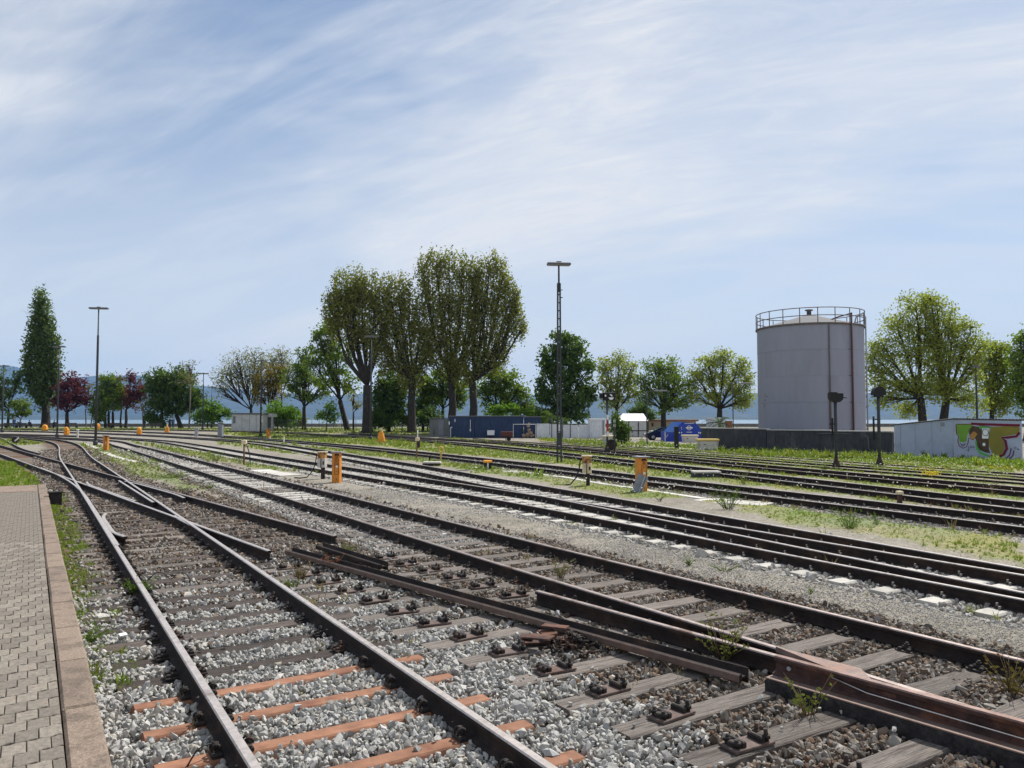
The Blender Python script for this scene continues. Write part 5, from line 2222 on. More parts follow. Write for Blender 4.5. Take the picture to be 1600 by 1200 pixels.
mini_post(121, 686, 672, 0.16, (concrete, white_paint), 'pale short post with white cap, left of the orange call post by the mast')
mini_post(443.5, 693, 682, 0.10, (white_paint, yellow), 'tiny white post with yellow top, in the green strip')
mini_post(422, 686, 682.5, 0.12, (white_paint, yellow), 'tiny yellow topped post right below the orange post by the pale shed')
mini_post(1057, 701, 666, 0.30, (black_paint, black_paint), 'black square post in front of the blue press container', cap=False)
mini_post(833 - 129, 684.5, 667, 0.12, (galv, galv), 'thin grey post before the left end of the blue containers', cap=False)
mini_post(763.5, 682, 659, 0.10, (white_paint, white_paint), 'thin white post before the middle of the blue containers')
mini_post(307, 683 - 1, 670.5, 0.32, (galv, galv), 'grey cabinet in front of the broad dark green tree', 'cabinet')
mini_post(344.5, 683, 661, 0.5, (panel_grey, panel_grey), 'dark grey cabinet just left of the pale grey shed', 'cabinet')
mini_post(1406, 786, 772, 0.10, (rust_red, cream), 'rusty stub post between two tracks at the right')
mini_post(225.5, 668, 649, 0.35, (bark, bark), 'dark tree stump post in the far grass on the left', cap=False)
b_ = at(229, 671)

# round lever weight, black with white slash
b_ = at(24, 693)
lv = thing('switch_lever', 'round black switch weight with a white diagonal stripe, on the far left grass', 'switch lever', b_)
m_ = MB()
m_.lathe([(0.30, -0.13), (0.33, 0), (0.30, 0.13)], n=18)
o = m_.build('weight', iron, lv, (0, 0, 0.32))
o.rotation_euler = (math.pi / 2, 0, 0.2)
m_ = MB()
m_.box((0, -0.145, 0.32), (0.48, 0.02, 0.13), rot=Matrix.Rotation(-0.7, 3, 'Y'))
m_.build('stripe', white_paint, lv, (0.02 + 0.19, 0, 0.06))
m_ = MB()
m_.tube([(0.0, 0.05, 0.3), (0.5, 0.05, 0.12), (0.95, 0.05, 0.06)], 0.04, 6)
m_.bbox((0.9, 0.05, 0.08), (0.2, 0.3, 0.25), 0, 0.03)
m_.build('lever_arm', iron, lv)

# ------------------------------------------------------------------ orange hoods over disused signals


def hood(px, py, top_py, wpx, label, style):
    b_ = at(px, py)
    k = b_.y / FPX
    h = (py - top_py) * k
    w = wpx * k
    t_ = thing('covered_signal', label, 'covered signal', b_, 0, 'disused signals wrapped in orange covers')
    m_ = MB()
    if style == 'cone':
        pr_ = [(w * .48, 0), (w * .50, h * .12), (w * .40, h * .45), (w * .24, h * .72), (w * .10, h * .80), (w * .06, h * .84)]
    else:
        pr_ = [(w * .46, 0), (w * .52, h * .2), (w * .50, h * .6), (w * .36, h * .88), (w * .12, h)]
    m_.lathe(pr_, n=9, smooth=False)
    r_ = random.Random(px)
    m_.v = [(x_ * (1 + r_.uniform(-.12, .12)), y_ * (1 + r_.uniform(-.12, .12)), z_ + r_.uniform(-.03, .03)) for x_, y_, z_ in m_.v]
    m_.build('orange_cover', orange_tarp, t_)
    if style == 'cone':
        p = MB()
        p.bbox((0, 0, h * .92), (w * .22, w * .2, h * .2), 0, 0.02)
        p.build('signal_top', cream, t_)
    else:
        p = MB()
        p.lathe([(w * .3, -0.02), (w * .3, 0.04)], n=8)
        p.build('signal_foot', iron, t_)


hood(595.5, 691.5, 669, 13, 'pointed orange cover on the green strip right of the slim mast', 'cone')
hood(103.5, 679.5, 667, 8, 'rounded orange cover between the slim mast and the pale short post', 'dome')
hood(70, 673, 663.5, 9, 'rounded orange cover at the foot of the narrow tall poplar', 'dome')
hood(152.5, 671.5, 662, 7, 'small orange cover right behind the tall left lamp mast', 'dome')
hood(217.5, 680, 667.5, 7.5, 'rounded orange cover standing alone in the left grass strip', 'dome')
hood(261, 676, 663, 7, 'orange cover beside the two people in dark clothes', 'cone')

# ------------------------------------------------------------------ concrete cable troughs


def trough(px_pts, label, wd=0.4, z=0.03, tone=None):
    P_ = [at(*p) for p in px_pts]
    t_ = thing('cable_trough', label, 'cable trough', P_[0])
    i = 0
    path = spline([(p.x, p.y) for p in P_], 0.95)
    base = P_[0]
    for a, b_ in zip(path[:-1], path[1:]):
        d_ = b_ - a
        m_ = MB()
        m_.bbox((0, 0, 0), (d_.length - 0.015, wd, 0.10), 0, 0.012)
        m_.build('cover_slab', tone or concrete, t_, ((a.x + b_.x) / 2 - base.x, (a.y + b_.y) / 2 - base.y, z - 0.05 + float(terr(a.y)) - base.z + random.uniform(-.012, .012)),
                 math.atan2(d_.y, d_.x) + random.uniform(-.02, .02))


trough([(796, 736), (850, 742), (900, 749.5), (950, 758), (1010, 766.5), (1060, 774), (1100, 780)], 'line of pale concrete slabs passing the foot of the leaning panel', 0.26)
trough([(1100, 780), (1140, 784.5), (1200, 789)], 'broad pale slabs in the gravel behind the green weed clump', 0.95, 0.02)
trough([(128, 692), (140, 696), (152, 701)], 'curved line of pale slabs left of the orange call post by the mast', 0.35)
trough([(160, 706), (172, 711), (190, 717), (212, 722)], 'line of pale slabs running right from the orange call post by the mast', 0.35)
trough([(405, 735), (430, 739.5), (455, 743.5)], 'two pale slabs on gravel left of the box post', 0.9, 0.02)
trough([(735, 731), (760, 731.5)], 'narrow pale slab beside the striped marker box', 0.35)
trough([(784, 737), (812, 739)], 'thin pale slab on the grass left of the tall lattice mast', 0.3)
trough([(1455, 772), (1520, 778.5), (1600, 786), (1660, 792)], 'pale slab line between two tracks at the right edge', 0.45, 0.02)
trough([(985, 697.5), (1040, 700), (1095, 703)], 'pale paved strip along the rails left of the yellow lidded bin', 0.9, 0.05)
b_ = at(1103, 746)
ms = thing('manhole_slab', 'grey slab on a dark concrete box between two tracks left of the tank wall', 'slab', b_)
m_ = MB()
m_.bbox((0, 0, 0.22), (1.05, 0.6, 0.07), -0.05, 0.015)
m_.build('slab', concrete, ms)
m_ = MB()
m_.bbox((-.02, 0.02, 0.09), (1.0, 0.56, 0.2), -0.05, 0.01)
m_.build('box', wall_dark, ms)

# ------------------------------------------------------------------ bins


def grit_bin(px, py, top_py, wpx, label, lidm, dep=0.8):
    b_ = at(px, py)
    k = b_.y / FPX
    h, w = (py - top_py) * k, wpx * k
    t_ = thing('grit_bin', label, 'bin', b_, 0.0, 'grey bins with coloured lids')
    m_ = MB()
    m_.box((0, 0, h * 0.38), (w * 0.84, dep, h * 0.78), top=1.10)
    m_.build('bin_body', concrete, t_)
    m_ = MB()
    m_.bbox((0, 0, h * 0.88), (w, dep * 1.15, h * 0.17), 0, h * 0.05)
    m_.build('bin_lid', lidm, t_)
    m_ = MB()
    m_.box((-w * .2, -dep / 2 - 0.02, h * 0.5), (0.16, 0.06, 0.06))
    m_.build('bin_handle', iron, t_)


grit_bin(1105.5, 703.5, 685, 32.5, 'grey bin with bright yellow lid, in front of the tank wall', yellow)
grit_bin(1078, 691.5, 679, 25, 'grey bin with cream lid, tucked against the blue press container', cream, 0.7)
grit_bin(952, 694, 680, 22, 'grey bin with cream lid, behind the banded signal post', cream, 0.7)

# ------------------------------------------------------------------ blue press container with emblem, car, tent
b_ = at(1066, 690)
k = b_.y / FPX
bp_ = thing('press_container', 'royal blue waste press container with slanted ends and a white round emblem', 'container', b_, 0.0)
zz = lambda py: W(0, py, b_.y).z - b_.z
xx = lambda px: (px - 1066) * k
m_ = MB()
side_ = [(1062, 692), (1040, 690), (1036, 674), (1058, 659.5), (1066, 659.5)]
m_.prism([(xx(1058), zz(692)), (xx(1098), zz(691)), (xx(1099), zz(673)), (xx(1087), zz(661)), (xx(1066), zz(659.5)), (xx(1058), zz(668))], -2.2, ((0, 0, 0), (1, 0, 0), (0, 0, 1)))
m_.build('container_body', blue_press, bp_)
m_ = MB()
m_.prism([(xx(1039), zz(691)), (xx(1057.6), zz(692)), (xx(1057.6), zz(675)), (xx(1039), zz(675))], -2.0, ((0, 0.15, 0), (1, 0, 0), (0, 0, 1)))
m_.build('press_chest', blue_press, bp_)
m_ = MB()
a = [Vector((xx(1037), 0.05, zz(674.5))), Vector((xx(1057.5), 0.05, zz(674))), Vector((xx(1066), 0.5, zz(659.3))), Vector((xx(1052), 0.5, zz(659.3)))]
nn = (a[1] - a[0]).cross(a[2] - a[0]).normalized() * 0.06
m_.add([p - nn for p in a] + a, [(3, 2, 1, 0), (4, 5, 6, 7), (0, 1, 5, 4), (1, 2, 6, 5), (2, 3, 7, 6), (3, 0, 4, 7)])
m_.build('loading_flap', mk('blue_flap', (0.08, 0.20, 0.55), 0.35, 0, 0.1, 2, (0.14, 0.28, 0.6), 0.4, 1.5, 0), bp_)
em = MB()
ex, ez = xx(1077), zz(668.5)
em.tube([(ex + 0.20 * math.cos(a), -0.02, ez + 0.20 * math.sin(a)) for a in np.linspace(0, 2 * math.pi, 22)], 0.035, 6)
em.build('emblem_ring', white_paint, bp_)
em = MB()
em.box((ex, -0.05, ez), (0.62, 0.02, 0.13))
em.box((ex - .30, -0.048, ez + 0.01), (0.1, 0.02, 0.07))
em.box((ex + .30, -0.048, ez + 0.01), (0.1, 0.02, 0.07))
em.build('emblem_bar', white_paint, bp_)
em = MB()
em.box((ex, -0.02, zz(675.2)), (0.55, 0.02, 0.06))
em.box((ex, -0.02, zz(661.8)), (0.95, 0.02, 0.045))
em.box((xx(1065), -0.02, zz(668)), (0.06, 0.02, 0.08))
em.box((xx(1065), -0.02, zz(670.5)), (0.06, 0.02, 0.08))
em.build('lettering_line', white_paint, bp_)
em = MB()
for px_, py_ in ((1061.5, 676), (1065, 676), (1092, 676), (1094.5, 676.5)):
    em.box((xx(px_), -0.02, zz(py_)), (0.10, 0.02, 0.14), rot=Matrix.Rotation(0.6, 3, 'Y'))
em.build('hazard_mark', white_paint, bp_)
em = MB()
em.box((xx(1039.8), 0.13, zz(683)), (0.08, 0.02, 1.0))
em.box((xx(1043), 0.13, zz(681)), (0.05, 0.02, 0.35), rot=Matrix.Rotation(0.5, 3, 'Y'))
em.build('chest_mark', white_paint, bp_)

cb = at(1033, 687.5)
k = cb.y / FPX
car = thing('parked_car', 'dark blue car parked nose left beside the blue press container', 'car', cb, 0.0)
body = MB()
prof = [(-2.15, 0.28), (-2.22, 0.50), (-2.10, 0.72), (-1.25, 0.90), (-0.35, 1.36), (0.9, 1.42), (1.75, 1.30), (2.15, 0.98), (2.22, 0.45), (2.1, 0.28)]
body.prism(prof, 1.72, ((0.35, 0.9, 0), (1, 0, 0), (0, 0, 1)))
bdo = body.build('car_body', car_paint, car)
m_ = MB()
m_.prism([(-1.22, 0.93), (-0.38, 1.33), (-0.42, 1.36), (-1.30, 0.94)], 1.5, ((0.30, 0.79, 0.012), (1, 0, 0), (0, 0, 1)))
m_.build('windscreen', glass_m, car)
m_ = MB()
m_.prism([(-0.95, 0.93), (-0.30, 1.28), (0.85, 1.33), (1.5, 1.22), (1.6, 0.95)], 0.02, ((0.35, -0.825, 0), (1, 0, 0), (0, 0, 1)))
m_.build('side_window', glass_m, car)
for wx in (-1.35, 1.4):
    for wy in (-0.72, 0.78):
        w_ = MB()
        w_.lathe([(0.20, -0.11), (0.32, -0.10), (0.33, 0), (0.32, 0.10), (0.20, 0.11)], n=16)
        o = w_.build('wheel', tyre_m, car, (0.35 + wx, wy, 0.32))
        o.rotation_euler = (math.pi / 2, 0, 0)
        if wy < 0:
            r_ = MB()
            r_.lathe([(0.19, 0.112), (0.16, 0.13), (0.03, 0.125)], n=12)
            r_.build('rim', galv, o)
m_ = MB()
m_.bbox((-1.82, -0.6, 0.66), (0.2, 0.32, 0.13), 0, 0.02)
m_.build('headlight', lampwhite, car)
for q in (-1, 1):
    m_ = MB()
    m_.bbox((-0.55, q * 0.98, 1.0), (0.12, 0.2, 0.14), 0, 0.03)
    m_.build('wing_mirror', car_paint, car)

b_ = at(990, 682.5)
k = b_.y / FPX
zz = lambda py: W(0, py, b_.y).z - b_.z
tent = thing('tent_shelter', 'small shelter with a bright white tent roof and grey sheet walls', 'tent', b_)
w_ = 46 * k
m_ = MB()
ht, hr = zz(657.5), zz(646)
V = [(-w_ / 2, 0, ht), (w_ / 2, 0, ht), (w_ / 2 - .25, 1.9, hr), (-w_ / 2 + .75, 1.9, hr), (w_ / 2, 3.8, ht), (-w_ / 2, 3.8, ht)]
V2 = [(x_, y_, z_ - 0.06) for x_, y_, z_ in V]
m_.add(V + V2, [(0, 1, 2, 3), (3, 2, 4, 5), (1, 4, 2), (0, 3, 5), (6, 9, 8, 7), (9, 11, 10, 8), (0, 6, 7, 1), (1, 7, 10, 4), (4, 10, 11, 5), (5, 11, 6, 0), (7, 8, 10), (6, 11, 9)])
m_.build('tent_roof', tent_m, tent)
for i in range(3):
    m_ = MB()
    x0 = -w_ / 2 + w_ * i / 3
    m_.box((x0 + w_ / 6, 0.12, ht / 2), (w_ / 3 - 0.14, 0.03, ht - 0.06))
    m_.build('sheet_panel', tent_side, tent)
for i in range(4):
    m_ = MB()
    m_.box((-w_ / 2 + w_ * i / 3, 0.10, ht / 2), (0.10, 0.10, ht))
    m_.build('frame_post', black_paint, tent)
m_ = MB()
m_.box((0, 0.07, ht * 0.38), (w_, 0.06, 0.10))
m_.build('frame_bar', black_paint, tent)
m_ = MB()
m_.box((w_ / 2 - .06, 1.95, ht / 2), (0.03, 3.4, ht - 0.08))
m_.build('sheet_panel', tent_side, tent)
ru = thing('rubble_pile', 'pile of pale broken stones and boards in front of the tent shelter', 'rubble', at(992, 688))
rs = random.Random(9)
for i in range(12):
    me = stone_mesh(300 + i)
    me.materials.append(concrete)
    o = link('rubble_stone', me, ru, (rs.uniform(-.9, 1.0), rs.uniform(-.3, .4), rs.uniform(0.02, 0.2)), rs.uniform(0, 3))
    s_ = rs.uniform(.10, .24)
    o.scale = (s_ * 1.5, s_, s_ * .8)
m_ = MB()
m_.box((0.8, 0, 0.3), (0.9, 0.12, 0.05), rot=Matrix.Rotation(-.6, 3, 'Y'))
m_.build('board', wood_grey, ru)

# ------------------------------------------------------------------ blue containers, huts, hoarding


def corrugated(parent, name, mat, a, b_, z0, z1, n_, depth=0.04, dirn=None):
    """ribbed sheet wall between two ground points"""
    a, b_ = Vector(a), Vector(b_)
    d_ = b_ - a
    t_ = d_.normalized()
    nr = Vector((t_.y, -t_.x, 0))
    V, F = [], []
    for i in range(4 * n_ + 1):
        f = i / (4 * n_)
        ph = i % 4
        o_ = nr * (depth if ph in (1, 2) else 0)
        q_ = a + d_ * f + o_
        V += [(q_.x, q_.y, z0), (q_.x, q_.y, z1)]
    for i in range(4 * n_):
        F.append((2 * i, 2 * i + 2, 2 * i + 3, 2 * i + 1))
    m_ = MB()
    m_.add(V, F)
    return m_.build(name, mat, parent)


def shipping_container(pxl, pxr, py, top_py, label, mat, depth=2.4, roofm=None, ribs=14):
    bl, br_ = at(pxl, py), at(pxr, py)
    c_ = (bl + br_) / 2
    w = (br_ - bl).length
    h = W(0, top_py, c_.y).z - c_.z
    t_ = thing('container', label, 'container', c_, 0)
    m_ = MB()
    m_.box((0, depth / 2 + 0.03, h / 2), (w - 0.12, depth - 0.1, h - 0.06))
    m_.build('body', mat, t_)
    corrugated(t_, 'ribbed_wall', mat, (-w / 2 + .1, -0.0, 0), (w / 2 - .1, -0.0, 0), 0.15, h - 0.12, ribs)
    for x_ in (-1, 1):
        m_ = MB()
        m_.box((x_ * (w / 2 - 0.05), -0.02, h / 2), (0.10, 0.12, h - 0.01))
        m_.build('corner_post', mat, t_)
    for z_ in (0.08, h - 0.06):
        m_ = MB()
        m_.box((0, -0.02, z_), (w - 0.21, 0.10, 0.12))
        m_.build('edge_rail', mat, t_)
    if roofm:
        m_ = MB()
        m_.bbox((0, depth / 2, h + 0.06), (w + 0.1, depth + 0.2, 0.10), 0, 0.02)
        m_.build('roof', roofm, t_)
    return t_, w, h


t_, w, h = shipping_container(702, 739, 684, 651, 'left end dark blue container, with a lower door section at its left', blue_box, roofm=lamp_m, ribs=8)
for px_, py_, sx, sy in ((690 + 12, 661, .12, .35), (711, 657, .08, .35), (695 + 11, 668, .10, .12), (735, 672, .14, .25), (735, 664, .05, 1.2)):
    m_ = MB()
    c_ = t_.location
    p_ = W(px_, py_, c_.y)
    m_.box((p_.x - c_.x, -0.08, p_.z - c_.z), (sx, 0.03, sy))
    m_.build('door_fitting', white_paint, t_)
t_, w, h = shipping_container(739.6, 818, 684, 651, 'long middle dark blue container behind the small red trailer', blue_box, roofm=lamp_m, ribs=18)
shipping_container(818.6, 845, 684, 652, 'right end dark blue container next to the white hoarding', blue_box, roofm=lamp_m, ribs=7)
bl = at(690, 683)
hut = thing('small_hut', 'small olive grey hut at the left end of the blue containers', 'hut', at(686, 682))
k = hut.location.y / FPX
zz = lambda py: W(0, py, hut.location.y).z - hut.location.z
m_ = MB()
m_.box((0, 1.2, zz(655) / 2), (30 * k, 2.4, zz(655)))
m_.build('hut_wall', hut_dark, hut)
m_ = MB()
m_.bbox((0, 1.2, zz(653.5)), (33 * k, 2.7, 0.14), 0, 0.03)
m_.build('hut_roof', lamp_m, hut)
m_ = MB()
m_.box((-8 * k, -0.02, zz(668) * 0.8), (3 * k, 0.05, 1.2))
m_.build('hut_window', glass_m, hut)
m_ = MB()
m_.box((3 * k, -0.02, zz(668)), (8 * k, 0.05, 1.9))
m_.build('hut_door', panel_grey, hut)

# trailer
tr = thing('small_trailer', 'small rusty red trailer standing before the blue containers', 'trailer', at(792, 689))
m_ = MB()
m_.bbox((0, 0, 0.72), (1.25, 0.8, 0.5), 0, 0.03)
m_.build('trailer_box', mk('trailer_red', (0.10, 0.035, 0.03), 0.8, 0, 0.3, 5), tr)
m_ = MB()
m_.box((0, 0, 0.42), (1.4, 0.6, 0.08))
m_.tube([(-.1, 0, 0.4), (-.1, 0, 0)], 0.04, 6)
m_.build('trailer_frame', iron, tr)
for q in (-1, 1):
    w_ = MB()
    w_.lathe([(0.16, -0.07), (0.22, -0.06), (0.22, 0.06), (0.16, 0.07)], n=12)
    o = w_.build('wheel', tyre_m, tr, (0.2, q * 0.42, 0.22))
    o.rotation_euler = (math.pi / 2, 0, 0)
wc = thing('hand_cart', 'pale crate on a hand cart before the middle blue container', 'cart', at(767, 684.5))
m_ = MB()
m_.box((0, 0, 0.62), (0.8, 0.6, 0.55), top=1.05)
m_.build('cart_crate', hoard_m, wc)
m_ = MB()
m_.box((0, 0, 0.30), (0.7, 0.5, 0.06))
m_.lathe([(0.14, 0), (0.14, 0.26)], n=8)
m_.build('cart_base', iron, wc)

# hoarding of white sheets, then a ribbed grey container end
hg = thing('white_hoarding', 'row of plain white sheet panels between the blue containers and the ribbed grey store', 'fence', at(839, 685))
cuts = [838, 858.5, 863, 880, 890, 902, 907, 921]
cuts = [838, 859, 879, 891, 904, 921]
h0 = hg.location
for i, (a, b_) in enumerate(zip(cuts[:-1], cuts[1:])):
    pa_, pb_ = at(a, 684.3), at(b_, 684.3)
    w_ = (pb_ - pa_).length
    ht = W(0, (661.5, 662.5, 663.5, 663.8, 663.2)[i], pa_.y).z - pa_.z
    m_ = MB()
    m_.box(((pa_.x + pb_.x) / 2 - h0.x, pa_.y - h0.y, ht / 2), (w_ - 0.05, 0.05, ht))
    m_.build('sheet_panel', hoard_m, hg)
for a in (862, 879, 891):
    pa_ = at(a, 684.5)
    m_ = MB()
    m_.tube([(pa_.x - h0.x, pa_.y - h0.y - 0.1, 0), (pa_.x - h0.x, pa_.y - h0.y - 0.1, 2.3)], 0.05, 6)
    m_.build('post', mast_m, hg)
t_, w, h = shipping_container(921.5, 946, 684.5, 655.5, 'ribbed pale grey steel store at the right end of the white hoarding', hoard_m, roofm=tent_m, ribs=5)
m_ = MB()
m_.box((8.6 * t_.location.y / FPX, -0.05, h * 0.55), (1.6 * t_.location.y / FPX, 0.1, h * 0.8))
m_.build('gap_shade', hut_dark, t_)  # solid dark strip stands in for the shade inside a gap

fr = thing('pipe_frame', 'thin white pipe barrier in front of the right end blue container', 'barrier', at(802, 687))
k = fr.location.y / FPX
m_ = MB()
zt = 24 * k
m_.tube([(0, 0, 0), (0, 0, zt), (35 * k, 0, zt), (35 * k, 0, 0)], 0.03, 6)
m_.build('frame_tube', white_paint, fr)
sc_ = thing('stone_figure', 'brown weathered stump of stones in front of the blue containers', 'stone heap', at(825.5, 684.5))
rs = random.Random(5)
for i, (dx, dz, s_) in enumerate(((0, .35, .35), (.1, .9, .26), (-.5, .3, .3), (.5, .28, .3), (0.0, 1.35, .2), (.08, 1.7, .15), (.3, .6, .25))):
    me = stone_mesh(400 + i)
    me.materials.append(mk('stump%d' % i, (0.30, 0.22, 0.15), 0.9, 0, 0.3, 4))
    o = link('stone', me, sc_, (dx, 0, dz))
    o.scale = (s_, s_, s_ * 1.5)

# pale shed at the left
a, b_ = at(361.5, 674.5), at(407, 674.5)
gs = thing('pale_shed', 'long pale grey shed with a dark window, beyond the tracks on the left', 'shed', a)
k = a.y / FPX
zz = lambda py: W(0, py, a.y).z - a.z
w_ = (b_ - a).length
m_ = MB()
m_.box((w_ / 2, 1.5, zz(647.5) / 2), (w_, 3.0, zz(647.5)))
m_.build('shed_wall', hut_grey, gs)
for f in (0.36, 0.62, 0.85):
    m_ = MB()
    m_.box((w_ * f, -0.012, zz(647.5) / 2), (0.05, 0.03, zz(647.5)))
    m_.build('joint_strip', panel_grey, gs)
m_ = MB()
m_.bbox((w_ / 2, 1.5, zz(647) + 0.06), (w_ + 0.25, 3.3, 0.16), 0, 0.03)
m_.build('shed_roof', roof_dark, gs)
m_ = MB()
m_.box((4.0 * k, -0.02, zz(656)), (4.2 * k, 0.06, 11 * k))
m_.build('window', glass_m, gs)
a2 = at(416, 673)
as_ = thing('open_shelter', 'dark open shelter with pale frame attached to the right of the pale shed', 'shelter', a2)
k = a2.y / FPX
zz = lambda py: W(0, py, a2.y).z - a2.z
m_ = MB()
m_.box((0, 1.0, zz(652) / 2), (12 * k, 1.6, zz(652)))
m_.build('dark_wall', hut_dark, as_)
m_ = MB()
m_.bbox((0, 0.9, zz(649)), (19 * k, 2.4, 0.5), 0, 0.03)
m_.build('shelter_roof', hut_grey, as_)
for x_ in (-8, 9):
    m_ = MB()
    m_.box((x_ * k, 0, zz(649) / 2), (0.22, 0.2, zz(649)))
    m_.build('shelter_post', hut_grey, as_)

# low beige building and bits behind the press container
a = at(1066, 676)
bb = thing('beige_building', 'low beige building with a flat tiled roof edge, behind the blue press container', 'building', (a.x, a.y + 8, 0.3))
Yb = a.y + 8
k = Yb / FPX
zz = lambda py: W(0, py, Yb).z - 0.3
m_ = MB()
m_.box((2 * k, 2.5, zz(658.5) / 2), (78 * k, 5, zz(658.5)))
m_.build('building_wall', beige_wall, bb)
m_ = MB()
m_.bbox((2 * k, 2.4, zz(657)), (84 * k, 5.6, 0.26), 0, 0.04)
m_.build('building_roof', tile_red, bb)
for x_ in (-27, 18, 26):
    m_ = MB()
    m_.box((x_ * k, -0.02, zz(663.5)), (3.2 * k, 0.05, 5.5 * k))
    f = m_.build('window', brown_box, bb)
    m_ = MB()
    m_.box((x_ * k, -0.05, zz(663.5)), (2.2 * k, 0.03, 4.2 * k))
    m_.build('pane', glass_m, f)
wv = thing('white_wall', 'short white wall segment behind the dark tank wall', 'wall', at(1119, 676))
m_ = MB()
k = wv.location.y / FPX
m_.box((0, 0, 1.15), (30 * k, 0.2, 1.75))
m_.build('wall_panel', hoard_m, wv)
bx = MB()
b_ = at(1139, 678)
bx.bbox((0, 0, 0.85), (9 * b_.y / FPX, 0.6, 1.7), 0, 0.04)
tag(bx.build('wooden_box', brown_box, None, b_), 'brown wooden box standing behind the tank wall by the spreading tree', 'box')
a = at(852, 678)
rt = thing('low_brick_house', 'low house with a reddish roof just visible above the white hoarding', 'house', (a.x, a.y + 6, 0.2))
k = (a.y + 6) / FPX
zz = lambda py: W(0, py, a.y + 6).z - 0.2
m_ = MB()
m_.box((0, 2, zz(660) / 2), (26 * k, 4, zz(660)))
m_.build('house_wall', beige_wall, rt)
m_ = MB()
V = [(-14 * k, -0.3, zz(660)), (14 * k, -0.3, zz(660)), (14 * k, 2, zz(654.5)), (-14 * k, 2, zz(654.5)), (14 * k, 4.3, zz(660)), (-14 * k, 4.3, zz(660))]
m_.add(V, [(0, 1, 2, 3), (3, 2, 4, 5), (0, 3, 5), (1, 4, 2), (0, 5, 4, 1)])
m_.build('house_roof', tile_red, rt)

# ------------------------------------------------------------------ shore: parapet, fence, benches, people
TZ = 0.8
pw = thing('shore_parapet', 'low dark stone parapet along the lake shore', 'parapet', (0, 146, TZ))
for i in range(28):
    m_ = MB()
    x0 = -112 + i * 8
    m_.bbox((x0 + 4, 0, 0.15), (7.96, 0.5, 0.95), 0, 0.04)
    m_.build('parapet_block', parapet_m, pw)
fl = MB()
fl.box((0, 3.6, -0.9), (840, 6.2, 1.2))
tag(fl.build('shore_bank', parapet_m, None, (0, 148, TZ)), kind='structure')
wf = thing('mesh_fence', 'wire mesh fence on thin white posts in front of the lake, under the big poplars', 'fence', (W(430, 660, 112).x, 112, float(terr(112))))
x0 = wf.location.x
fp_ = MB()
fp_.tube([(0, 0, 0), (0, 0, 1.5)], 0.035, 6)
fpm = fp_.mesh('fence_post', lamp_m)
xe = W(705, 660, 112).x
nf_ = 24
for i in range(nf_ + 1):
    link('fence_post', fpm, wf, ((xe - x0) * i / nf_, 0, 0))
wr = MB()
for z_ in np.linspace(0.08, 1.46, 9):
    wr.tube([(0, 0.03, z_), (xe - x0, 0.03, z_)], 0.007, 4)
for x_ in np.arange(0, xe - x0, 0.35):
    wr.tube([(x_, 0.03, 0.05), (x_, 0.03, 1.46)], 0.006, 4)
tag(wr.build('wire_mesh', galv, wf), kind='stuff')


def bench_parts(t_):
    for i in range(3):
        m_ = MB()
        m_.box((0, -0.14 + i * 0.15, 0.45), (1.9, 0.12, 0.05))
        m_.build('seat_plank', bench_m, t_)
    for i in range(2):
        m_ = MB()
        m_.box((0, 0.30, 0.62 + i * 0.18), (1.9, 0.05, 0.14))
        m_.build('back_plank', bench_m, t_)
    for x_ in (-.75, .75):
        m_ = MB()
        m_.box((x_, 0.05, 0.22), (0.08, 0.5, 0.44))
        m_.box((x_, 0.27, 0.6), (0.08, 0.06, 0.5))
        m_.build('leg', iron, t_)


Yb = 121.0
bench = None
blist = [(34, 'park bench on the far left promenade, left of the poplar, with seated people', 1.25), (76, 'park bench in front of the narrow poplar trunk', 1.0),
         (113, 'park bench in front of the red leaved tree', 1.0), (17, 'park bench at the far left edge beside the cut off lamp mast', 1.0),
         (245, 'park bench before the broad dark green tree', 1.0), (182, 'park bench between the red leaved tree and the broad green tree', 1.0)]
for px_, lb, s_ in blist:
    p = W(px_, 666, Yb)
    loc = (p.x, Yb, TZ)
    if bench is None:
        bench = thing('park_bench', lb, 'bench', loc, math.pi, 'park benches along the shore')
        bench_parts(bench)
    else:
        copy_thing(bench, loc, math.pi + random.uniform(-.1, .1), lb)


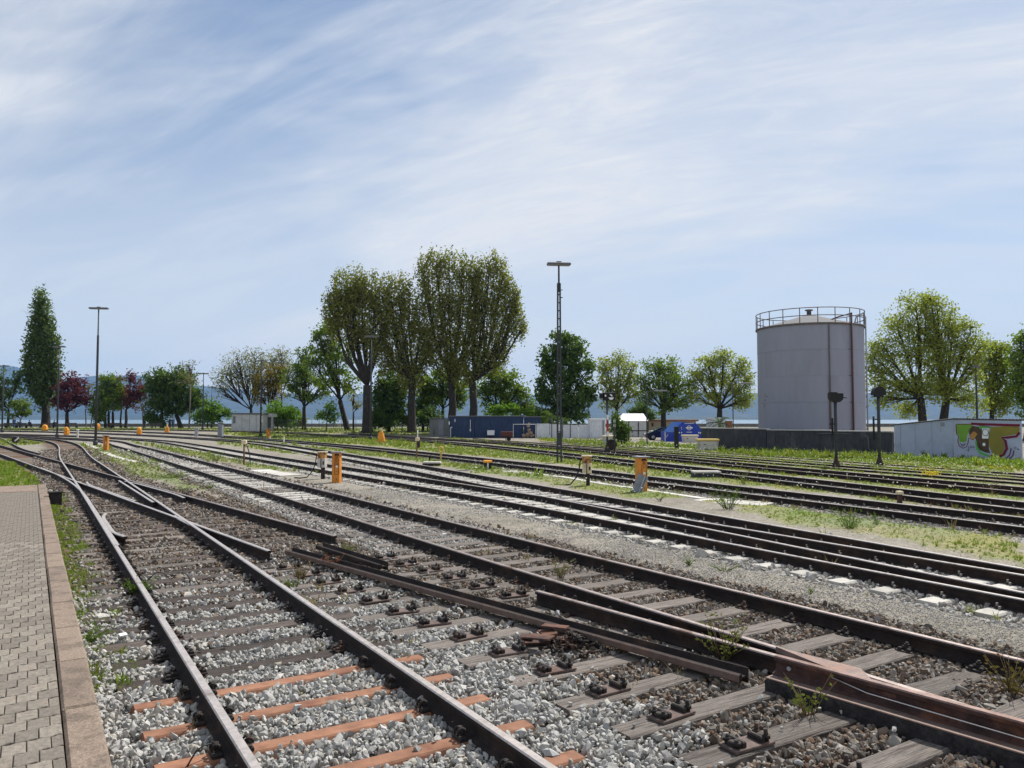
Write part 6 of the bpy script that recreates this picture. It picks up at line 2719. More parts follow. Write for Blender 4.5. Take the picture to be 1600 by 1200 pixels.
def person(px_, Y, label, mat, hairm, sit=True, turn=0.0):
    p = W(px_, 660, Y)
    t_ = thing('person', label, 'person', (p.x, Y, TZ), turn)
    m_ = MB()
    if sit:
        hip, ch, nk, hd = Vector((0, 0, .50)), Vector((0, -.02, .85)), Vector((0, 0, 1.06)), Vector((0, .02, 1.12))
        m_.tube([hip + Vector((0, 0, -.06)), hip, Vector((0, 0, .66)), ch, Vector((0, -.01, 1.0)), nk], [0.15, .18, .16, .20, .13, .06], 10)
        for q in (-1, 1):
            m_.tube([(q * .09, 0, .5), (q * .10, .40, .50), (q * .10, .44, .25), (q * .10, .44, .02)], [.09, .07, .055, .05], 8)
            m_.tube([(q * .20, 0, .98), (q * .27, .06, .74), (q * .18, .28, .60)], [.06, .05, .04], 8)
        base = 1.06
    else:
        m_.tube([(0, 0, .80), (0, 0, .92), (0, 0, 1.1), (0, 0, 1.32), (0, 0, 1.42), (0, 0, 1.48)], [.15, .17, .15, .20, .12, .06], 10)
        for q in (-1, 1):
            m_.tube([(q * .08, 0, .88), (q * .10, .02, .48), (q * .10, 0, .02)], [.10, .075, .05], 8)
            m_.tube([(q * .20, 0, 1.38), (q * .26, .02, 1.1), (q * .24, .08, .82)], [.06, .05, .04], 8)
        base = 1.48
    b_ = m_.build('body', mat, t_)
    h_ = MB()
    h_.lathe([(0.045, -0.02), (0.05, 0.04), (0.075, 0.09), (0.085, 0.15), (0.07, 0.22), (0.02, 0.26)], (0, 0.01, base), 10)
    h_.build('head', skin_m, t_)
    h_ = MB()
    h_.lathe([(0.088, 0.13), (0.092, 0.18), (0.075, 0.245), (0.02, 0.275)], (0, -0.01, base), 10)
    h_.build('hair', hairm, t_)


person(46, Yb - 0.12, 'person in dark clothes sitting at the right end of the far left bench', cloth_dark, black_paint)
person(31, Yb - 0.12, 'person sitting at the left end of the far left bench', cloth_blue, brown_box)
person(85, Yb - 0.12, 'person in dark clothes sitting on the bench by the narrow poplar', cloth_dark, black_paint)
person(265.5, 118, 'person in black standing left of the pair beside the orange cover', cloth_dark, black_paint, False)
person(270.5, 118.3, 'person in dark blue standing right of the pair beside the orange cover', cloth_blue, black_paint, False)
person(22, Yb - 1.0, 'person in blue standing behind the far left bench', cloth_blue, brown_box, False)

nt = thing('notice_sign', 'small white board with a red ring under the big trees left of the slim mast', 'sign', at(530, 672.5))
m_ = MB()
m_.tube([(0, 0, 0), (0, 0, 1.0)], 0.03, 6)
m_.build('post', galv, nt)
m_ = MB()
m_.box((0, -0.04, 0.75), (0.45, 0.03, 0.45))
m_.build('board', white_paint, nt)
m_ = MB()
m_.tube([(0.15 * math.cos(a), -0.06, 0.75 + 0.15 * math.sin(a)) for a in np.linspace(0, 6.283, 16)], 0.03, 6)
m_.build('red_ring', red_paint, nt)

# ------------------------------------------------------------------ trees


def leaf_arrays(cent, n_each, sig, ls, rng):
    N = len(cent) * n_each
    c = np.repeat(cent, n_each, axis=0) + rng.normal(0, 1, (N, 3)) * np.asarray(sig)
    nrm = rng.normal(0, 1, (N, 3)) + np.array([0, 0, 0.35])
    nrm /= np.linalg.norm(nrm, axis=1)[:, None]
    ref = rng.normal(0, 1, (N, 3))
    a = np.cross(nrm, ref)
    a /= np.linalg.norm(a, axis=1)[:, None] + 1e-9
    b = np.cross(nrm, a)
    s_ = (ls * rng.uniform(0.55, 1.35, N))[:, None]
    V = np.stack([c - a * s_ * .6, c - b * s_ * .36, c + a * s_ * .6, c + b * s_ * .36], 1).reshape(-1, 3)
    F = np.arange(4 * N).reshape(N, 4)
    return V, F


def tree(name, label, px, Y, lobes, leaf, n=7000, ls=0.32, tr=0.3, fork=None, bk=None, sig=0.42, upright=False, branches=14, per=26,
         trunks=None, group=None, lim=True, br=0.06):
    rng = np.random.default_rng(int(px * 7 + Y * 13))
    rd = random.Random(int(px * 5 + Y))
    z0 = float(terr(Y))
    bx = (px - 800) / FPX * Y
    base = Vector((bx, Y, z0 - 0.05))
    k = Y / FPX
    t_ = thing(name, label, 'tree', base, 0, group)
    tot = sum(l_[2] * l_[3] for l_ in lobes)
    per = int(per * (0.8 if upright else 1.25))
    n = int(n * (0.68 if upright else 0.95 if leaf is L_yel else 0.66))
    branches = int(branches * (0.7 if leaf is L_yel else 1))
    br = br * (0.75 if leaf is L_yel else 1)
    sig *= (0.74 if upright else 0.78)
    lk = 0.52 if upright else 0.55
    cl, brm, out = [], MB(), []
    zs_ = []
    L3 = []
    for l_ in lobes:
        c_ = W(l_[0], l_[1], Y) - base
        rx, rz = l_[2] * k, l_[3] * k
        ry = min(rx, rz * 1.1) * 1.0
        c_.y += rd.uniform(-.25, .25) * rx
        L3.append((c_, rx, ry, rz))
        zs_.append(c_.z)
        m_ = max(4, int(n / per * l_[2] * l_[3] / tot * (l_[4] if len(l_) > 4 else 1)))
        d_ = rng.normal(0, 1, (m_, 3))
        d_ /= np.linalg.norm(d_, axis=1)[:, None]
        r_ = rng.random(m_) ** 0.45
        cl.append(np.array(c_) + d_ * r_[:, None] * np.array([rx, ry, rz]))
        # straggling sprays that break the outline
        mo = max(4, m_ // 2)
        d_ = rng.normal(0, 1, (mo, 3)) + np.array([0, 0, 0.25])
        d_ /= np.linalg.norm(d_, axis=1)[:, None]
        r_ = rng.uniform(0.9, 1.28, mo)
        out.append(np.array(c_) + d_ * r_[:, None] * np.array([rx, ry, rz]))
        if upright:
            for _ in range(5):
                sx, sy = rng.uniform(-.9, .9), rng.uniform(-.9, .9)
                zt = math.sqrt(max(0.05, 1 - min(.95, sx * sx * .8 + sy * sy * .4)))
                f_ = np.linspace(0.15, 1.0, 7)[:, None]
                out.append(np.array(c_) + np.array([sx * rx, sy * ry, 0]) * (0.7 + .3 * f_) + np.array([0, 0, rz]) * (zt * .8 + f_ * .42))
    cent = np.concatenate(cl)
    cent = cent[cent[:, 2] > 0.25]
    sg_ = np.array([sig, sig, sig * (2.2 if upright else 0.75)])
    V, F = leaf_arrays(cent, per, sg_, ls, rng)
    oc = np.concatenate(out)
    oc = oc[oc[:, 2] > 0.4]
    V2, F2 = leaf_arrays(oc, max(3, per // 5), sg_ * 0.75, ls * 0.9, rng)
    V, F = np.concatenate([V, V2]), np.concatenate([F, F2 + len(V)])
    me = mesh_np('crown', V, F, [leaf])
    link('crown', me, t_)
    # trunk(s) and limbs
    fz = (W(0, fork, Y).z - base.z) if fork else min(zs_) * 0.55
    tops = trunks or [(px, px)]
    first = True
    ends = []
    for tb, tt in tops:
        b_ = Vector(((tb - px) * k, rd.uniform(-.2, .2), 0))
        e_ = Vector(((tt - px) * k, rd.uniform(-.3, .3), fz))
        mid_ = b_.lerp(e_, .5) + Vector((rd.uniform(-.12, .12), 0, 0)) * tr * 3
        brm.tube([b_, b_ + Vector((0, 0, tr * .8)) * 0.7 + (e_ - b_) * 0.02, mid_, e_], [tr * 1.35, tr, tr * .86, tr * .72], 9)
        ends.append(e_)
    if lim:
        limbs = []
        for c_, rx, ry, rz in L3:
            e_ = min(ends, key=lambda q: (q - c_).length)
            top = c_ + Vector((rd.uniform(-.2, .2) * rx, rd.uniform(-.2, .2) * ry, rz * (0.62 if upright else 0.45)))
            m1 = e_.lerp(c_, 0.45) + Vector((0, 0, (-0.05 if upright else -0.04) * (c_ - e_).length))
            if upright:
                m1.x = e_.x + (c_.x - e_.x) * 0.62
            limbs.append([e_, m1, c_, top])
            brm.tube([e_, e_.lerp(m1, .5) + Vector((rd.uniform(-.1, .1), 0, 0)), m1, m1.lerp(c_, .5) + Vector((rd.uniform(-.15, .15), 0, .05)), c_, top],
                     [tr * .62 * lk, tr * .52 * lk, tr * .44 * lk, tr * .34 * lk, tr * .24 * lk, tr * .06 * lk], 7)
        for j in range(branches * len(L3)):
            li = j % len(L3)
            own = cl[li]
            q = Vector(own[rd.randrange(len(own))])
            P = limbs[li]
            f = rd.uniform(0.25, 1.0) * 2.99
            i_ = int(f)
            s_ = P[i_].lerp(P[i_ + 1], f - i_)
            if s_.z > q.z:
                s_ = P[0].lerp(P[1], rd.uniform(.5, 1))
            m1 = s_.lerp(q, .5) + Vector((rd.uniform(-.2, .2), rd.uniform(-.2, .2), rd.uniform(-.1, .35))) * 0.12 * (q - s_).length * 2
            w_ = br * rd.uniform(.7, 1.3)
            brm.tube([s_, m1, q], [w_, w_ * .7, w_ * .25], 5)
            if (q - m1).length > 0.6:
                for z in range(2):
                    q2 = m1.lerp(q, rd.uniform(.2, .7))
                    q3 = q2 + Vector((rd.gauss(0, 1), rd.gauss(0, 1), rd.uniform(.1, 1.2))).normalized() * (q - m1).length * .5
                    brm.tube([q2, q3], [w_ * .5, w_ * .18], 4)
    brm.build('trunk', bk or bark, t_)
    return t_


GSH = 'trees along the lake shore'
GPO = 'tall spreading poplars behind the tracks'
tree('ash_tree', 'dark airy tree at the far left edge behind the cut off lamp mast', 14, 126,
     [(13, 600, 24, 22), (27, 588, 14, 14), (2, 628, 22, 24), (-15, 600, 22, 30)], L_dark, 4200, 0.34, 0.22, 640, sig=0.5, group=GSH)
tree('small_tree', 'small green tree just left of the narrow poplar trunk', 32, 123, [(32, 634, 14, 15), (38, 645, 9, 9), (24, 645, 8, 10)], L_mid, 1800, 0.30, 0.10, 655, sig=0.35, group=GSH)
tree('lombardy_poplar', 'very tall narrow dark poplar near the left edge', 72, 128,
     [(64, 474, 8, 18), (58, 496, 9, 24), (70, 496, 9, 24), (52, 525, 10, 30), (64, 525, 12, 32), (77, 525, 10, 30), (46, 562, 10, 28), (60, 562, 13, 34), (74, 562, 12, 34), (86, 560, 8, 30), (44, 596, 8, 20), (58, 602, 14, 26), (74, 606, 14, 28), (87, 592, 7, 22), (65, 628, 10, 14)],
     L_poplar, 17000, 0.36, 0.75, 632, sig=0.42, upright=True, branches=8, group=GSH)
tree('red_leaved_tree', 'round tree with dark purple red leaves, right of the narrow poplar', 106, 126,
     [(108, 597, 16, 16), (120, 606, 18, 20), (98, 610, 15, 18), (110, 624, 22, 18), (129, 622, 11, 16), (92, 628, 10, 12)], L_purple, 6000, 0.32, 0.36, 646, sig=0.42, group=GSH)
tree('thin_tree', 'thin nearly bare twin stemmed tree between the red leaved tree and the lamp mast', 139, 127,
     [(138, 615, 9, 18), (146, 622, 8, 14)], L_brown, 500, 0.26, 0.11, 640, bk=bark_pale, trunks=[(136, 135), (143, 145)], sig=0.4, branches=16, br=.05, group=GSH)
tree('green_tree', 'rounded yellow green tree just right of the tall left lamp mast', 170, 127,
     [(170, 598, 13, 14), (162, 614, 13, 20), (178, 614, 13, 22), (171, 630, 16, 14), (156, 634, 7, 12)], L_mid, 6500, 0.32, 0.24, 644, trunks=[(165, 164), (171, 171), (177, 177)], sig=0.42, group=GSH)
tree('orange_brown_tree', 'tree with orange brown young leaves between the yellow green tree and the purple one', 190, 128,
     [(189, 605, 8, 20), (187, 626, 9, 12), (196, 622, 8, 14)], L_brown, 2200, 0.32, 0.16, 640, sig=0.4, group=GSH)
tree('purple_tree', 'open tree with purple leaves left of the broad dark green tree', 197, 127,
     [(205, 592, 11, 11), (212, 608, 14, 16), (203, 622, 14, 18), (220, 626, 11, 14), (226, 610, 7, 10)], L_purple, 2800, 0.30, 0.26, 640, sig=0.42, group=GSH)
tree('bare_sapling', 'pale bare sapling left of the broad dark green tree', 224, 124,
     [(222, 634, 9, 12)], L_pale, 160, 0.22, 0.10, 645, bk=bark_pale, sig=0.4, branches=14, br=.04, group=GSH)
tree('broad_tree', 'broad dark green tree, widest on the left shore', 254, 126,
     [(250, 594, 20, 20), (238, 606, 14, 16), (262, 612, 22, 24), (248, 630, 20, 16)], L_dark, 8500, 0.34, 0.34, 645, sig=0.45, group=GSH)
tree('broad_tree', 'wide dark green tree with leaning trunk, behind the thin bare tree', 281, 126.5,
     [(276, 590, 20, 20), (292, 604, 20, 24), (304, 624, 16, 22), (280, 628, 24, 22), (270, 640, 18, 12)], L_dark, 9500, 0.34, 0.42, 648, trunks=[(283, 275)], sig=0.45, group=GSH)
tree('bare_tree', 'tall bare leafless tree rising above the broad dark green crown', 297, 122,
     [(297, 578, 17, 13), (290, 595, 12, 12), (306, 590, 12, 12)], L_pale, 160, 0.2, 0.13, 600, bk=bark_pale, sig=0.5, branches=22, br=.05, group=GSH)
tree('bright_bush', 'bright green bushy tree left of the pale grey shed', 325, 121,
     [(324, 640, 16, 16), (340, 645, 14, 12), (312, 650, 10, 12), (355, 648, 8, 7), (330, 655, 14, 8)], L_bright, 4200, 0.30, 0.12, 655, sig=0.4, group=GSH)
tree('sparse_tree', 'large sparse tree with pale new leaves above the pale grey shed', 392, 128,
     [(372, 570, 24, 22), (398, 562, 24, 20), (352, 588, 22, 20), (384, 592, 28, 24), (346, 608, 14, 14), (410, 585, 16, 22)], L_pale, 7500, 0.22, 0.30, 640, sig=0.55, branches=26, per=10, br=.065, group=GSH)
tree('brown_tree', 'tree with brownish young leaves above the bright bush, right of the sparse tree', 421, 124,
     [(418, 590, 18, 22), (430, 608, 16, 22), (408, 615, 14, 18), (440, 580, 10, 16)], L_brown, 6500, 0.25, 0.22, 640, sig=0.5, branches=16, group=GSH)
tree('sparse_tree', 'pale sparse treetop behind the brown tree and the airy green tree', 440, 132,
     [(440, 560, 16, 18), (425, 568, 13, 14), (452, 575, 10, 16)], L_pale, 2400, 0.22, 0.2, 620, sig=0.5, branches=22, per=8, br=.06, group=GSH)
tree('bright_bush', 'rounded bright green bush right of the pale grey shed', 434, 114,
     [(437, 645, 26, 17), (418, 650, 14, 12), (456, 650, 13, 13), (438, 658, 26, 9)], L_bright, 6000, 0.28, 0.12, 658, sig=0.4, group=GSH)
tree('airy_tree', 'airy green tree with forked trunk left of the tall poplars', 476, 112,
     [(470, 575, 18, 16), (458, 592, 16, 18), (484, 592, 22, 20), (476, 555, 16, 14), (505, 604, 15, 16), (465, 612, 18, 14), (492, 620, 18, 10)], L_mid, 6200, 0.31, 0.34, 636, sig=0.42, branches=14, group=GSH)
tree('airy_tree', 'tall airy green tree with leaning trunk right beside the first tall poplar', 541, 108,
     [(500, 525, 18, 16), (520, 518, 22, 20), (505, 550, 24, 20), (530, 555, 22, 24), (520, 585, 24, 20), (545, 600, 16, 18), (490, 570, 16, 14)], L_mid, 8200, 0.31, 0.42, 625, trunks=[(543, 531)], sig=0.45, branches=14, group=GSH)
tree('small_tree', 'small bright green sapling between the two airy trees', 511, 107, [(512, 640, 13, 18), (520, 652, 10, 10), (503, 652, 8, 10)], L_bright, 1300, 0.28, 0.08, 655, sig=0.38, group=GSH)
tree('bare_sapling', 'small bare tree with spreading twigs right of the leaning airy tree', 553, 106, [(552, 622, 14, 14), (560, 634, 8, 10)], L_pale, 200, 0.2, 0.15, 645, sig=0.4, branches=22, br=.05, group=GSH)
# big black poplars
tree('black_poplar', 'leftmost tall spreading poplar, trunk behind the slim lamp mast', 574, 101,
     [(532, 458, 18, 28), (552, 452, 18, 28), (518, 485, 15, 24), (540, 490, 22, 26), (566, 470, 18, 34), (586, 462, 14, 30), (524, 512, 16, 16), (572, 520, 20, 26), (596, 495, 18, 34), (555, 525, 16, 24), (585, 550, 16, 22, .7), (548, 470, 20, 20)],
     L_bpop, 19000, 0.29, 0.72, 602, sig=0.36, upright=True, branches=7, group=GPO)
tree('black_poplar', 'second tall spreading poplar from the left, with straight dark trunk', 644, 102,
     [(606, 462, 13, 28), (624, 470, 16, 34), (640, 478, 16, 36), (612, 510, 16, 28), (634, 525, 18, 34), (655, 520, 15, 40), (622, 560, 16, 26), (650, 575, 17, 28), (604, 560, 18, 30), (596, 525, 14, 30), (668, 545, 14, 34), (636, 590, 22, 22)],
     L_bpop, 17000, 0.29, 0.60, 590, sig=0.36, upright=True, branches=7, group=GPO)
tree('black_poplar', 'tallest spreading poplar, third from the left, trunk behind the blue containers', 705, 103,
     [(662, 432, 15, 26), (682, 420, 15, 24), (702, 418, 15, 22), (722, 426, 15, 24), (670, 470, 18, 30), (694, 470, 20, 34), (718, 475, 18, 36), (684, 515, 20, 30), (710, 530, 18, 34), (728, 545, 18, 30), (695, 560, 20, 28), (740, 490, 14, 40), (738, 450, 12, 30), (672, 550, 16, 24), (712, 580, 20, 20)],
     L_bpop, 22000, 0.29, 0.60, 598, sig=0.36, upright=True, branches=7, group=GPO)
tree('black_poplar', 'rightmost tall spreading poplar with forked trunk, beside the lattice mast', 738, 103,
     [(745, 432, 12, 28), (765, 420, 14, 22), (785, 434, 15, 26), (756, 470, 16, 32), (776, 478, 17, 32), (796, 472, 13, 26), (802, 505, 16, 22), (762, 520, 16, 26, .7), (785, 530, 18, 26, .7), (814, 515, 9, 18, .8), (752, 560, 18, 26), (806, 480, 10, 20), (775, 560, 20, 22), (740, 520, 12, 30), (730, 590, 18, 18)],
     L_bpop, 18000, 0.29, 0.62, 596, sig=0.36, upright=True, branches=8, group=GPO)
tree('dark_chestnut', 'dark leafy tree under the poplars, right of the slim lamp mast', 608, 105,
     [(605, 600, 20, 22), (592, 622, 14, 22), (614, 630, 20, 22), (598, 645, 18, 16), (628, 605, 12, 22)], L_dark, 7500, 0.36, 0.3, 655, sig=0.45, group=GSH)
tree('green_tree', 'leafy green tree beside the second poplar trunk', 661, 108,
     [(660, 600, 16, 20), (672, 622, 16, 18), (652, 635, 14, 16), (664, 650, 14, 10)], L_mid, 4500, 0.33, 0.2, 655, sig=0.42, group=GSH)
tree('green_tree', 'spreading green tree behind the small olive grey hut', 692, 110,
     [(688, 592, 18, 16), (676, 612, 14, 12), (704, 605, 16, 20), (720, 618, 14, 20), (690, 618, 14, 12)], L_mid, 5200, 0.33, 0.3, 638, sig=0.42, branches=16, group=GSH)
tree('green_tree', 'broad green tree behind the long blue container', 778, 110,
     [(770, 588, 22, 18), (795, 592, 20, 18), (756, 612, 18, 22), (784, 615, 26, 20), (812, 612, 16, 18), (824, 630, 10, 14), (790, 638, 30, 12)], L_mid, 9000, 0.33, 0.3, 645, sig=0.45, group=GSH)
tree('bright_bush', 'bright low bushes peeping over the blue container roof', 790, 99,
     [(770, 642, 16, 7), (795, 640, 18, 9), (820, 644, 14, 7)], L_bright, 2600, 0.28, 0.1, 652, sig=0.35, lim=False, group=GSH)
tree('dark_chestnut', 'full dark green chestnut right behind the lattice mast', 883, 106,
     [(880, 532, 20, 18), (866, 552, 18, 20), (898, 548, 18, 20), (856, 580, 16, 24), (882, 580, 24, 26), (908, 578, 18, 26), (850, 612, 13, 24), (872, 618, 22, 24), (902, 618, 22, 26), (922, 610, 9, 22), (865, 645, 20, 16), (900, 648, 20, 14)],
     L_dark, 15500, 0.40, 0.36, 650, sig=0.48, group=GSH)
tree('pale_green_tree', 'half leafed tree with visible branches between the dark chestnut and tent shelter', 963, 108,
     [(945, 572, 16, 14), (968, 562, 18, 14), (985, 580, 14, 18), (945, 600, 18, 20), (970, 598, 20, 22), (955, 628, 20, 14), (988, 612, 10, 18)], L_yel, 4600, 0.28, 0.28, 640, sig=0.45, branches=20, per=16, group=GSH)
tree('round_tree', 'round green tree above the blue press container', 1037, 106,
     [(1024, 576, 20, 16), (1046, 576, 20, 18), (1006, 596, 15, 18), (1034, 602, 24, 22), (1062, 598, 18, 22), (1010, 622, 15, 15), (1052, 625, 20, 18), (1072, 622, 9, 14), (1036, 635, 16, 12)],
     L_mid, 8000, 0.30, 0.42, 640, sig=0.45, branches=18, per=20, group=GSH)
tree('round_tree', 'round spreading yellow green tree with branching limbs just left of the tank', 1125, 106,
     [(1105, 566, 18, 15), (1130, 560, 20, 14), (1152, 574, 17, 17), (1088, 590, 15, 17), (1115, 592, 22, 18), (1142, 598, 20, 20), (1168, 598, 12, 20), (1085, 618, 12, 16), (1155, 626, 18, 15), (1110, 622, 16, 14), (1172, 622, 8, 12)],
     L_yel, 7200, 0.28, 0.48, 638, sig=0.45, branches=22, per=18, group=GSH)
for i_, (px_, Y_, lo_, lb_) in enumerate((
        (597, 104, [(592, 655, 14, 12), (606, 660, 13, 8)], 'dark low shrub at the foot of the leftmost thick poplar'),
        (628, 106, [(622, 652, 14, 14), (636, 658, 12, 9)], 'dark low shrub between the first and second poplar trunks'),
        (668, 105, [(662, 655, 11, 10), (676, 650, 11, 14)], 'green low shrub left of the small olive grey hut'),
        (455, 119, [(458, 660, 12, 6), (470, 658, 8, 6)], 'low green shrub at the foot of the airy forked tree'),
        (244, 125, [(236, 652, 9, 9), (248, 656, 9, 7)], 'low dark shrub at the left foot of the broad dark green tree'),
        (150, 126, [(150, 640, 8, 14), (156, 652, 7, 9)], 'low dark shrub right behind the tall left lamp mast'),
        (1000, 108, [(998, 640, 14, 12), (1012, 648, 12, 9)], 'green shrub behind the white tent roof'),
        (848, 104, [(846, 652, 12, 12), (836, 645, 8, 9)], 'green shrub left of the lattice mast foot, behind the hoarding'))):
    tree('shrub', lb_, px_, Y_, lo_, (L_dark, L_mid)[i_ % 2], 2300, 0.30, 0.08, 662, sig=0.42, branches=5, group='low shrubs under the trees')
GR = 'trees right of the tank'
tree('big_linden', 'largest yellow green tree, with two dark ivy clad trunks behind the graffiti shed', 1447, 72,
     [(1432, 480, 26, 24), (1462, 490, 24, 26), (1402, 506, 22, 24), (1438, 520, 30, 26), (1490, 512, 22, 24), (1515, 520, 14, 20), (1380, 545, 22, 26), (1415, 556, 30, 28), (1460, 560, 30, 28), (1500, 556, 24, 26), (1370, 585, 20, 24), (1400, 600, 28, 26), (1445, 608, 30, 26), (1490, 605, 28, 26), (1525, 575, 14, 26), (1378, 620, 20, 16), (1420, 640, 26, 14), (1520, 625, 20, 24), (1462, 528, 24, 34), (1466, 585, 22, 34), (1455, 470, 18, 14), (1365, 560, 14, 24), (1530, 545, 12, 22)],
     L_yel, 27000, 0.19, 0.44, 622, trunks=[(1440, 1436), (1473, 1480)], sig=0.38, branches=15, per=20, group=GR)
tree('round_tree', 'yellow green tree right of the largest tree, behind the lamp mast', 1548, 84,
     [(1555, 545, 18, 18), (1540, 570, 18, 22), (1568, 575, 20, 24), (1545, 605, 24, 22), (1575, 615, 20, 22), (1555, 635, 24, 14)],
     L_yel, 7000, 0.25, 0.3, 640, sig=0.4, group=GR)
tree('dark_chestnut', 'dark green tree cut by the right edge of the photo', 1604, 80,
     [(1600, 528, 12, 22), (1594, 560, 18, 24), (1612, 580, 22, 30), (1590, 605, 20, 26), (1612, 630, 24, 26), (1640, 560, 30, 40)],
     L_mid, 9500, 0.28, 0.4, 650, sig=0.42, group=GR)
tree('shrub', 'big grey green shrub beside the banded signal post', 971, 63,
     [(966, 668, 9, 15), (976, 672, 8, 13), (970, 682, 11, 9), (962, 655, 6, 9)], L_dark, 3400, 0.17, 0.06, 688, sig=0.22, lim=False)


def palm(px, Y, zc_px, label, nf, ln):
    z0 = float(terr(Y))
    base = Vector(((px - 800) / FPX * Y, Y, z0))
    t_ = thing('palm_tree', label, 'palm', base)
    hh = W(0, zc_px, Y).z - z0
    m_ = MB()
    m_.tube([(0, 0, -.1), (0.05, 0, hh * .5), (0, 0, hh)], [0.22, 0.2, 0.17], 8)
    m_.build('trunk', bark, t_)
    rd = random.Random(px)
    for i in range(nf):
        a = 2 * math.pi * i / nf + rd.uniform(-.2, .2)
        el = rd.uniform(-.1, 1.2)
        L_ = ln * rd.uniform(.8, 1.1)
        d_ = Vector((math.cos(a), math.sin(a), 0))
        V, F = [], []
        pts = [Vector((0, 0, hh)) + d_ * L_ * f * math.cos(el) + Vector((0, 0, 1)) * (L_ * f * math.sin(el) - L_ * 0.55 * f * f) for f in np.linspace(0, 1, 8)]
        s_ = Vector((-d_.y, d_.x, 0))
        fr_ = MB()
        fr_.tube(pts, [.03] * 7 + [.01], 4)
        for j in range(1, 8):
            for q in (-1, 1):
                w_ = 0.5 * (1 - abs(j - 3.5) / 6)
                p0_ = pts[j]
                p1_ = pts[j] + s_ * q * w_ + (pts[j] - pts[j - 1]) * .7 + Vector((0, 0, -.12))
                o_ = (pts[j] - pts[j - 1]) * .55
                fr_.add([p0_ - o_ * .5, p0_ + o_ * .5, p1_], [(0, 1, 2)], 0)
        fr_.build('frond', L_dark, t_)


palm(858, 96, 652, 'small palm with arching fronds behind the white hoarding', 16, 2.4)
palm(1124, 100, 662, 'low palm with arching fronds behind the beige building roof', 16, 2.6)
palm(880, 97, 660, 'second small palm right of the lattice mast, behind the hoarding', 12, 1.9)

# ------------------------------------------------------------------ grass, weeds, flowers


def tuft_mesh(name, mat, nb, hh, spread, seed, wd=0.012, lean=0.5):
    r = random.Random(seed)
    m_ = MB()
    for i in range(nb):
        a = r.uniform(0, 6.283)
        rr_ = r.uniform(0, spread)
        p = Vector((rr_ * math.cos(a), rr_ * math.sin(a), 0))
        d_ = Vector((math.cos(a + r.uniform(-.6, .6)), math.sin(a + r.uniform(-.6, .6)), 0))
        h_ = hh * r.uniform(.5, 1.15)
        s_ = Vector((-d_.y, d_.x, 0)) * wd * r.uniform(.7, 1.3)
        ln = lean * r.uniform(.3, 1.2)
        q = p + d_ * h_ * ln * .35 + Vector((0, 0, h_ * .6))
        t = p + d_ * h_ * ln + Vector((0, 0, h_ * r.uniform(.75, 1)))
        m_.add([p - s_, p + s_, q + s_ * .8, q - s_ * .8, t], [(0, 1, 2, 3), (3, 2, 4)])
    return m_.mesh(name, mat)


TUFT = [tuft_mesh('tuft_%d' % i, (L_grass, L_grass_b)[i % 2], 14, 1.0, 0.35, i, 0.055) for i in range(6)]
TUFTB = [tuft_mesh('tuftb_%d' % i, L_grass_b, 16, 1.0, 0.4, 20 + i, 0.06) for i in range(4)]
DRY = [tuft_mesh('dry_%d' % i, L_dry, 10, 1.0, 0.3, 40 + i, 0.03, 0.7) for i in range(4)]


def scatter_tufts(name, meshes, x, y, size, label, z=None, var=0.4):
    n_ = len(x)
    if not n_:
        return
    zz_ = grid_sample(GZ, x, y) if z is None else z
    rot = np.stack([RNG.normal(0, .12, n_), RNG.normal(0, .12, n_), RNG.uniform(0, 6.28, n_)], -1)
    s_ = size * np.exp(RNG.normal(0, var, n_))
    scatter(name, meshes, np.stack([x, y, zz_ - 0.005], -1), rot, np.stack([s_, s_, s_ * RNG.uniform(.7, 1.2, n_)], -1), label)


def cand_points(y0, y1, dens, xm=0.71):
    A_ = (y1 - y0) * (y1 + y0) * xm
    n_ = int(A_ * dens)
    y = np.sqrt(RNG.uniform(y0 * y0, y1 * y1, n_))
    x = RNG.uniform(-1, 1, n_) * (xm * y + 0.5)
    return x, y


for y0, y1, dens, sz in ((5, 14, 160, 0.040), (14, 30, 170, 0.029), (30, 60, 34, 0.075), (60, 120, 6, 0.15)):
    x, y = cand_points(y0, y1, dens)
    g = grid_sample(grass, x, y)
    k = RNG.random(len(x)) < g ** 1.25
    scatter_tufts('grass', TUFT, x[k], y[k], sz, None)
# lush strip beside the platform and behind its end
x, y, s_, t_ = sample_st(6.7, 27, 0.02, 0.85, 520)
k = RNG.random(len(x)) < sstep(.20, .38, fbm(x, y, 1.1, 101) - .14 * sstep(.45, .85, t_)) * 0.95
k &= RNG.random(len(x)) < sstep(6.6, 8.0, s_)
scatter_tufts('grass', TUFTB + TUFT[:3], x[k], y[k], 0.068, None, var=0.28)
x, y = cand_points(15, 45, 30)
zone = in_poly(x, y, gpoly((-120, 722), (20, 722), (62, 748), (62, 762), (-160, 768)))
scatter_tufts('grass', TUFTB, x[zone], y[zone], 0.085, None)
# tall growth along the tank wall and the graffiti shed
for poly, dens, sz, me_ in ((gpoly((1126, 703), (1200, 707.5), (1400, 713.5), (1400, 719), (1200, 715), (1126, 709)), 30, 0.21, TUFT),
                            (gpoly((1395, 714), (1490, 719), (1600, 723), (1640, 736), (1490, 726), (1395, 719)), 40, 0.20, TUFTB),
                            (gpoly((1000, 690), (1100, 698), (1100, 703), (1000, 694)), 10, 0.16, TUFTB),
                            (gpoly((840, 685), (940, 687), (960, 696), (840, 688)), 8, 0.16, TUFT)):
    x, y = cand_points(34, 95, dens * .5)
    k = in_poly(x, y, poly)
    scatter_tufts('tall_grass', me_, x[k], y[k], sz, None)
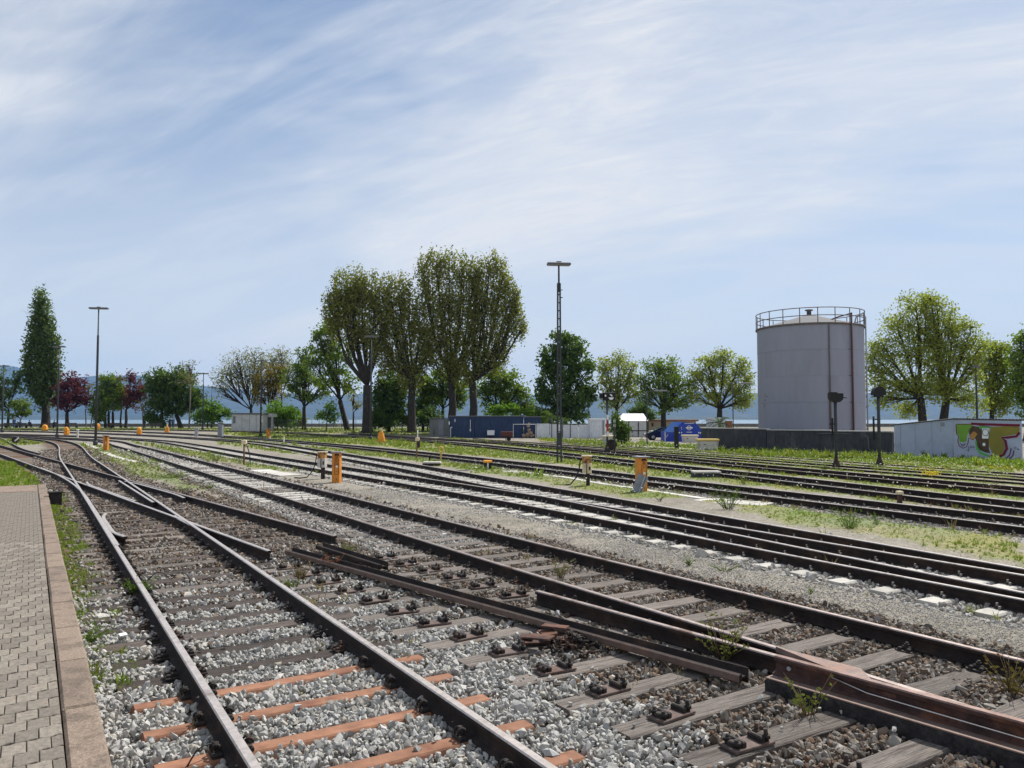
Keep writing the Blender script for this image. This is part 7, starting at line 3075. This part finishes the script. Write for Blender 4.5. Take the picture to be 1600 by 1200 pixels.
# dry stalks and seedlings among the old ballast
x, y, s_, t_ = sample_st(4, 24, 1.0, 8.2, 9)
k = visible(x, y) & (RNG.random(len(x)) < sstep(.45, .7, fbm(x, y, .6, 111)))
scatter_tufts('dry_weeds', DRY, x[k], y[k], 0.10, None)
x, y, s_, t_ = sample_st(6, 40, 7.6, 10.2, 14)
k = visible(x, y) & (RNG.random(len(x)) < sstep(.42, .7, fbm(x, y, .6, 121)) * .9)
scatter_tufts('dry_weeds', DRY, x[k], y[k], 0.040, None)
# fine gravel lying on the path between the second and third track
for s0, s1, dn, sz in ((1, 12, 1500, 0.0085), (12, 24, 420, 0.013)):
    x, y, s_, t_ = sample_st(s0, s1, 7.4, 10.0, dn)
    k = visible(x, y) & (RNG.random(len(x)) < sstep(.30, .55, fbm(x, y, .8, 131)))
    x, y = x[k], y[k]
    n_ = len(x)
    scatter('fine_gravel', ST_M, np.stack([x, y, grid_sample(GZ, x, y) + 0.002], -1), RNG.uniform(-3, 3, (n_, 3)) * np.array([.4, .4, 1]),
            (sz * np.exp(RNG.normal(0, .35, n_)))[:, None] * np.ones((1, 3)), None)
for key, dn in (('F', 1.6), ('G', 2.0), ('H', 2.2), ('E', 1.0), ('D', .5)):
    cand = along(PATH[key], 0, 0.1, 900)
    P_ = np.array([(p.x, p.y, t.x, t.y) for p, t, q in cand if in_view(p) and p.y < 60])
    m_ = int(len(P_) * dn)
    sel = P_[RNG.integers(0, len(P_), m_)]
    o_ = RNG.choice([-1, 1], m_) * RNG.uniform(.85, 1.25, m_)
    x, y = sel[:, 0] + sel[:, 3] * o_, sel[:, 1] - sel[:, 2] * o_
    scatter_tufts('dry_weeds', DRY + TUFT[:1], x, y, 0.075, None)
# small white and yellow flowers
fl_w = MB()
fl_w.lathe([(0.1, 0.0), (0.55, 0.35), (0.55, 0.7), (0.15, 1.0)], n=6, smooth=False)
FW = [fl_w.mesh('flower_white', petal_w)]
FY = [fl_w.mesh('flower_yellow', petal_y)]
for y0, y1, dens, sz in ((22, 50, 4.5, 0.035), (50, 80, 1.6, 0.05)):
    x, y = cand_points(y0, y1, dens)
    g = grid_sample(grass, x, y)
    k = (RNG.random(len(x)) < (g - .55).clip(0) * 2.2) & (x > 2 + RNG.normal(0, 3, len(x)))
    n_ = k.sum()
    z_ = grid_sample(GZ, x[k], y[k]) + RNG.uniform(.05, .28, n_)
    scatter('wildflowers', FW, np.stack([x[k], y[k], z_], -1), np.zeros((n_, 3)), np.full((n_, 3), sz) * RNG.uniform(.7, 1.3, (n_, 1)), None)
for px_, py_, rx_, ry_, n_ in ((1455, 745, 14, 2.5, 130), (1530, 726, 8, 2, 60), (1560, 735, 30, 3, 50), (1450, 738, 30, 3, 40), (850, 690, 20, 2, 60)):
    pp_ = [at(px_ + RNG.normal(0, rx_ / 2), py_ + RNG.normal(0, ry_ / 2), 0.0) for _ in range(n_)]
    scatter('yellow_flowers', FY, np.array([(p.x, p.y, p.z + RNG.uniform(.06, .18)) for p in pp_]), np.zeros((n_, 3)), np.full((n_, 3), 0.045), None)


def weed(px, py, label, h, mats, seed, nb=16, spread=.12, kind='leafy'):
    b_ = at(px, py)
    t_ = thing('weed', label, 'plant', b_)
    r = random.Random(seed)
    st = MB()
    lf = MB()
    for i in range(nb):
        a = r.uniform(0, 6.283)
        d_ = Vector((math.cos(a), math.sin(a), 0))
        p = d_ * r.uniform(0, spread * .4)
        hh = h * r.uniform(.5, 1.1)
        e_ = p + d_ * spread * r.uniform(.4, 1.6) + Vector((0, 0, hh))
        m1 = p.lerp(e_, .5) - d_ * .02
        st.tube([p, m1, e_], [.004, .003, .0015], 4)
        for j in range(7 if kind == 'leafy' else 3):
            f = r.uniform(.15, 1)
            q = p.lerp(m1, f * 2) if f < .5 else m1.lerp(e_, f * 2 - 1)
            dd = Vector((r.gauss(0, 1), r.gauss(0, 1), r.gauss(.2, .5))).normalized()
            s_ = dd.orthogonal().normalized()
            L_ = min(h, .3) * .13 * r.uniform(.6, 1.4)
            lf.add([q, q + dd * L_ * .5 + s_ * L_ * .28, q + dd * L_, q + dd * L_ * .5 - s_ * L_ * .28], [(0, 1, 2, 3)])
    st.build('stems', mats[0], t_)
    lf.build('leaves', mats[1], t_)


weed(470, 905, 'dry brown weed with reddish stalks beside the nearest track', .26, (L_dry, L_dry), 1)
weed(458, 918, 'small green and brown tuft just left of the reddish dry weed', .14, (L_grass_b, L_grass_b), 2)
weed(520, 890, 'reddish weed growing against the long loose rail', .24, (L_dry, mk('leaf_red', (0.20, 0.06, 0.035), 0.9, 0, .3, 20, bump=0)), 3, 20)
weed(548, 868, 'yellow green weed behind the end of the broken rail', .24, (L_grass, L_grass), 4)
weed(1133, 1030, 'leggy green weed growing between the loose rail and the second track', .42, (L_dry, L_grass), 5, 22, .2)
weed(1262, 1118, 'small leggy weed growing at the side of the dark beam', .30, (L_dry, L_grass), 6, 10, .12)
weed(1578, 1085, 'brown leafy weed at the right edge by the second track', .34, (L_dry, L_brown), 7, 16, .14)
weed(875, 905, 'dry grey weed between the rails of the second track', .3, (L_dry, L_pale), 8, 12, .12)
weed(1138, 796, 'bushy green weed clump in front of the broad pale slabs', .55, (L_grass_b, L_bright), 9, 40, .30)
weed(1327, 827, 'bushy green weed clump in the mossy strip right of the pale slabs', .45, (L_grass_b, L_bright), 10, 34, .26)
weed(1370, 821, 'single small yellow green weed right of the bushy clump', .26, (L_grass_b, L_bright), 11, 12, .12)
weed(337, 721, 'dark green leafy weed beside the third track on the left', .55, (L_grass_b, L_mid), 12, 40, .35)
weed(375, 724, 'small green weed at the foot of the brown cream headed post', .35, (L_grass_b, L_mid), 13, 24, .22)
weed(265, 747, 'bright green patch of weeds between the first two tracks', .22, (L_grass_b, L_bright), 14, 60, .55)
weed(288, 767, 'small bright weed below the bright green patch', .16, (L_grass_b, L_bright), 15, 26, .22)
weed(330, 763, 'small bright weed right of the other bright weeds', .16, (L_grass_b, L_bright), 16, 24, .2)
weed(1076, 884, 'small grassy weed on the open gravel, nearest the third track', .16, (L_grass_b, L_bright), 17, 12, .08)
weed(1132, 893, 'low green weed patch on the open gravel, right one', .12, (L_grass_b, L_bright), 18, 18, .2)
weed(1266, 929, 'tiny green weed on the open gravel near the second track', .11, (L_grass_b, L_bright), 19, 10, .06)
weed(1030, 783, 'small dark weed on gravel right of the leaning panel', .18, (L_dry, L_dark), 20, 14, .12)
weed(1162, 757, 'yellowish flowering weed between two tracks right of the manhole slab', .6, (L_grass, L_yel), 21, 18, .2)
weed(215, 930, 'bright green weed touching the left rail of the nearest track', .22, (L_grass_b, L_bright), 22, 26, .14)
weed(1545, 768, 'dry branching weed on the pale slab line at the right', .5, (L_dry, L_dry), 23, 14, .4)
weed(130, 1005, 'little clump of mixed weeds at the ballast edge beside the kerb', .16, (L_grass_b, L_bright), 24, 30, .16)
li = MB()
li.box((0, 0, 0.012), (0.075, 0.05, 0.012), rot=Matrix.Rotation(.3, 3, 'X'))
tag(li.build('paper_scrap', white_paint, None, at(192, 998) + Vector((0, 0, .03)), 0.9), 'white scrap of paper lying beside the left rail of the nearest track', 'litter')
me = stone_mesh(555)
me.materials.append(lampwhite)
o = link('pale_stone', me, None, at(695, 840) + Vector((0, 0, .05)))
o.scale = (.085, .075, .07)
tag(o, 'single pale rounded stone lying between the rails of the second track', 'stone')
me = stone_mesh(556)
me.materials.append(concrete)
o = link('pale_stone', me, None, at(1556, 828) + Vector((0, 0, .05)))
o.scale = (.22, .16, .12)
tag(o, 'largest pale stone, lying at the foot of the fifth track by the right edge', 'stone')
# thin bond wires arching out of the ballast beside the rails of the nearest track
bw_ = MB()
for px_, py_, L_, q in ((372, 872, .34, 1), (392, 890, .36, 1), (268, 905, .30, -1), (232, 905, .34, -1), (345, 1176, .30, 1)):
    p_ = at(px_, py_, 0.02) - tA.location
    e_ = p_ + NA * L_ * q * -0.8 - UA * 0.1
    m_ = p_.lerp(e_, .5) + Vector((0, 0, .09))
    bw_.tube([p_, p_.lerp(m_, .6) + Vector((0, 0, .03)), m_, e_.lerp(m_, .6) + Vector((0, 0, .02)), e_ + Vector((0, 0, -.02))], 0.006, 5)
bw_.build('bond_wires', cable_m, tA)
